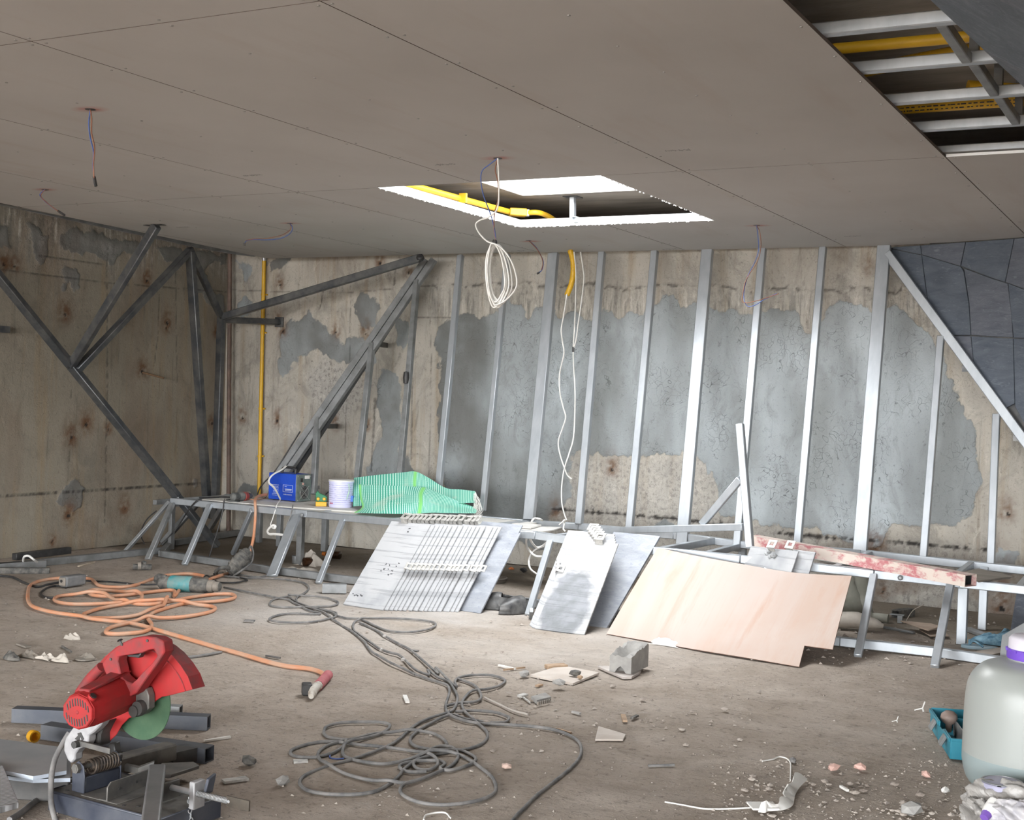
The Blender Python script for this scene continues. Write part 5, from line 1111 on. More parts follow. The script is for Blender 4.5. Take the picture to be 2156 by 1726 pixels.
floor_cable('grey_cable', p7([(1230, 302), (1350, 295), (1480, 305), (1560, 330), (1575, 350), (1540, 372), (1440, 370), (1300, 350), (1200, 320), (1080, 370), (980, 430), (935, 480), (960, 520), (1060, 545), (1180, 550), (1260, 550), (1330, 580), (1360, 610), (1320, 645), (1200, 680), (1130, 670), (1160, 640), (1120, 620), (1000, 620), (900, 635), (865, 660), (920, 690), (1040, 690)]), RC, M_GREY, 'grey cable with a flat loop at the right of the near tangle')
floor_cable('grey_cable', m5([(360, 475), (300, 440), (250, 408), (140, 428), (70, 450), (42, 490), (70, 515), (200, 530), (400, 525), (600, 522), (740, 515), (815, 490), (800, 460), (700, 425), (550, 405), (400, 398), (250, 405)]), RC, M_GREY, 'grey cable loop lying nearest the slanted bench legs')
floor_cable('grey_cable', m5([(330, 480), (480, 560), (620, 602), (500, 605), (300, 600), (150, 615), (50, 650), (50, 675), (150, 695), (350, 705), (550, 692), (700, 660), (780, 640), (800, 600), (760, 580), (560, 535)]), RC, M_GREY, 'flat grey cable loop lying left of the slate panels on the pale floor')
for pts in ((1345, 855), (1310, 1010), (1555, 1120)): 
    g = G(); x, y_ = m5([pts])[0]; q = P(x, y_, z=.02); g.rock(q, (.013, .013, .010), 1, .3); tag(obj('cable_knot', g, simple('grey_tape', (.36, .34, .32))), 'pale tape knot tied round a grey cable, ' + {1345: 'right-hand strand', 1310: 'upper middle strand', 1555: 'lower middle strand'}[pts[0]], 'knot')
lz = lambda pts: [(a / 4.687, 1120 + b / 4.687) for a, b in pts]
floor_cable('black_cable', lz([(-20, 430), (60, 435), (140, 450), (220, 490), (300, 520), (380, 540), (460, 520), (560, 500), (640, 490)]), .008, M_BLACK, 'black cable running along the floor on the far left')
floor_cable('black_cable', lz([(650, 545), (560, 530), (480, 545), (420, 580), (405, 610), (430, 635), (500, 648), (560, 645)]), .007, M_BLACK, 'black cable loop beside the grey plug box')
floor_cable('black_cable', lz([(800, 480), (950, 485), (1080, 490), (1250, 505), (1400, 520), (1560, 515)]), .006, M_BLACK, 'thin black cable between the plug box and the teal drill')
floor_cable('black_cable', d7([(60, 745), (110, 730), (160, 755), (220, 800), (300, 832), (420, 840), (560, 835), (680, 810), (720, 795), (560, 745), (420, 710), (330, 690), (210, 705)]), .006, M_BLACK, 'black cable bent in a narrow loop by the chuck of the teal drill')
pipe('black_cable', [P(*q, y=yy) for q, yy in zip([(430, 1213), (436, 1190), (447, 1150), (460, 1110), (470, 1070), (472, 1050)], [7.7, 7.75, 7.82, 7.9, 7.93, 7.95])], .005, M_BLACK, 'thin black cable stretched from the floor up to the bench edge', 'cable', 6)
pipe('black_cable', [P(*q, y=yy) for q, yy in zip([(424, 1052), (412, 1056), (398, 1072), (385, 1092), (372, 1112), (355, 1130), (335, 1148)], [7.95, 7.93, 7.95, 8.0, 8.0, 7.95, 7.9])], .006, M_BLACK, 'black cable dropping behind the two left bench legs', 'cable', 6)
pipe('black_cable', [P(*q, y=yy) for q, yy in zip([(330, 1075), (312, 1090), (300, 1110), (297, 1128), (304, 1145)], [8.0, 7.95, 7.9, 7.85, 7.8])], .005, M_BLACK, 'short black cable bowed out left of the bench', 'cable', 6)
pipe('grey_cable', [P(*q, y=yy) for q, yy in zip([(617, 1063), (612, 1085), (604, 1105), (598, 1130), (592, 1165), (580, 1192), (560, 1208)], [7.93, 7.86, 7.84, 7.8, 7.72, 7.6, 7.5])], .005, M_GREY, 'grey cable running down behind the wide slanted leg', 'cable', 6)
floor_cable('grey_cable', [(560, 1213), (530, 1214), (505, 1210), (480, 1214)], .006, M_GREY, 'short grey cable at the foot of the wide slanted leg')
# loose rod, wires
floor_cable('thin_rod', [(372, 1386), (420, 1381), (466, 1373)], .008, simple('grey_rod', (.13, .13, .125), (.2, .19, .18), 30), 'thin grey rod lying just right of the red saw guard', 'rod')
floor_cable('thin_rod', [(1020, 1468), (1050, 1482), (1080, 1496), (1112, 1504)], .005, simple('pale_rod', (.42, .38, .34)), 'thin pale rod lying right of the near cable tangle', 'rod')
floor_cable('blue_wire', p7([(440, 565), (415, 585), (420, 602), (460, 608), (505, 605)]), .003, M_BLUEW, 'small bit of blue wire inside the near cable tangle', 'wire')
floor_cable('string', [(1580, 1700), (1545, 1702), (1510, 1703), (1480, 1702), (1440, 1695), (1400, 1688)], .003, M_WHITE, 'white string trailing left of the cloth strip', 'string')
floor_cable('string', [(1664, 1642), (1665, 1620), (1664, 1605), (1655, 1596), (1640, 1593), (1628, 1598), (1605, 1602)], .0028, M_WHITE, 'white string curling behind the cloth strip', 'string')
floor_cable('string', [(892, 1726), (898, 1715), (925, 1710), (940, 1712), (948, 1722)], .003, M_WHITE, 'pale bent string at the very bottom of the photo', 'string')
# ================================================================== tools and bits on the floor
M_TEAL = simple('teal_tool_plastic', (.03, .24, .26), (.16, .26, .25), 16, .55)
M_DUSTBLK = simple('dusty_black', (.045, .045, .044), (.17, .158, .14), 22, .8, 0, .3, 70)
M_DUSTTAN = simple('dusty_tan_metal', (.28, .245, .205), (.20, .18, .155), 16, .7, .2)
a, b = P(343, 1226, z=.05), P(466, 1237, z=.04); b.z = .045
L_ = (b - a).length
t = axis_tool('rotary_drill', 'teal and black rotary drill lying on the floor by the orange hose', 'drill', a, b, (
    ('end_cap', [(.0, -.03), (.028, -.028), (.045, -.01), (.047, .03), (.046, .05)], M_DUSTBLK), ('motor_housing', [(.046, .05), (.052, .06), (.053, .20), (.050, .205)], M_TEAL),
    ('gear_housing', [(.050, .205), (.050, .22), (.046, .23), (.046, .30), (.038, .32)], M_DUSTBLK), ('nose', [(.038, .32), (.041, .33), (.040, .355), (.033, .36), (.034, .39), (.029, .395)], M_DUSTTAN),
    ('chuck', [(.029, .395), (.031, .40), (.027, L_ - .01), (.012, L_)], M_DUSTBLK)))
d = (b - a).normalized(); sd = d.cross(V((0, 0, 1)))
g = G(); q = a + d * .02; g.tube(spline([q + V((0, 0, .03)), q - d * .05 + V((0, 0, .035)), q - d * .07 - sd * .02 + V((0, 0, .01)), q - d * .04 - sd * .05 + V((0, 0, -.01))], 5), .022, 9); obj('handle', g, M_DUSTBLK, t, smooth=60)
# grey dusty grinder leaning on its cord
c0 = P(505, 1182, y=7.36); r_, f_ = rf(c0)
ax_ = (r_ * .62 + V((0, 0, 1)) * .72 + f_ * .35).normalized()
t = thing('angle_grinder', 'dusty black angle grinder propped on end against the orange hose', 'tool', P(492, 1205, z=0))
g = G(); g.lathe([(.0, -.115), (.045, -.105), (.062, -.06), (.066, 0), (.060, .06), (.04, .10), (0, .11)], c0, ax_, 16, .75); obj('housing', g, M_DUSTBLK, t, smooth=50)
for k in range(4):
    g = G(); o_ = c0 + ax_ * (-.06 + .04 * k); g.lathe([(.064, -.006), (.069, 0), (.064, .006)], o_, ax_, 16, .75); obj('rib', g, M_DUSTBLK, t, smooth=40)
g = G(); g.tube(spline([c0 + ax_ * .09, P(528, 1150, y=7.5), P(533, 1165, y=7.5), P(528, 1185, y=7.45), P(510, 1200, y=7.3), P(492, 1212, z=.01)], 6), .008, 7); obj('cord', g, M_GREY, t, smooth=60)
g = G(); q = P(478, 1206, z=.03); g.tube(spline([c0 - ax_ * .10, P(480, 1195, y=7.25), P(462, 1197, y=7.2), P(455, 1205, z=.02), P(470, 1207, z=.01)], 5), .014, 8); obj('side_handle', g, M_DUSTBLK, t, smooth=60)
g = G(); g.tube(spline([P(456, 1203, z=.02), P(462, 1196, z=.05), P(472, 1196, z=.05), P(478, 1204, z=.02), P(481, 1208, z=.01)], 5), .006, 6); obj('wire_handle', g, M_WHITE, t, smooth=60)
# plug box
q = P(152, 1238, z=0); r_, f_ = rf(q)
t = thing('plug_box', 'dusty grey plug box lying over the orange hose on the left', 'plug', q, (0, 0, math.atan2(r_.y, r_.x) + .75), )
g = G(); g.box((.03, .03, .045), (.17, .075, .07)); obj('body', g, simple('dusty_blue_grey', (.12, .125, .13), (.20, .195, .19), 15, .7), t, True, bevel=.012, seg=2)
g = G(); g.box((-.058, .03, .045), (.012, .06, .055)); obj('front_plate', g, M_DUSTTAN, t, True, bevel=.006)
g = G(); g.lathe([(.010, 0), (.010, .004)], (-.065, .03, .05), (-1, 0, 0), 10); obj('socket', g, M_BLACK, t, True)
# dusty lump of fittings
q = P(298, 1200, z=0); t = thing('clamp_fitting', 'small dusty metal clamp lying alone on the floor at left', 'clamp', q)
g = G(); r_, f_ = rf(q); g.tube([q - r_ * .06 + V((0, 0, .025)), q + r_ * .07 + V((0, 0, .022))], .022, 8); obj('tube', g, M_DUSTBLK, t, smooth=40)
g = G(); g.lathe([(.03, -.012), (.03, .012)], q - r_ * .015 + V((0, 0, .03)), r_, 12); obj('ring', g, M_DUSTTAN, t)
g = G(); g.rock(q + r_ * .01 + f_ * .02 + V((0, 0, .045)), (.035, .02, .03), 1, .3); obj('jaw', g, M_DUSTBLK, t)
# bottles
M_BOT = simple('brown_bottle_glass', (.05, .02, .008), (.02, .01, .006), 9, .15)
for lab, A_, B_, cap in (('brown glass bottle with an orange cap lying under the bench', (682, 1166), (716, 1169), 1), ('very dark bottle lying under the bench beside the wide leg', (672, 1181), (640, 1183), 0)):
    a, b = P(*A_, z=.035), P(*B_, z=.035); b.z = a.z = .036; d = b - a; L_ = d.length
    t = thing('bottle', lab, 'bottle', (a.x, a.y, 0))
    g = G(); g.lathe([(.012, 0), (.013, L_ * .25), (.033, L_ * .42), (.034, L_ * .98), (.028, L_)], a, d, 16); obj('body', g, M_BOT, t, smooth=50)
    g = G(); g.lathe([(.0, -.012), (.016, -.012), (.016, .02), (.012, .022)], a, d, 12); obj('cap', g, simple('orange_cap', (.55, .16, .02)) if cap else M_BLACK, t, smooth=40)
# scraps under the bench
M_RAG = simple('pale_rag', (.55, .50, .44), (.42, .38, .33), 12, .9, 0, .4, 40)
def crumple(name, c, sx, sy, sz, m, label, cat, seed=0, nx=14, ny=10, rot=0., parent=None):
    rs = np.random.RandomState(seed); X, Y = np.meshgrid(np.linspace(0, 1, nx), np.linspace(0, 1, ny), indexing='ij')
    hgt = np.sin(X * math.pi) ** .6 * np.sin(Y * math.pi) ** .6 * (.55 + 1.3 * (fbm(X * 3 + seed, Y * 3, .8, seed + 3, 4) + .3)); hgt = np.clip(hgt, 0.02, None)
    ca, sa = math.cos(rot), math.sin(rot); grid = []
    for i in range(nx):
        row = []
        for j in range(ny):
            x = (X[i, j] - .5) * sx * (1 + .25 * math.sin(6 * Y[i, j] + seed)); y = (Y[i, j] - .5) * sy * (1 + .2 * math.sin(5 * X[i, j] + seed))
            row.append(V((c.x + x * ca - y * sa, c.y + x * sa + y * ca, c.z + .004 + hgt[i, j] * sz)))
        grid.append(row)
    g = G(); g.sheet(grid, (0, 0, -.003)); o = obj(name, g, m, parent, smooth=70); return tag(o, label, cat) if parent is None else tag(o, label)
crumple('rag', P(655, 1190, z=0), .22, .14, .07, M_RAG, 'pale crumpled rag under the bench between two slanted legs', 'rag', 3)
crumple('rag', P(640, 1208, z=0), .34, .12, .035, M_RAG, 'flat pale rag lying across the low floor rail under the bench', 'rag', 5)
g = G(); q = P(624, 1186, z=0); g.lathe([(.035, 0), (.036, .06), (.033, .062), (.032, .02), (0, .02)], q, n=14); tag(obj('tin_can', g, M_GALVD, smooth=40), 'small grey tin can under the bench beside the wide slanted leg', 'can')
for (px, py), (w, h, d_), lab in (((617, 1203), (.05, .05, .05), 'short square tube stub behind the wide slanted leg'), ((704, 1238), (.16, .06, .06), 'grey steel block at the foot of the slate fan')):
    q = P(px, py, z=h / 2); g = G(); r_, f_ = rf(q); g.beam(q - r_ * w / 2, q + r_ * w / 2, d_, h, hollow=.004); tag(obj('steel_stub', g, M_GALVD), lab, 'stub')
# steel sections along the left wall
def floor_bar(name, a, b, w, h, m, label, z=None, cat='bar', hollow=0, bevel=.003):
    p, q = P(*a, z=z or h / 2), P(*b, z=z or h / 2); g = G(); g.beam(p, q, w, h, hollow=hollow); return tag(obj(name, g, m, bevel=0 if hollow else bevel), label, cat)
floor_bar('steel_channel', (338, 1158), (-40, 1197), .055, .05, M_GALVD, 'long galvanised channel lying along the foot of the left wall', cat='channel')
floor_bar('dark_bar', (30, 1172), (146, 1158), .05, .05, M_BLACK, 'black bar lying between the channel and the left wall', z=.055)
floor_bar('steel_tube', (-40, 1196), (94, 1186), .055, .05, M_GALVD, 'short galvanised tube lying on the floor in front of the long channel', cat='tube', hollow=.004)
floor_bar('steel_tube', (-30, 1201), (105, 1201), .04, .04, M_DUSTBLK, 'dark dusty tube nearest the camera among the tubes along the left wall', cat='tube')
pipe('white_hook', [P(49, 1181, z=.06), P(51, 1172, z=.10), P(60, 1170, z=.11), P(70, 1177, z=.09), P(78, 1183, z=.06)], .008, M_WHITE, 'white bent plastic hook on the tubes along the left wall', 'hook')
floor_bar('wood_batten', (165, 1192), (198, 1183), .02, .012, simple('pale_wood', (.50, .42, .33), (.42, .35, .27), 20, .8), 'thin pale wooden batten on the floor near the left wall', cat='batten')
# shoes under the middle of the bench
M_SHOE = simple('black_rubber_shoe', (.035, .035, .037), (.12, .118, .115), 20, .45, 0, .15, 60)
def clog(pos, yaw, label, L=.27):
    t = thing('shoe', label, 'shoe', pos, (0, 0, yaw), 'black shoes under the bench'); N = 18; K = 16
    def half(x): return .034 + .020 * math.sin(math.pi * min(1, max(0, x)) ** .8) + (.004 if x < .4 else 0)
    g = G(); prof = []
    xs = [i / (N - 1) for i in range(N)]
    def w_at(x): 
        e = min(1, (x / .14)) ** .5 if x < .14 else (min(1, (1 - x) / .22) ** .5 if x > .78 else 1); return max(.002, half(x) * e)
    out = [V((-L / 2 + L * x, -w_at(x), 0)) for x in xs] + [V((-L / 2 + L * x, w_at(x), 0)) for x in reversed(xs)]
    g.prism(out, (0, 0, .022)); obj('sole', g, M_SHOE, t, True, bevel=.004)
    g = G(); grid = []
    for i in range(N):
        x = .34 + .655 * i / (N - 1); hh = .026 + .062 * (math.sin(math.pi * min(1, (1.02 - x) / .70) * .55)) ** .9; row = []
        for k in range(K):
            a = math.pi * k / (K - 1); row.append(V((-L / 2 + L * x, -w_at(x) * math.cos(a) * 1.02, .02 + hh * math.sin(a) ** .7)))
        grid.append(row)
    g.sheet(grid, (-.006, 0, -.004)); obj('upper', g, M_SHOE, t, True, smooth=60)
    g = G(); ps = [V((-L / 2 + L * .36, -w_at(.36), .075)), V((-L / 2 + L * .2, -w_at(.2) * 1.02, .07)), V((-L / 2 + L * .03, -w_at(.06), .066)), V((-L / 2 - .006, 0, .066)), V((-L / 2 + L * .03, w_at(.06), .066)), V((-L / 2 + L * .2, w_at(.2) * 1.02, .07)), V((-L / 2 + L * .36, w_at(.36), .075))]
    rr = spline(ps, 4); g.sheet([[p + V((0, 0, .012)) for p in rr], rr, [V((p.x, p.y, .018)) for p in rr]], (.002, 0, 0)); obj('heel_cup', g, M_SHOE, t, True, smooth=60)
    g = G(); g.prism([v * .9 + V((0, 0, .023)) for v in out], (0, 0, .002)); obj('insole', g, M_BLACK, t, True)
q = P(1040, 1283, z=0); r_, f_ = rf(q); yv = math.atan2(r_.y, r_.x)
clog(P(1040, 1281, z=0), yv + 3.0, 'dusty black shoe next to the blue-grey slate slab')
clog(P(1086, 1290, z=0), yv + 3.75, 'black clog with an open heel, nearest the slanted steel leg', .26)
g = G(); q = P(1040, 1226, z=0); g.lathe([(.0, .004), (.085, .004), (.095, .03), (.10, .032), (.10, .038), (.088, .038), (.08, .014), (0, .014)], q, n=24); tag(obj('round_dish', g, M_DUSTTAN, smooth=40), 'shallow round dish on the floor under the bench, right of the slate fan', 'dish')
for (px, py), m, s, lab in (((1077, 1197), simple('orange_bit', (.55, .18, .06)), .03, 'small orange plug on the floor under the bench'), ((1102, 1199), M_BLACK, .045, 'small black scrap on the floor under the bench by the wall')):
    q = P(px, py, z=s * .4); g = G(); g.rock(q, (s, s * .6, s * .4), 1, .3); tag(obj('scrap', g, m), lab, 'scrap')
# ================================================================== block, offcuts and rubble in the middle of the floor
M_CEM = simple('cement_grey', (.36, .35, .33), (.27, .262, .25), 16, .95, 0, .6, 60)
q = P(1312, 1418, z=0)
slab_obj('broken_tile', [(1258, 1402), (1310, 1424), (1330, 1424), (1345, 1416), (1350, 1411), (1300, 1402), (1262, 1401)], .014, .012, simple('pale_tile', (.50, .46, .43), (.42, .38, .35), 9, .85), 'thin broken tile lying under the cement block', 'tile')
A_, B_ = P(1293, 1419, z=.015), P(1331, 1402, z=.015); ax_ = (B_ - A_); ax_.z = 0; Ln = .23; ax_.normalize(); sd = V((ax_.y, -ax_.x, 0))
g = G(); NX, NY = 14, 9; wd = .115; o0 = P(1283, 1413, z=.014)
top_, bot_ = [], []
for i in range(NX):
    rt_, rb_ = [], []
    for j in range(NY):
        u, v = i / (NX - 1), j / (NY - 1); p = o0 + ax_ * (Ln * u) + sd * (wd * v)
        h_ = .088 + .035 * u; tr_d = max(0, 1 - ((v - .42) / .36) ** 2) * max(0, 1 - ((u - .42) / .42) ** 4) * .055
        edge_ = .012 if (i in (0, NX - 1) or j in (0, NY - 1)) else 0
        rt_.append(p + V((0, 0, h_ - tr_d - edge_ * random.random() + random.uniform(-.004, .004))))
        nb_ = max(0, 1 - ((v - .5) / .22) ** 2) * .032 if i < 3 else 0
        rb_.append(p + V((0, 0, nb_)))
    top_.append(rt_); bot_.append(rb_)
g.sheet(top_); g.sheet(bot_)
b_ = NX * NY; ix = lambda i, j: i * NY + j
for i in range(NX - 1):
    for j in (0, NY - 1): g.f.append((ix(i, j), ix(i + 1, j), ix(i + 1, j) + b_, ix(i, j) + b_)); g.m.append(0)
for j in range(NY - 1):
    for i in (0, NX - 1): g.f.append((ix(i, j), ix(i, j + 1), ix(i, j + 1) + b_, ix(i, j) + b_)); g.m.append(0)
tag(obj('cement_block', g, M_CEM, smooth=35), 'broken grey cement block with a hollow top lying on the floor', 'block')
M_PLYTOP = simple('dusty_board', (.58, .53, .48), (.48, .42, .37), 7, .9)
slab_obj('board_offcut', [(1116, 1420), (1206, 1438), (1262, 1415), (1180, 1400)], .013, .011, M_PLYTOP, 'thin dusty board offcut with a brown edge, left of the cement block', 'board')
M_WOODC = simple('splintered_wood', (.42, .30, .20), (.30, .21, .14), 18, .85)
floor_bar('wood_chip', (1150, 1404), (1192, 1402), .05, .022, M_WOODC, 'splintered wood chunk behind the board offcut', cat='chip')
for (px, py, a_), m, lab in (((1104, 1418, .035), M_CEM, 'grey cube of rubble left of the board offcut'), ((1211, 1416, .032), M_DUSTBLK, 'dark cube lying on the board offcut'), ((1178, 1436, .035), M_CEM, 'pale rubble chunk leaning on the front edge of the board offcut'), ((1222, 1425, .02), M_WOODC, 'small brown chip on the board offcut beside the dark cube'), ((524, 1600, .035), M_DUSTBLK, 'dark pointed offcut lying right of the red saw'), ((1067, 1612, .022), simple('pink_pebble', (.50, .36, .30)), 'round pink pebble right of the near cable tangle'),
                         ((595, 1643, .03), M_CEM, 'grey stone left of the near cable tangle'), ((1756, 1615, .03), simple('pink_tile_bit', (.52, .33, .28)), 'pink brick chip, the longer of two on the right floor'), ((1812, 1614, .026), simple('pink_tile_bit', (.52, .33, .28)), 'pink brick chip standing up, right of the longer one'), ((1950, 1630, .022), simple('pink_tile_bit', (.52, .33, .28)), 'small pink chip close to the big jug'), ((1918, 1700, .045), M_CEM, 'largest pale stone at the bottom right'), ((1990, 1663, .022), M_WHITE, 'small white stone near the big jug'), ((1670, 1600, .02), M_GREY, 'grey chip by the end of the curled string')):
    zf = .014 if 'offcut' in lab and 'on the' in lab else 0
    q = P(px, py, z=a_ * .55 + zf); g = G(); g.rock(q, (a_, a_ * .7, a_ * .55), 1, .22, Matrix.Rotation(random.random() * 3, 3, 'Z')); tag(obj('rubble_chunk', g, m), lab, 'stone')
slab_obj('tile_chip', [(1253, 1556), (1312, 1556), (1318, 1545), (1260, 1528)], .008, .007, M_PLYTOP, 'flat pale tile piece on the floor in front of the cement block', 'tile')
q = P(1126, 1474, z=0); t = thing('grooved_offcut', 'grooved grey slate offcut lying near the cable tangle', 'offcut', q)
g = G(); g.prism(pol([(1118, 1474), (1130, 1482), (1160, 1475), (1148, 1466)], z=0), (0, 0, .018)); obj('piece', g, M_CEM, t)
g = G(); 
for k in range(6):
    e = P(1133 + k * 4.6, 1480 - k * 1.1, z=.012); g.box(e + V((.002, -.004, 0)), (.008, .008, .014))
obj('ridge', g, M_DUSTTAN, t, kind='stuff')
floor_bar('clip', (1093, 1466), (1108, 1462), .03, .012, M_CLIP, 'small aluminium clip lying near the grooved offcut', cat='clip'); floor_bar('clip', (1102, 1468), (1116, 1479), .01, .008, M_CLIP, 'thin bent bracket lying beside the grooved offcut', cat='clip')
crumple('plastic_scrap', P(1402, 1358, z=0), .16, .07, .03, M_BOARDW, 'white crumpled plastic scrap at the foot of the plywood sheet', 'scrap', 9)
crumple('plastic_scrap', P(1784, 1361, z=0), .05, .04, .03, M_BOARDW, 'small white scrap on the floor behind the plywood corner', 'scrap', 11)
def tripod(px, py, s, label):
    q = P(px, py, z=0); g = G(); c = q + V((0, 0, s * .4))
    for a in ((-1, -.2, -.35), (.25, .1, .9), (.2, -.3, -.38)): g.beam(c, c + V(a) * s, s * .18, s * .12)
    tag(obj('tile_spacer', g, M_WHITE), label, 'spacer')
tripod(1942, 1497, .034, 'small white three-legged tile spacer left of the blue toolbox'); tripod(1888, 1520, .02, 'small pale spacer lying flat left of the blue toolbox')
SLAB_ = ['white upright scrap right of the red hose clamp', 'thin brown chip behind the grey rubble cube', 'small dark strip just above the near cable tangle, on the pale floor', 'dark short strip left of the flat grey cable loop', 'white splinter leading to the grey rubble cube', 'thin brown splinter crossing the white splinter', 'dark bit standing behind the flat pale tile piece', 'dark thin strip right of the bit behind the pale tile piece', 'thin grey strip left of the flat pale tile piece', 'grey folded strip by the left loop of the near cable tangle', 'grey hollow strip on the floor right of the saw vise', 'white thin strip right of the long tube behind the saw', 'brown splinter lying on the grey cable leaving the near tangle', 'thin dark line of scrap right of the near cable tangle', 'tan strip on the floor at the far left edge', 'thin dark stick behind the red saw handle', 'small white splinter among the bottom right stones', 'thin grey strip left of the red hose clamp']
for k, (px, py, px2, py2, w, m) in enumerate(((852, 1464, 858, 1478, .018, M_WHITE), (1130, 1444, 1140, 1441, .02, M_WOODC), (865, 1369, 880, 1371, .02, M_GREY), (515, 1306, 536, 1307, .03, M_GREY), (1050, 1400, 1085, 1408, .012, M_WHITE), (1060, 1410, 1105, 1405, .008, M_WOODC), (1312, 1505, 1316, 1518, .02, M_WOODC), (1330, 1512, 1342, 1506, .014, M_DUSTBLK), (1205, 1498, 1222, 1502, .014, M_CEM), (618, 1603, 648, 1602, .03, M_CLIP), (470, 1645, 520, 1638, .035, M_CLIP), (430, 1560, 485, 1551, .012, M_WHITE), (1172, 1534, 1202, 1543, .012, M_WOODC), (1365, 1612, 1420, 1610, .008, M_GREY), (40, 1355, 60, 1362, .03, M_DUSTTAN), (130, 1360, 150, 1372, .008, M_DUSTBLK), (1770, 1655, 1785, 1664, .010, M_WHITE), (560, 1380, 590, 1385, .01, M_GREY))):
    p, q = P(px, py, z=.006), P(px2, py2, z=.006); g = G(); g.beam(p, q, w, .008); tag(obj('scrap_strip', g, m), SLAB_[k], 'scrap')
for k, (px, py) in enumerate(((62, 1383), (95, 1387), (180, 1388), (150, 1345), (25, 1388), (130, 1392))):
    crumple('dirty_scrap', P(px, py, z=0), .09, .05, .025, [M_DUSTTAN, M_RAG, M_DUSTTAN, M_RAG, M_DUSTBLK, M_RAG][k], ['tan crumpled scrap second from the left edge behind the saw', 'pale crumpled scrap between the tan one and the worn disc', 'tan scrap beside the worn cutting disc behind the saw', 'pale scrap highest up behind the saw handle', 'black crumpled scrap at the left edge behind the saw', 'pale curled scrap just left of the worn cutting disc'][k], 'scrap', 20 + k)
g = G(); q = P(180, 1389, z=0); g.lathe([(.02, 0), (.05, .004), (.05, .01), (.02, .012)], q, n=16); tag(obj('worn_disc', g, M_DUSTTAN), 'worn round cutting disc lying behind the red saw', 'disc')
# white cloth strip
g = G(); cs = spline(pol([(1602, 1703), (1630, 1702), (1650, 1692), (1655, 1672), (1665, 1655), (1682, 1638)], z=.012), 5)
gr = [[p + V((.0, -.028, .0)) + V((.01 * math.sin(i), 0, 0)) for i, p in enumerate(cs)], [p + V((.006 * math.sin(i * 1.3), 0, .022 + .008 * math.sin(i * .9))) for i, p in enumerate(cs)], [p + V((.028, .012, 0)) for p in cs]]
g.sheet(gr, (0, 0, -.003)); q = P(1606, 1700, z=.01); g.box(q + V((0, 0, .006)), (.09, .075, .006), Matrix.Rotation(.6, 3, 'Z')); tag(obj('cloth_strip', g, M_WHITE, smooth=60), 'white twisted cloth strip on the floor at the bottom right', 'cloth')
# loose grit over the whole floor
rs = np.random.RandomState(4); g = G()
def grit(n, fx, s0, s1):
    for _ in range(n):
        px, py = fx(rs); s = s0 + (s1 - s0) * rs.rand() ** 3; q = P(px, py, z=s * .3)
        if q.y > 9.15 or q.x < -7.8: continue
        k = [(1, 0, 0), (-.5, .85, 0), (-.5, -.85, 0), (0, 0, .8)]; a = rs.rand() * 6.3; ca, sa = math.cos(a), math.sin(a)
        g.add([q + V(((x * ca - y * sa) * s * (.6 + rs.rand()), (x * sa + y * ca) * s * (.6 + rs.rand()), z * s * (.4 + rs.rand() * .8) - s * .3)) for x, y, z in k], [(0, 2, 1), (0, 1, 3), (1, 2, 3), (2, 0, 3)])
grit(1500, lambda r: (r.rand() * 2156, 1330 + 396 * r.rand() ** .7), .002, .009)
grit(900, lambda r: (1500 + 620 * r.rand(), 1600 + 126 * r.rand()), .002, .010)
grit(400, lambda r: (r.rand() * 2100, 1210 + 140 * r.rand()), .004, .014)
grit(500, lambda r: (900 + 700 * r.rand(), 1370 + 180 * r.rand()), .003, .012)
grit(250, lambda r: (1700 + 400 * r.rand(), 1290 + 110 * r.rand()), .004, .02)
for k in range(60):
    if k < 40: px, py, s = 1560 + 480 * rs.rand(), 1640 + 80 * rs.rand(), .005 + .008 * rs.rand()
    else: px, py, s = 950 + 900 * rs.rand(), 1440 + 200 * rs.rand(), .006 + .008 * rs.rand()
    g.rock(P(px, py, z=s * .5), (s * 1.3, s, s * .6), 1, .3)
tag(obj('loose_grit', g, simple('grit', (.42, .375, .33), (.24, .20, .17), 3, .95)), 'loose grit and stone chips strewn over the dusty floor', 'grit', kind='stuff')
# ================================================================== under the right half of the bench
M_BAGC = simple('olive_canvas', (.20, .20, .165), (.29, .285, .245), 7, .9, 0, .3, 40)
q = P(1775, 1296, z=0); q = P(1775, 1300, z=0); r_, f_ = rf(q)
t = thing('canvas_bag', 'olive canvas bag hanging under the bench behind the plywood sheet', 'bag', q)
def loft(rings, m, nm, parent, sm=70):
    g = G(); K = 20; vs = []; n_ = len(rings)
    for c, a_, b_, ph in rings:
        for k in range(K):
            th = 2 * math.pi * k / K; w = 1 + .07 * math.sin(5 * th + ph) + .04 * math.sin(9 * th + ph * 2); vs.append(c + r_ * (a_ * math.cos(th) * w) + f_ * (b_ * math.sin(th) * w))
    fs = [tuple(range(K - 1, -1, -1)), tuple((n_ - 1) * K + k for k in range(K))]
    for i in range(n_ - 1):
        for k in range(K): fs.append((i * K + k, i * K + (k + 1) % K, (i + 1) * K + (k + 1) % K, (i + 1) * K + k))
    g.add(vs, fs); return obj(nm, g, m, parent, smooth=sm)
bp = lambda px, py: P(px, py, y=q.y)
loft([(bp(1782, 1300), .08, .05, 0), (bp(1782, 1290), .13, .08, .3), (bp(1785, 1270), .135, .085, .6), (bp(1788, 1245), .09, .07, 1.0), (bp(1785, 1225), .06, .05, 1.5), (bp(1780, 1205), .09, .045, 2), (bp(1778, 1196), .10, .04, 2.2)], M_BAGC, 'body', t)
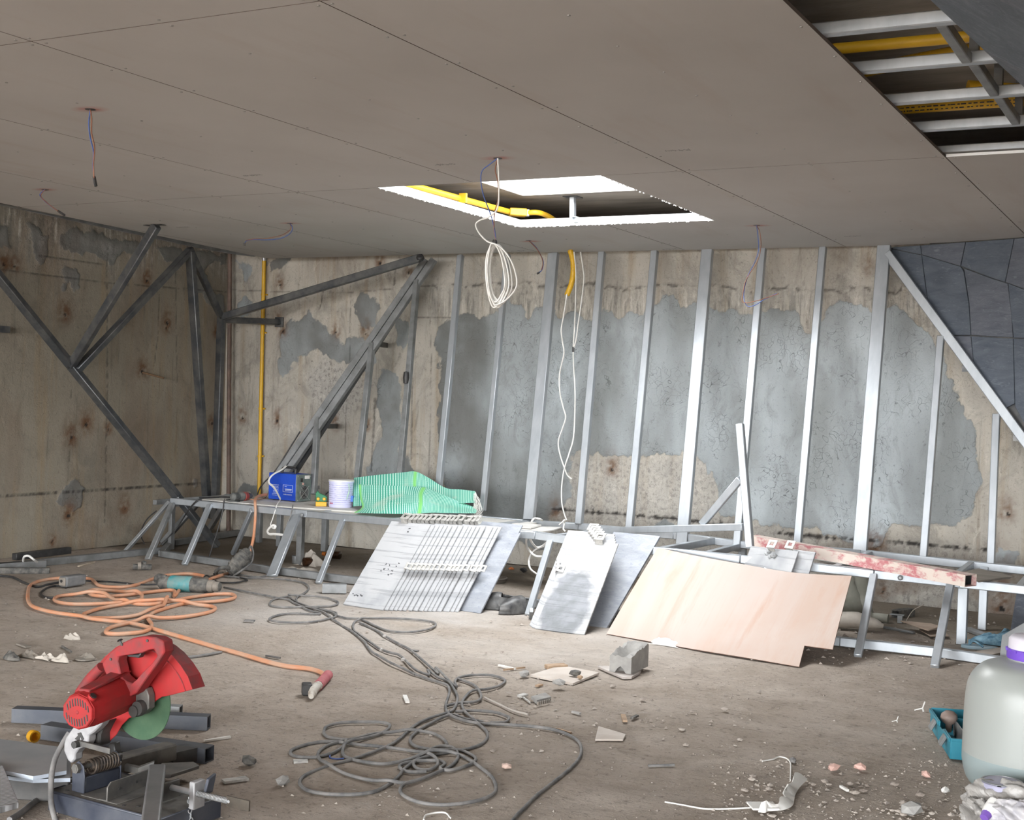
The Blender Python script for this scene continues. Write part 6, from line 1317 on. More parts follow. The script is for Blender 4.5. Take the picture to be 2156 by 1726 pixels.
g = G(); g.tube(spline([bp(1806, 1195), bp(1815, 1220), bp(1822, 1250), bp(1822, 1275), bp(1830, 1296), bp(1850, 1300), bp(1870, 1303)], 5), [.05] * 10 + [.045] * 6 + [.04] * 6 + [.03] * 9, 9); obj('hanging_sleeve', g, M_BAGC, t, smooth=60)
g = G(); g.tube(spline([bp(1798, 1205), bp(1803, 1235), bp(1812, 1265), bp(1818, 1285)], 5), .014, 6, flat=.4); obj('strap', g, M_BLACK, t, smooth=60)
g = G(); a, b = P(1750, 1306, z=.05), P(1860, 1318, z=.04); g.tube(spline([a, a.lerp(b, .5) + V((0, 0, .02)), b], 6), [.04, .045, .05, .05, .05, .05, .05, .045, .04, .035, .03, .02, .01], 9); tag(obj('rolled_cloth', g, M_RAG, smooth=60), 'pale rolled cloth lying on the floor below the canvas bag', 'cloth')
M_PBRN = simple('brown_ply_scrap', (.36, .28, .22), (.28, .21, .16), 12, .9)
slab_obj('board_scrap', [(1896, 1306), (1955, 1326), (1982, 1318), (1960, 1312)], .05, .008, M_PBRN, 'brown board scrap tilted over a steel stub under the bench', 'board')
slab_obj('board_scrap', [(1935, 1324), (1958, 1338), (1998, 1338), (1985, 1326)], .02, .006, M_PBRN, 'thin brown board scrap lying flat beyond the slanted legs', 'board')
floor_bar('steel_angle', (1862, 1320), (1925, 1332), .03, .012, M_GALVD, 'flat galvanised strip on the floor under the bench', cat='strip')
floor_bar('steel_channel', (1885, 1292), (1918, 1288), .06, .05, M_DUSTBLK, 'short dark channel piece by the foot of the back wall', cat='channel', hollow=.006)
floor_bar('steel_angle', (2036, 1323), (2104, 1350), .055, .02, M_GALVD, 'galvanised strip lying slantwise between the upright legs', cat='strip')
for (px, py), (px2, py2), lab in (((1895, 1300), (1896, 1312), 'small upright steel stub under the brown board scrap'), ):
    a = P(1895, 1311, z=0); g = G(); g.beam(a, a + V((0, 0, .05)), .03, .03); g.box(a + V((-.02, 0, .05)), (.09, .03, .006)); tag(obj('steel_stub', g, M_GALVD), lab, 'stub')
# sandal and blue cloth
M_BLUEC = simple('pale_blue_cloth', (.25, .42, .52), (.06, .16, .24), 26, .85)
q = P(2062, 1366, z=0); r_, f_ = rf(q); t = thing('sandal', 'pale blue flip-flop lying on the floor beside the blue rags', 'sandal', q, (0, 0, math.atan2(r_.y, r_.x)))
g = G(); g.prism([(-.10 * math.cos(a) , .042 * math.sin(a) * (1.1 if math.cos(a) > 0 else .85), 0) for a in [2 * math.pi * k / 20 for k in range(20)]], (0, 0, .02)); obj('sole', g, simple('pale_blue_foam', (.34, .50, .60), (.42, .54, .60), 14), t, True, bevel=.003)
g = G(); 
for s in (-1, 1): g.tube(spline([(-.055, 0, .02), (-.03, s * .02, .045), (.02, s * .042, .02)], 5), .006, 6)
g.tube([(-.055, 0, .02), (-.055, 0, .05)], .006, 6); obj('strap', g, M_BLUEC, t, True, smooth=60)
crumple('blue_rag', P(2108, 1354, z=0), .28, .20, .065, M_BLUEC, 'pale blue crumpled rag under the right end of the bench', 'rag', 31)
slab_obj('bent_sheet', [(2040, 1372), (2078, 1380), (2112, 1372), (2110, 1362)], .04, .006, M_PLYTOP, 'thin tan sheet lying across the floor in front of the flip-flop', 'sheet')
floor_cable('black_cable', [(2036, 1357), (2055, 1360), (2080, 1362)], .004, M_BLACK, 'thin black wire by the foot of the upright bench leg')
pipe('thin_wire', [P(1905, 1312, z=.01), P(1915, 1295, z=.06), P(1925, 1283, z=.10), P(1945, 1273, z=.14)], .003, M_DUSTTAN, 'thin tan wire springing up beside the dark channel piece', 'wire')
# leaning boards at the far right
pl_ = plane(P(2104, 1396, z=0), P(2200, 1404, z=0), P(2104, 1396, z=0) + V((0, .14, .5)))
g = G(); pts = [P(2104, 1396, z=0), P(2260, 1412, z=0), P(2260, 1268, pl=pl_), P(2156, 1311, pl=pl_), P(2110, 1337, pl=pl_)]; nb = pl_[0] if pl_[0].y < 0 else -pl_[0]; g.prism(pts, -nb * .012)
o = obj('cement_board', g, simple('grey_cement_sheet', (.29, .30, .305), (.245, .25, .255), 6, .85), bevel=.0015); tag(o, 'grey cement board with a scribble standing behind the big jug', 'board')
g = G(); zz = lambda a, b: P(1960 + a / 8.63, 1200 + b / 8.63, pl=pl_) + nb * .001
for ch in (((1490, 1300), (1530, 1345), (1560, 1320)), ((1540, 1335), (1600, 1300), (1650, 1275)), ((1570, 1350), (1590, 1410), (1620, 1450), (1650, 1400), (1630, 1330)), ((1590, 1410), (1560, 1440), (1600, 1470)), ((1600, 1270), (1610, 1285)), ((1640, 1270), (1655, 1290)), ((1360, 1185), (1375, 1190)), ((1650, 1320), (1690, 1300))):
    pts = [zz(*c) for c in ch]
    for a, b in zip(pts, pts[1:]): g.beam(a, b, .006, .002, nb)
obj('pencil_scribble', g, M_INK, o, label='dark pencil scribble')
pl_ = plane(P(2126, 1336, z=0), P(2200, 1342, z=0), P(2126, 1336, z=0) + V((.0, .35, .46)))
g = G(); pts = [P(2126, 1336, z=0), P(2260, 1346, z=0), P(2260, 1240, pl=pl_), P(2143, 1231, pl=pl_)]; nb = pl_[0] if pl_[0].y < 0 else -pl_[0]; g.prism(pts, -nb * .014); tag(obj('slate_tile', g, M_SLATE_B, bevel=.0015), 'dark blue slate tile leaning at the right edge behind the cement board', 'tile')
# ================================================================== red cut-off saw in the near left corner
M_SRED = simple('red_saw_paint', (.34, .016, .018), (.22, .026, .024), 9, .55, 0, .06, 90, .35, .7, .25)
M_SREDW = simple('worn_red_grip', (.29, .028, .03), (.15, .045, .045), 16, .7, 0, .15, 60, .4, .65, .25)
M_NAVY = simple('dusty_navy_steel', (.03, .036, .055), (.075, .08, .095), 7, .5, .2, .08, 80)
M_DUSTTOP = simple('dusty_saw_base', (.055, .052, .049), (.12, .11, .095), 12, .85, 0, .15, 90)
M_ALU = simple('cast_aluminium', (.40, .395, .40), (.29, .285, .29), 20, .5, .35, .05)
M_SGRN = simple('green_abrasive_disc', (.028, .07, .035), (.05, .095, .05), 10, .85, 0, .25, 200)
M_STEELP = simple('worn_steel_plate', (.085, .083, .08), (.16, .15, .135), 14, .55, .35, .1, 80)
M_COIL = simple('oily_spring', (.09, .065, .045), (.05, .04, .035), 40, .5, .5)
M_DKIN = simple('dark_casting', (.035, .034, .033), (.06, .056, .052), 20, .6)
B0, BN, BR_ = P(103, 1663, z=.065), P(335, 1724, z=.065), P(468, 1678, z=.065); B0.z = BN.z = BR_.z = 0
bxv = (BN - B0); LX = bxv.length; bxv.normalize(); byv = V((-bxv.y, bxv.x, 0)); LY = (BR_ - BN).dot(byv)
saw = thing('cutoff_saw', 'red cut-off saw with a green disc on a navy steel base', 'saw', B0 + bxv * (LX / 2) + byv * (LY / 2))
w2 = lambda x, y, z: B0 + bxv * x + byv * y + V((0, 0, z))
g = G(); h = .065
# pressed base: top with folded sides
g.prism([w2(.004, .004, h - .004), w2(LX - .004, .004, h - .004), w2(LX - .004, LY - .004, h - .004), w2(.004, LY - .004, h - .004)], (0, 0, .004)); base = obj('base_top', g, M_DUSTTOP, saw, bevel=.002)
for a, b in (((0, 0), (LX, 0)), ((LX, 0), (LX, LY)), ((LX, LY), (0, LY)), ((0, LY), (0, 0))):
    g = G(); p, q = w2(*a, h / 2), w2(*b, h / 2); g.beam(p, q, .004, h - .002); obj('base_side', g, M_NAVY, saw, bevel=.002)
g = G(); g.tube([w2(0, 0, h - .003), w2(LX, 0, h - .003), w2(LX, LY, h - .003), w2(0, LY, h - .003)], .0045, 6, True); obj('base_fold', g, M_NAVY, saw, smooth=60)
g = G(); g.prism([w2(.12, .02, h), w2(.28, .02, h), w2(.28, .20, h), w2(.12, .20, h)], (0, 0, .003)); obj('wear_plate', g, M_STEELP, saw, bevel=.001)
g = G()
for x, y in ((.05, .03), (.05, .06), (.42, .22), (.30, .03), (.34, .05), (.36, .20)): g.lathe([(.006, 0), (.006, .0012)], w2(x, y, h), n=8)
obj('base_hole', g, M_BLACK, saw, kind='stuff')
for x, y in ((.03, .03), (LX - .03, .03), (LX - .03, LY - .03), (.03, LY - .03)):
    g = G(); g.lathe([(.018, -.0), (.015, .012)], w2(x, y, .0), n=10); obj('rubber_foot', g, M_BLACK, saw)
# hinge block and axle
g = G(); bk = lambda y: [w2(.062, y, h), w2(.118, y, h), w2(.118, y, h + .055), w2(.112, y, h + .085), w2(.09, y, h + .10), w2(.068, y, h + .085), w2(.062, y, h + .055)]
g.prism(bk(.035), byv * .006); obj('hinge_plate', g, M_NAVY, saw, bevel=.002)
g = G(); g.prism(bk(.185), byv * .006); obj('hinge_plate', g, M_NAVY, saw, bevel=.002)
g = G(); g.prism([w2(.064, .042, h), w2(.116, .042, h), w2(.116, .042, h + .05), w2(.064, .042, h + .05)], byv * .142); obj('hinge_block', g, M_NAVY, saw, bevel=.003)
g = G(); g.lathe([(.010, 0), (.010, .19)], w2(.09, .02, h + .078), byv, 12); g.lathe([(.016, -.004), (.016, .012)], w2(.09, .025, h + .078), byv, 6); obj('axle_bolt', g, M_STEELP, saw, smooth=30)
g = G(); c = w2(.115, .055, h + .08); ps = []
for k in range(150):
    a = k * .42; ps.append(c + byv * (.115 * k / 150) + bxv * (.022 * math.cos(a)) + V((0, 0, .022 * math.sin(a))))
g.tube(ps, .0035, 5); obj('spring', g, M_COIL, saw, smooth=60)
# upper works: drawn in planes parallel to the disc, at their own depth
YD = B0.y + LY * .58                       # plane of the disc
z3 = lambda pts, y: [P(110 + a / 5.952, 1330 + b / 5.952, y=y) for a, b in pts]
C0 = P(297, 1475, y=YD)
g = G(); pts = z3([(140, 1490), (143, 1400), (165, 1320), (260, 1195), (520, 1150), (640, 1110), (600, 1180), (520, 1260), (455, 1300), (450, 1370), (420, 1430), (330, 1470), (285, 1530), (282, 1600), (235, 1650), (190, 1610)], YD - .11)
g.prism(pts, (0, .035, 0)); obj('arm', g, M_ALU, saw, bevel=.005, seg=2)
g = G(); pts = z3([(420, 1440), (455, 1300), (530, 1220), (600, 1140), (690, 1110), (640, 1200), (600, 1290), (600, 1420), (560, 1440), (500, 1460)], YD - .07); g.prism(pts, (0, .05, 0)); obj('arm_inner', g, M_DKIN, saw, bevel=.004)
g = G(); pts = z3([(315, 1270), (355, 1260), (395, 1345), (370, 1365), (350, 1310), (330, 1370), (280, 1340), (320, 1300)], YD - .112); g.prism(pts, (0, .002, 0)); obj('cast_mark', g, M_DKIN, saw, label='dark cast recess on the arm')
g = G(); g.prism(z3([(300, 1360), (720, 1462), (718, 1535), (300, 1420)], YD - .125), (0, .006, 0)); obj('stop_bar', g, M_STEELP, saw, bevel=.001)
g = G(); g.prism(z3([(700, 1400), (770, 1390), (785, 1500), (800, 1650), (690, 1660), (700, 1540)], YD + .03), (0, .03, 0)); obj('rear_post', g, M_BLACK, saw, bevel=.003)
g = G(); g.lathe([(.012, 0), (.012, .02)], z3([(330, 1400)], YD - .12)[0], (0, -1, 0), 8); obj('bolt', g, M_DKIN, saw)
# guard: two faces and a rim, closed over the upper half of the disc
gp = [(1760, 722), (1700, 560), (1610, 420), (1500, 290), (1390, 200), (1250, 130), (1100, 100), (950, 120), (800, 190), (650, 320), (520, 480), (430, 660), (390, 830), (400, 1010), (470, 1130), (560, 1200), (640, 1270), (720, 1370), (800, 1290), (870, 1170), (960, 1080), (1100, 1050), (1190, 1010), (1240, 930), (1300, 860), (1370, 815), (1460, 800)]
g = G(); g.prism(z3(gp, YD - .028), (0, .004, 0)); guard = obj('guard', g, M_SRED, saw, bevel=.0015)
g = G(); g.prism(z3([(a, b) for a, b in gp], YD + .024), (0, .004, 0)); obj('guard_back', g, M_SRED, guard, bevel=.0015)
g = G(); arc = z3(gp[:17], YD - .028); arc2 = [p + V((0, .056, 0)) for p in arc]; arc_i = [p + (C0 - p).normalized() * .004 for p in arc]; arc2_i = [p + (C0 - p).normalized() * .004 for p in arc2]
for i in range(len(arc) - 1):
    a, b, c, d = arc[i], arc[i + 1], arc2[i + 1], arc2[i]; e = (C0 - a).normalized() * .004
    g.add([a, b, c, d, arc_i[i], arc_i[i + 1], arc2_i[i + 1], arc2_i[i]], [(0, 1, 2, 3), (7, 6, 5, 4), (0, 4, 5, 1), (3, 2, 6, 7)])
obj('guard_rim', g, M_SREDW, guard, smooth=40)
g = G(); ri = [C0 + V((0, -.029, 0)) + (p - C0 - V((0, -.028, 0))) * .88 for p in arc[:7]]; g.tube(spline(ri, 4), .0022, 5); obj('guard_ridge', g, M_SREDW, guard, smooth=60)
# disc
Rr = .124
g = G(); g.lathe([(.0, -.002), (Rr - .001, -.002), (Rr, 0), (Rr - .001, .002), (0, .002)], C0 + V((.0, 0, .0)), (0, 1, 0), 64); obj('abrasive_disc', g, M_SGRN, saw, smooth=30)
# gearbox and motor
g = G(); g.prism(z3([(1000, 830), (1080, 720), (1170, 700), (1205, 800), (1205, 960), (1130, 1040), (1010, 1060), (940, 1010)], YD - .06), (0, .03, 0)); obj('gearbox', g, M_STEELP, saw, bevel=.003)
g = G(); g.lathe([(.0, 0), (.018, 0), (.02, .03), (.0, .03)], z3([(1010, 1000)], YD - .085)[0], (0, 1, 0), 14); g.lathe([(.022, 0), (.024, .02)], z3([(1060, 960)], YD - .08)[0], (0, 1, 0), 16); obj('spindle_nut', g, M_DKIN, saw, smooth=40)
E0 = P(164, 1499, y=YD - .285); M0 = P(262, 1455, y=YD - .045)
ax_ = (M0 - E0); Lm = ax_.length; ax_.normalize()
g = G(); g.lathe([(.048, .0), (.055, .006), (.057, .03), (.059, .035), (.063, Lm * .75), (.062, Lm)], E0, ax_, 10, ref=(0, 0, 1)); mot = obj('motor_housing', g, M_SRED, saw, bevel=.003)
g = G(); g.lathe([(.0, -.003), (.049, -.003), (.053, .0), (.053, .006)], E0, ax_, 10, ref=(0, 0, 1)); cap_ = obj('end_cap', g, M_SRED, mot, bevel=.0015)
uu = ax_.cross(V((0, 0, 1))).normalized(); vv_ = uu.cross(ax_).normalized(); g = G()
for s in (-1, 1):
    for k in range(9):
        t_ = (k - 4) / 4 * .95; off = uu * (t_ * .037); ln = .011
        rr_ = math.sqrt(max(0, .042 ** 2 - (t_ * .037) ** 2)); r0 = max(.0155 if abs(t_) < .55 else .004, rr_ - .022)
        a = E0 - ax_ * .0035 + off + vv_ * (s * r0) + uu * (.003 * s); b = E0 - ax_ * .0035 + off + vv_ * (s * rr_) - uu * 0
        if (b - a).length > .004: g.beam(a, b, .0032, .002, ax_)
obj('vent_slot', g, M_BLACK, cap_, kind='stuff', label='black vent slots of the end cap')
g = G(); g.lathe([(.004, -.005), (.006, -.003)], E0, ax_, 12); obj('cap_boss', g, M_SREDW, cap_, smooth=50)
g = G(); g.prism([E0 + ax_ * .03 + vv_ * .052 - uu * .02, E0 + ax_ * .03 + vv_ * .052 + uu * .02, E0 + ax_ * (Lm + .0) + vv_ * .062 + uu * .025, E0 + ax_ * (Lm + .0) + vv_ * .062 - uu * .025], vv_ * .010); obj('motor_ridge', g, M_SREDW, mot, bevel=.003)
q = z3([(500, 820)], YD - .26)[0]
for s, col_ in ((1, M_SRED), (0, M_BLACK)):
    g = G(); d = (q - (E0 + ax_ * (q - E0).dot(ax_))).normalized(); b_ = E0 + ax_ * ((q - E0).dot(ax_)) + d * .052
    g.lathe([(.014, 0), (.014, .010)] if s else [(.0105, .006), (.0105, .0112)], b_, d, 14); obj('brush_cap' if s else 'brush_cover', g, col_, mot, smooth=40)
g = G()
for a, b in ((715, 610), (915, 850), (700, 655)): g.lathe([(.006, -.006), (.006, .004)], z3([(a, b)], YD - .075)[0], (0, -1, 0), 8)
obj('housing_screw', g, M_DKIN, mot)
# D-shaped handle
YH = YD - .095
outer = [(690, 590), (640, 470), (620, 400), (720, 260), (860, 145), (1000, 80), (1150, 55), (1300, 70), (1385, 115), (1405, 250), (1300, 420), (1160, 610), (1050, 770), (945, 825), (860, 720), (760, 620)]
inner = [(850, 545), (840, 470), (815, 370), (830, 310), (915, 295), (1000, 285), (1120, 265), (1200, 230), (1265, 215), (1310, 310), (1250, 390), (1130, 510), (1060, 590), (1000, 645), (930, 625), (880, 585)]
g = G(); g.ringprism(z3(outer, YH), z3(inner, YH), (0, .045, 0)); hd = obj('handle', g, M_SREDW, saw, bevel=.005, seg=2)
g = G(); a, b = z3([(620, 440), (345, 770)], YH + .02); g.tube(spline([a, a.lerp(b, .5) + V((-.004, 0, .003)), b], 6), .017, 10); obj('rear_grip', g, M_SREDW, hd, smooth=60)
g = G(); g.prism(z3([(930, 295), (1000, 288), (1080, 280), (1115, 262), (1080, 330), (1020, 320), (950, 312)], YH + .01), (0, .022, 0)); obj('trigger', g, M_BLACK, hd, bevel=.002)
g = G()
for a, b, r in ((1195, 110, .0045), (875, 158, .0045), (735, 342, .0045), (797, 588, .006), (935, 760, .006)): g.lathe([(r, -.002), (r, .006)], z3([(a, b)], YH)[0] + V((0, -.001, 0)), (0, 1, 0), 10)
obj('screw_hole', g, M_DKIN, hd, kind='stuff')
g = G(); q = z3([(850, 110)], YH + .02)[0]; g.lathe([(.003, -.012), (.003, .0)], q, (-.5, 0, .86), 8); g.lathe([(.010, 0), (.007, .004)], q, (-.5, 0, .86), 10); obj('lock_button', g, M_BLACK, hd, smooth=40)
# fence, vise and cord
a, b = P(223, 1688, z=h), P(312, 1652, z=h); d = (b - a); g = G()
g.prism([a, b, b + V((0, 0, .052)), a + d * .08 + V((0, 0, .058)), a + V((0, 0, .045))], bxv * .006); g.prism([a, b, b + V((-.03, .0, 0)), a + V((-.03, 0, 0))], (0, 0, .005)); fence = obj('fence', g, M_STEELP, saw, bevel=.001)
g = G()
for t_ in (.27, .68): g.lathe([(.004, 0), (.004, .002)], a + d * t_ + V((.0, 0, .028)) + bxv * .006, bxv, 8); g.lathe([(.004, -.002), (.004, 0)], a + d * t_ + V((.0, 0, .028)), bxv, 8)
obj('fence_hole', g, M_BLACK, fence, kind='stuff')
zv = h + .045
s0, s1 = P(352, 1655, z=zv), P(480, 1686, z=zv); dsc = (s1 - s0).normalized()
g = G(); g.tube([s0, s1], .009, 12); rod = obj('vise_screw', g, M_ZINC, saw, smooth=40)
g = G(); q0 = s0 + (s1 - s0) * .5; ps = []
for k in range(160): a_ = k * .9; ps.append(q0 + dsc * (.5 * (s1 - s0).length * k / 160) + (byv * math.cos(a_) + V((0, 0, math.sin(a_)))) * .0093)
g.tube(ps, .0012, 4); obj('screw_thread', g, M_STEELP, rod, kind='stuff')
g = G(); q = s0 + dsc * .012; g.box(q + V((0, 0, -.01)), (.012, .075, .055), Matrix.Rotation(math.atan2(dsc.y, dsc.x), 3, 'Z')); obj('vise_jaw', g, M_STEELP, saw, bevel=.002)
g = G(); q = P(415, 1668, z=zv); g.box(q + V((0, 0, -.005)), (.022, .05, .085), Matrix.Rotation(math.atan2(dsc.y, dsc.x), 3, 'Z')); nut = obj('vise_nut_bracket', g, M_ALU, saw, bevel=.003)
g = G(); q2 = q + dsc * .026; g.prism([q2 + V((0, -.005, .0)), q2 + V((0, .03, .0)), q2 + V((.0, .045, .055)), q2 + V((0, .01, .045))], dsc * .012); obj('release_lever', g, M_NAVY, nut, bevel=.002)
g = G(); g.beam(s1 - dsc * .004, s1 + dsc * .085, .007, .032); obj('screw_handle', g, simple('rusty_flat_bar', (.05, .04, .03), (.08, .066, .05), 20, .7), rod, bevel=.001)
g = G(); g.lathe([(.005, -.002), (.005, .004)], s1 + dsc * .005, (0, -1, 0), 8); obj('pin', g, M_ZINC, rod)
c = P(397, 1683, z=h + .012)
for k in range(8):
    g = G(); cc = c + V((.010 * min(k, 3) + .003 * k, -.012 * min(k, 3), .0)) + V((0, 0, -.016 * max(0, k - 2))); ps = []
    d1 = V((.55, -.6, -.2 if k < 3 else -.8)).normalized(); d2 = d1.cross(V((0, 0, 1)) if k % 2 else V((.3, 1, .2))).normalized()
    for m_ in range(14): a_ = 2 * math.pi * m_ / 14; ps.append(cc + d1 * (.011 * math.cos(a_)) + d2 * (.0055 * math.sin(a_)))
    g.tube(ps, .0016, 5, True); obj('chain_link', g, M_ZINC, saw, smooth=60)
g = G(); g.tube(spline([P(146, 1542, y=YD - .08), P(132, 1565, y=YD - .10), P(115, 1600, y=YD - .14), P(108, 1640, y=B0.y - .02), P(107, 1680, y=B0.y - .03), P(112, 1710, y=B0.y - .04), P(122, 1740, y=B0.y - .05), P(140, 1775, y=B0.y - .06)], 6), .009, 8); obj('power_cord', g, M_GREY, saw, smooth=60)
# steel tube clamped in the vise
a, b = P(331, 1622, z=h + .062), P(314, 1760, z=h + .052); g = G(); g.beam(a, b, .052, .045); tag(obj('square_tube', g, simple('dull_grey_steel', (.13, .13, .135), (.19, .19, .19), 8, .5, .35, .06), bevel=.007, ), 'grey square tube clamped in the vise of the red saw', 'tube')
bpy.data.objects['square_tube'].modifiers['edge'].segments = 3
# strip of bent plate lying on the saw table
g = G(); a = P(262, 1623, z=h + .018); g.prism([a, a + V((.06, .0, 0)), a + V((.10, .03, .02)), a + V((.095, .036, .022)), a + V((.055, .01, .004)), a + V((.0, .01, .004))], (0, .0, .02)); tag(obj('bent_bracket', g, M_STEELP), 'small bent steel bracket lying on the saw table behind the fence', 'bracket')
# ------------------------------------------------------------------ steel tubes and boards around the saw
M_TUBE = simple('blue_grey_steel_tube', (.065, .072, .09), (.11, .115, .125), 6, .5, .4, .08, 90)
floor_bar('steel_tube', (30, 1503), (440, 1520), .055, .055, M_TUBE, 'long grey square tube lying behind the red saw, farthest from the camera', cat='tube', hollow=.004)
floor_bar('steel_tube', (300, 1493), (381, 1497), .045, .045, M_GALVD, 'short light grey tube piece lying just behind the green disc', cat='tube', hollow=.003)
floor_bar('steel_tube', (97, 1537), (441, 1588), .06, .055, M_TUBE, 'blue-grey square tube passing under the red saw, open at its right end', cat='tube', hollow=.004)
a, b = P(240, 1612, z=.06), P(362, 1580, z=.06); g = G(); g.beam(a, b, .06, .06); tag(obj('steel_tube', g, M_DUSTTOP, bevel=.006), 'dusty dark square tube lying behind the saw base, pointing away', 'tube')
a, b = P(350, 1596, z=.03), P(385, 1588, z=.03); g = G(); g.beam(a, b + (b - a) * .6, .075, .05, hollow=.003); tag(obj('steel_tube', g, M_DKIN), 'black open-ended tube stub behind the saw table', 'tube')
slab_obj('steel_plate', [(325, 1632), (360, 1630), (420, 1611), (408, 1603), (340, 1606)], .05, .012, M_STEELP, 'flat grey steel plate lying behind the saw vise', 'plate')
M_FCB = simple('grey_fibre_board', (.19, .195, .205), (.245, .245, .245), 4, .8, 0, .08, 70); M_FCE = simple('pale_board_edge', (.46, .52, .60), (.40, .44, .50), 20, .7)
def edged(name, px, z, t, label):
    pts = [P(a, b, z=z) for a, b in px]; n_ = len(pts); g = G(); lo = [p - V((0, 0, t)) for p in pts]
    nz = sum((pts[k].x * pts[(k + 1) % n_].y - pts[(k + 1) % n_].x * pts[k].y) for k in range(n_))
    if nz < 0: pts.reverse(); lo.reverse()
    g.add(pts + lo, [tuple(range(n_)), tuple(range(2 * n_ - 1, n_ - 1, -1))]); g.k = 1; g.add(pts + lo, [(k, k + n_, (k + 1) % n_ + n_, (k + 1) % n_) for k in range(n_)]); return tag(obj(name, g, [M_FCB, M_FCE]), label, 'board')
edged('fibre_board', [(-130, 1538), (142, 1574), (140, 1622), (70, 1634), (10, 1622), (-130, 1600)], .118, .012, 'upper grey fibre cement board at the left of the red saw')
edged('fibre_board', [(-130, 1560), (150, 1590), (148, 1638), (70, 1640), (5, 1632), (-130, 1612)], .100, .012, 'lower grey fibre cement board under the upper one left of the saw')
for k, (pa, pb, lab) in enumerate((((-60, 1585), (120, 1605), 'dark steel bar under the fibre cement boards, the farther one'), ((-60, 1650), (150, 1662), 'dark steel bar under the fibre cement boards, the nearer one'))):
    floor_bar('dark_bar', pa, pb, .05, .07, M_DKIN, lab, z=.044)
floor_cable('black_cable', [(20, 1726), (45, 1710), (70, 1690), (95, 1672)], .01, M_GREY, 'dusty black cable running under the near edge of the fibre boards')
n = NT('grooved_tile_near'); gr_ = n.n('TexWave'); gr_.inputs['Scale'].default_value = 34; gr_.inputs['Distortion'].default_value = .6; gr_.bands_direction = 'X'; n.l(n.co((1, 1, 1), (0, 0, .35)), gr_.inputs[0])
M_GRT = n.out(n.mix(n.ramp(gr_.outputs['Fac'], (.2, 0.), (.5, 1.)), (.17, .17, .17), (.33, .33, .335)), .85, 0, n.bump(gr_.outputs['Fac'], .6, .004))
zt_ = .12; g = G(); pts = [P(-60, 1600, z=.135), P(6, 1611, z=.135), P(40, 1688, z=.10), P(-60, 1715, z=.10)]; g.prism(pts, (0, 0, -.02)); tag(obj('slate_tile', g, M_GRT, bevel=.002), 'grooved grey slate tile lying on the fibre boards at the left edge', 'tile')
q = P(70, 1562, z=.02); g = G(); r_, f_ = rf(q); g.lathe([(.016, -.012), (.022, -.012), (.022, .012), (.016, .012), (.016, -.012)], q + V((0, 0, .022)), (r_ * .5 - f_ * .85), 18); tag(obj('yellow_ring', g, M_YELT, smooth=40), 'yellow plastic ring cap behind the fibre cement boards', 'cap')
# ================================================================== near right corner
def prof_smooth(pr, k=5): return [(p.x, p.y) for p in spline([V((a, b, 0)) for a, b in pr], k)]
J = P(2168, 1664, z=0); sc = (J - V((0, 0, CZ))).length * 1.0 / FPX; R_J = 124 * sc
n = NT('milky_plastic'); sxyz = n.n('SeparateXYZ'); n.l(n.tc.outputs['Object'], sxyz.inputs[0])
n.b.inputs['Transmission Weight'].default_value = .12; n.b.inputs['Subsurface Weight'].default_value = .25; n.b.inputs['Subsurface Radius'].default_value = (.05, .05, .05)
M_MILK = n.out((.37, .39, .37), .38); M_LIQ = simple('cloudy_liquid_zone', (.26, .32, .325), (.29, .34, .34), 4, .32)
t = thing('water_jug', 'big milky plastic jug with a white cap and purple seal, partly filled', 'jug', J)
hj = 1.18
body = prof_smooth([(0.0, 0.0), (R_J * .70, 0.0), (R_J * .90, .022), (R_J * .985, .075), (R_J, .13), (R_J * .99, .28), (R_J * .965, .36), (R_J * .90, .405), (R_J * .74, .445), (R_J * .52, .462), (R_J * .40, .468), (R_J * .37, .474), (R_J * .37, .490)], 5)
k_ = next(i for i, (r, z) in enumerate(body) if z > .135)
g = G(); g.lathe(body[k_ - 1:], n=48); obj('jug_body', g, M_MILK, t, True, smooth=50)
g = G(); g.lathe(body[:k_], n=48); obj('liquid_level', g, M_LIQ, t, True, smooth=50, label='bluish lower part where the liquid stands')
g = G(); g.lathe([(R_J * .40, .476), (R_J * .405, .480), (R_J * .405, .508), (R_J * .385, .512)], n=40)
for k in range(20): a_ = 2 * math.pi * k / 20; g.box((R_J * .40 * math.cos(a_), R_J * .40 * math.sin(a_), .506), (.01, .01, .008), Matrix.Rotation(a_, 3, 'Z'))
obj('seal_ring', g, simple('purple_plastic', (.13, .055, .42), (.16, .07, .48)), t, True, smooth=40)
g = G(); g.lathe([(R_J * .38, .508), (R_J * .385, .512), (R_J * .38, .545), (R_J * .34, .556), (0, .560)], n=40); obj('cap', g, simple('white_cap', (.66, .62, .68), (.60, .57, .62), 10), t, True, smooth=50)
g = G(); r_, f_ = rf(J); q = r_ * .0 - f_ * R_J * .99; ps = [q + r_ * (R_J * .93) + f_ * R_J * .75 + V((0, 0, z_)) for z_ in (.10, .16, .24, .30)]; g.tube(spline(ps, 5), .016, 8); obj('handle', g, M_MILK, t, True, smooth=60)
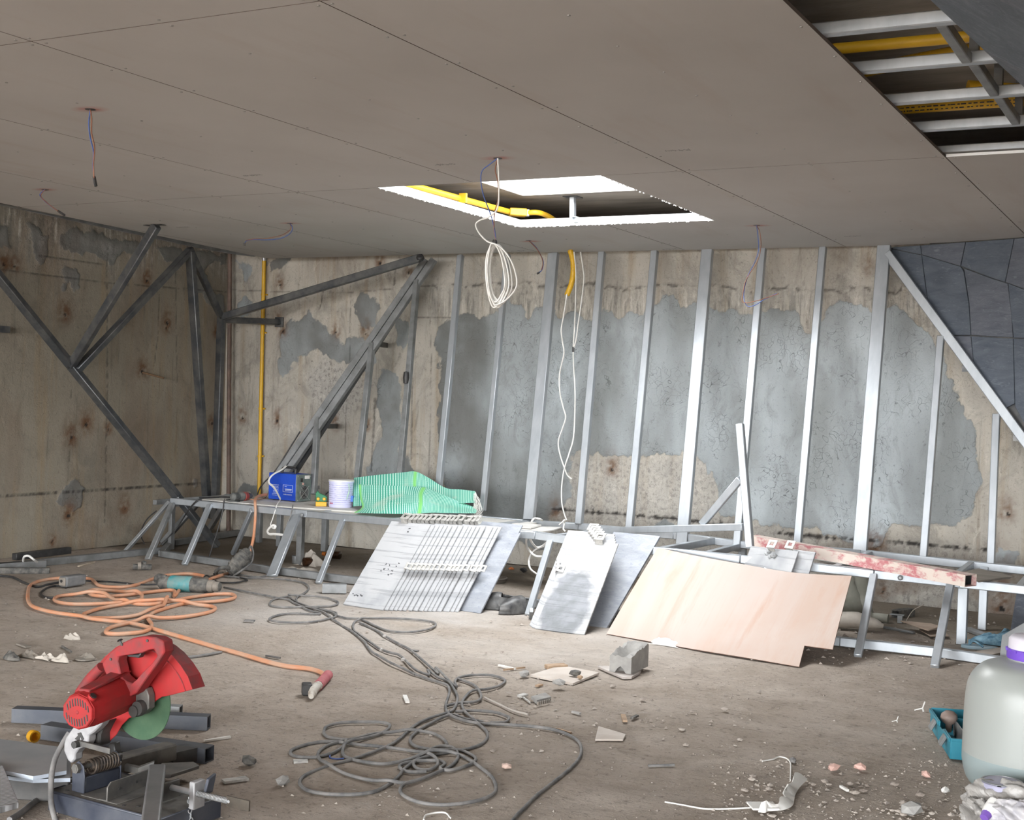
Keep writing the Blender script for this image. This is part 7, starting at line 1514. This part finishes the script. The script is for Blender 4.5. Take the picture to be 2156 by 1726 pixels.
# toolbox
zt_ = .085; A_, B_, C_ = P(1961, 1491, z=zt_), P(2003, 1554, z=zt_), P(2050, 1492, z=zt_)
un = (A_ - B_); Lb = un.length; un.normalize(); ur = V((un.y, -un.x, 0)); Wb = .30
M_TBOX = simple('teal_blue_plastic', (.015, .17, .24), (.03, .22, .29), 8, .45, 0, .04); M_TGRY = simple('grey_plastic_divider', (.13, .135, .135), (.19, .19, .185), 8, .7)
t = thing('toolbox', 'open teal blue plastic toolbox with grey latches beside the big jug', 'toolbox', V((B_.x, B_.y, 0)))
o = V((B_.x, B_.y, 0)); tb = lambda a, b, z: o + ur * a + un * b + V((0, 0, z))
wt = .006
g = G(); g.prism([tb(0, 0, .004), tb(Wb, 0, .004), tb(Wb, Lb, .004), tb(0, Lb, .004)], (0, 0, .005)); obj('floor_plate', g, M_TBOX, t)
def wall_(a, b, z0, z1, m=M_TBOX, nm='side_wall', th=wt):
    g = G(); p, q = tb(*a, (z0 + z1) / 2), tb(*b, (z0 + z1) / 2); g.beam(p, q, th, z1 - z0); return obj(nm, g, m, t, bevel=.0015)
wall_((0, 0), (Wb, 0), .004, zt_); wall_((0, Lb), (Wb, Lb), .004, zt_ + .004); wall_((Wb, 0), (Wb, Lb), .004, zt_)
wall_((0, 0), (0, Lb * .30), .004, zt_); wall_((0, Lb * .30), (0, Lb * .55), .004, zt_ - .02); wall_((0, Lb * .55), (0, Lb), .004, zt_)
wall_((-.006, 0), (-.006, Lb * .3), zt_ - .016, zt_, nm='rim'); wall_((-.006, Lb * .55), (-.006, Lb), zt_ - .016, zt_, nm='rim'); wall_((0, -.006), (Wb, -.006), zt_ - .010, zt_, nm='rim')
wall_((.075, .03), (.075, Lb * .78), .008, zt_ - .008, M_TGRY, 'divider', .004); wall_((.075, Lb * .78), (Wb, Lb * .78), .008, zt_ - .01, M_TBOX, 'divider', .004)
for k in (.18, .68):
    g = G(); q = tb(-.018, Lb * k, zt_ - .03); g.box(q, (.012, .05, .045), Matrix.Rotation(math.atan2(un.y, un.x) - math.pi / 2, 3, 'Z') @ Matrix.Rotation(.5, 3, 'Y')); obj('latch', g, M_TGRY, t, bevel=.003)
g = G(); c = tb(.05, Lb * .72, .055); g.lathe([(0, -.045), (.012, -.043), (.014, -.012), (.027, -.002), (.035, .014), (.032, .03), (.018, .042), (0, .045)], c + V((0, 0, .012)), (0, 0, 1), 18); tag(obj('knob_tool', g, simple('rusty_brown_tool', (.20, .145, .12), (.30, .23, .20), 16, .6), smooth=50), 'brown round-headed tool standing inside the teal toolbox', 'tool')
# paint tins and bags
q = P(2110, 1646, z=.125); t = thing('paint_tin', 'paint tin with a ringed metal lid in front of the big jug', 'tin', (q.x, q.y, 0))
g = G(); g.lathe([(0, 0), (.062, 0), (.064, .004), (.064, .120), (.067, .122), (.067, .128)], n=30); obj('body', g, simple('lilac_tin_print', (.30, .29, .40), (.42, .41, .50), 9, .4), t, True, smooth=40)
g = G(); g.lathe([(.067, .124), (.067, .129), (.060, .130), (.058, .124), (.054, .124), (.052, .127), (0, .126)], n=30); lid = obj('lid', g, M_GALVD, t, True, smooth=40)
n = NT('dirty_clear_plastic'); n.b.inputs['Transmission Weight'].default_value = .25; M_BAGP = n.out(n.mix(n.ramp(n.noise(9, 5, .7), (.4, 0.), (.65, 1.)), (.46, .44, .415), (.34, .315, .29)), .4, 0, n.bump(n.noise(9, 5, .6, None, 1.0), .6, .02))
def bag(c, sx, sy, sz, label, seed, m=M_BAGP):
    rs = np.random.RandomState(seed); bm = bmesh.new(); bmesh.ops.create_icosphere(bm, subdivisions=5, radius=1); co = np.array([v.co[:] for v in bm.verts])
    th = np.arctan2(co[:, 1], co[:, 0]); d_ = np.abs(fbm(co[:, 0] + .8 * co[:, 2] + 5 + seed, co[:, 1] - .6 * co[:, 2] + 5, .8, seed, 4)) + .5 * np.abs(fbm(co[:, 1] - .7 * co[:, 2] + 9, co[:, 0] + 7, .45, seed + 9, 4)); k = 1.12 - d_ * .9
    g = G(); bm.verts.index_update(); vs = [V((c.x + x * sx * kk, c.y + y * sy * kk, max(.002, c.z + z * sz * kk))) for (x, y, z), kk in zip(co, k)]; g.add(vs, [tuple(v.index for v in f.verts) for f in bm.faces]); bm.free(); return tag(obj('plastic_bag', g, m, smooth=80), label, 'bag')
q = P(2132, 1697, z=.055); bag(q, .17, .09, .085, 'larger crumpled plastic bag lying against the paint tin', 3)
q = P(2068, 1712, z=.04); bag(q, .085, .09, .055, 'smaller crumpled plastic bag left of the larger one at the bottom right', 8)
q = P(2150, 1722, z=.055); bag(q, .12, .07, .06, 'grey-white crumpled plastic sack at the very bottom right corner', 14, simple('paint_smeared_plastic', (.34, .33, .36), (.58, .56, .54), 11, .5, 0, .6, 30))
a, b = P(2072, 1722, z=.05), P(2094, 1690, z=.085); t = thing('sealant_tube', 'white sealant tube with a purple cap among the plastic bags', 'tube', V((a.x, a.y, 0)))
g = G(); g.lathe([(.018, .02), (.022, .04), (.022, (b - a).length)], a, b - a, 14); obj('body', g, M_WHITE, t, smooth=50); g = G(); g.lathe([(.014, 0), (.018, .022)], a, b - a, 12); obj('cap', g, simple('purple_plastic_cap', (.16, .08, .36)), t, smooth=50)
g = G(); q = P(2062, 1664, z=.03); g.lathe([(.030, 0), (.034, 0), (.034, .03), (.030, .03), (.030, 0)], q + V((0, 0, -.02)), (0, 0, 1), 20); tag(obj('tin_ring', g, M_STEELP, smooth=40), 'small tin ring half hidden behind the smaller plastic bag', 'ring')
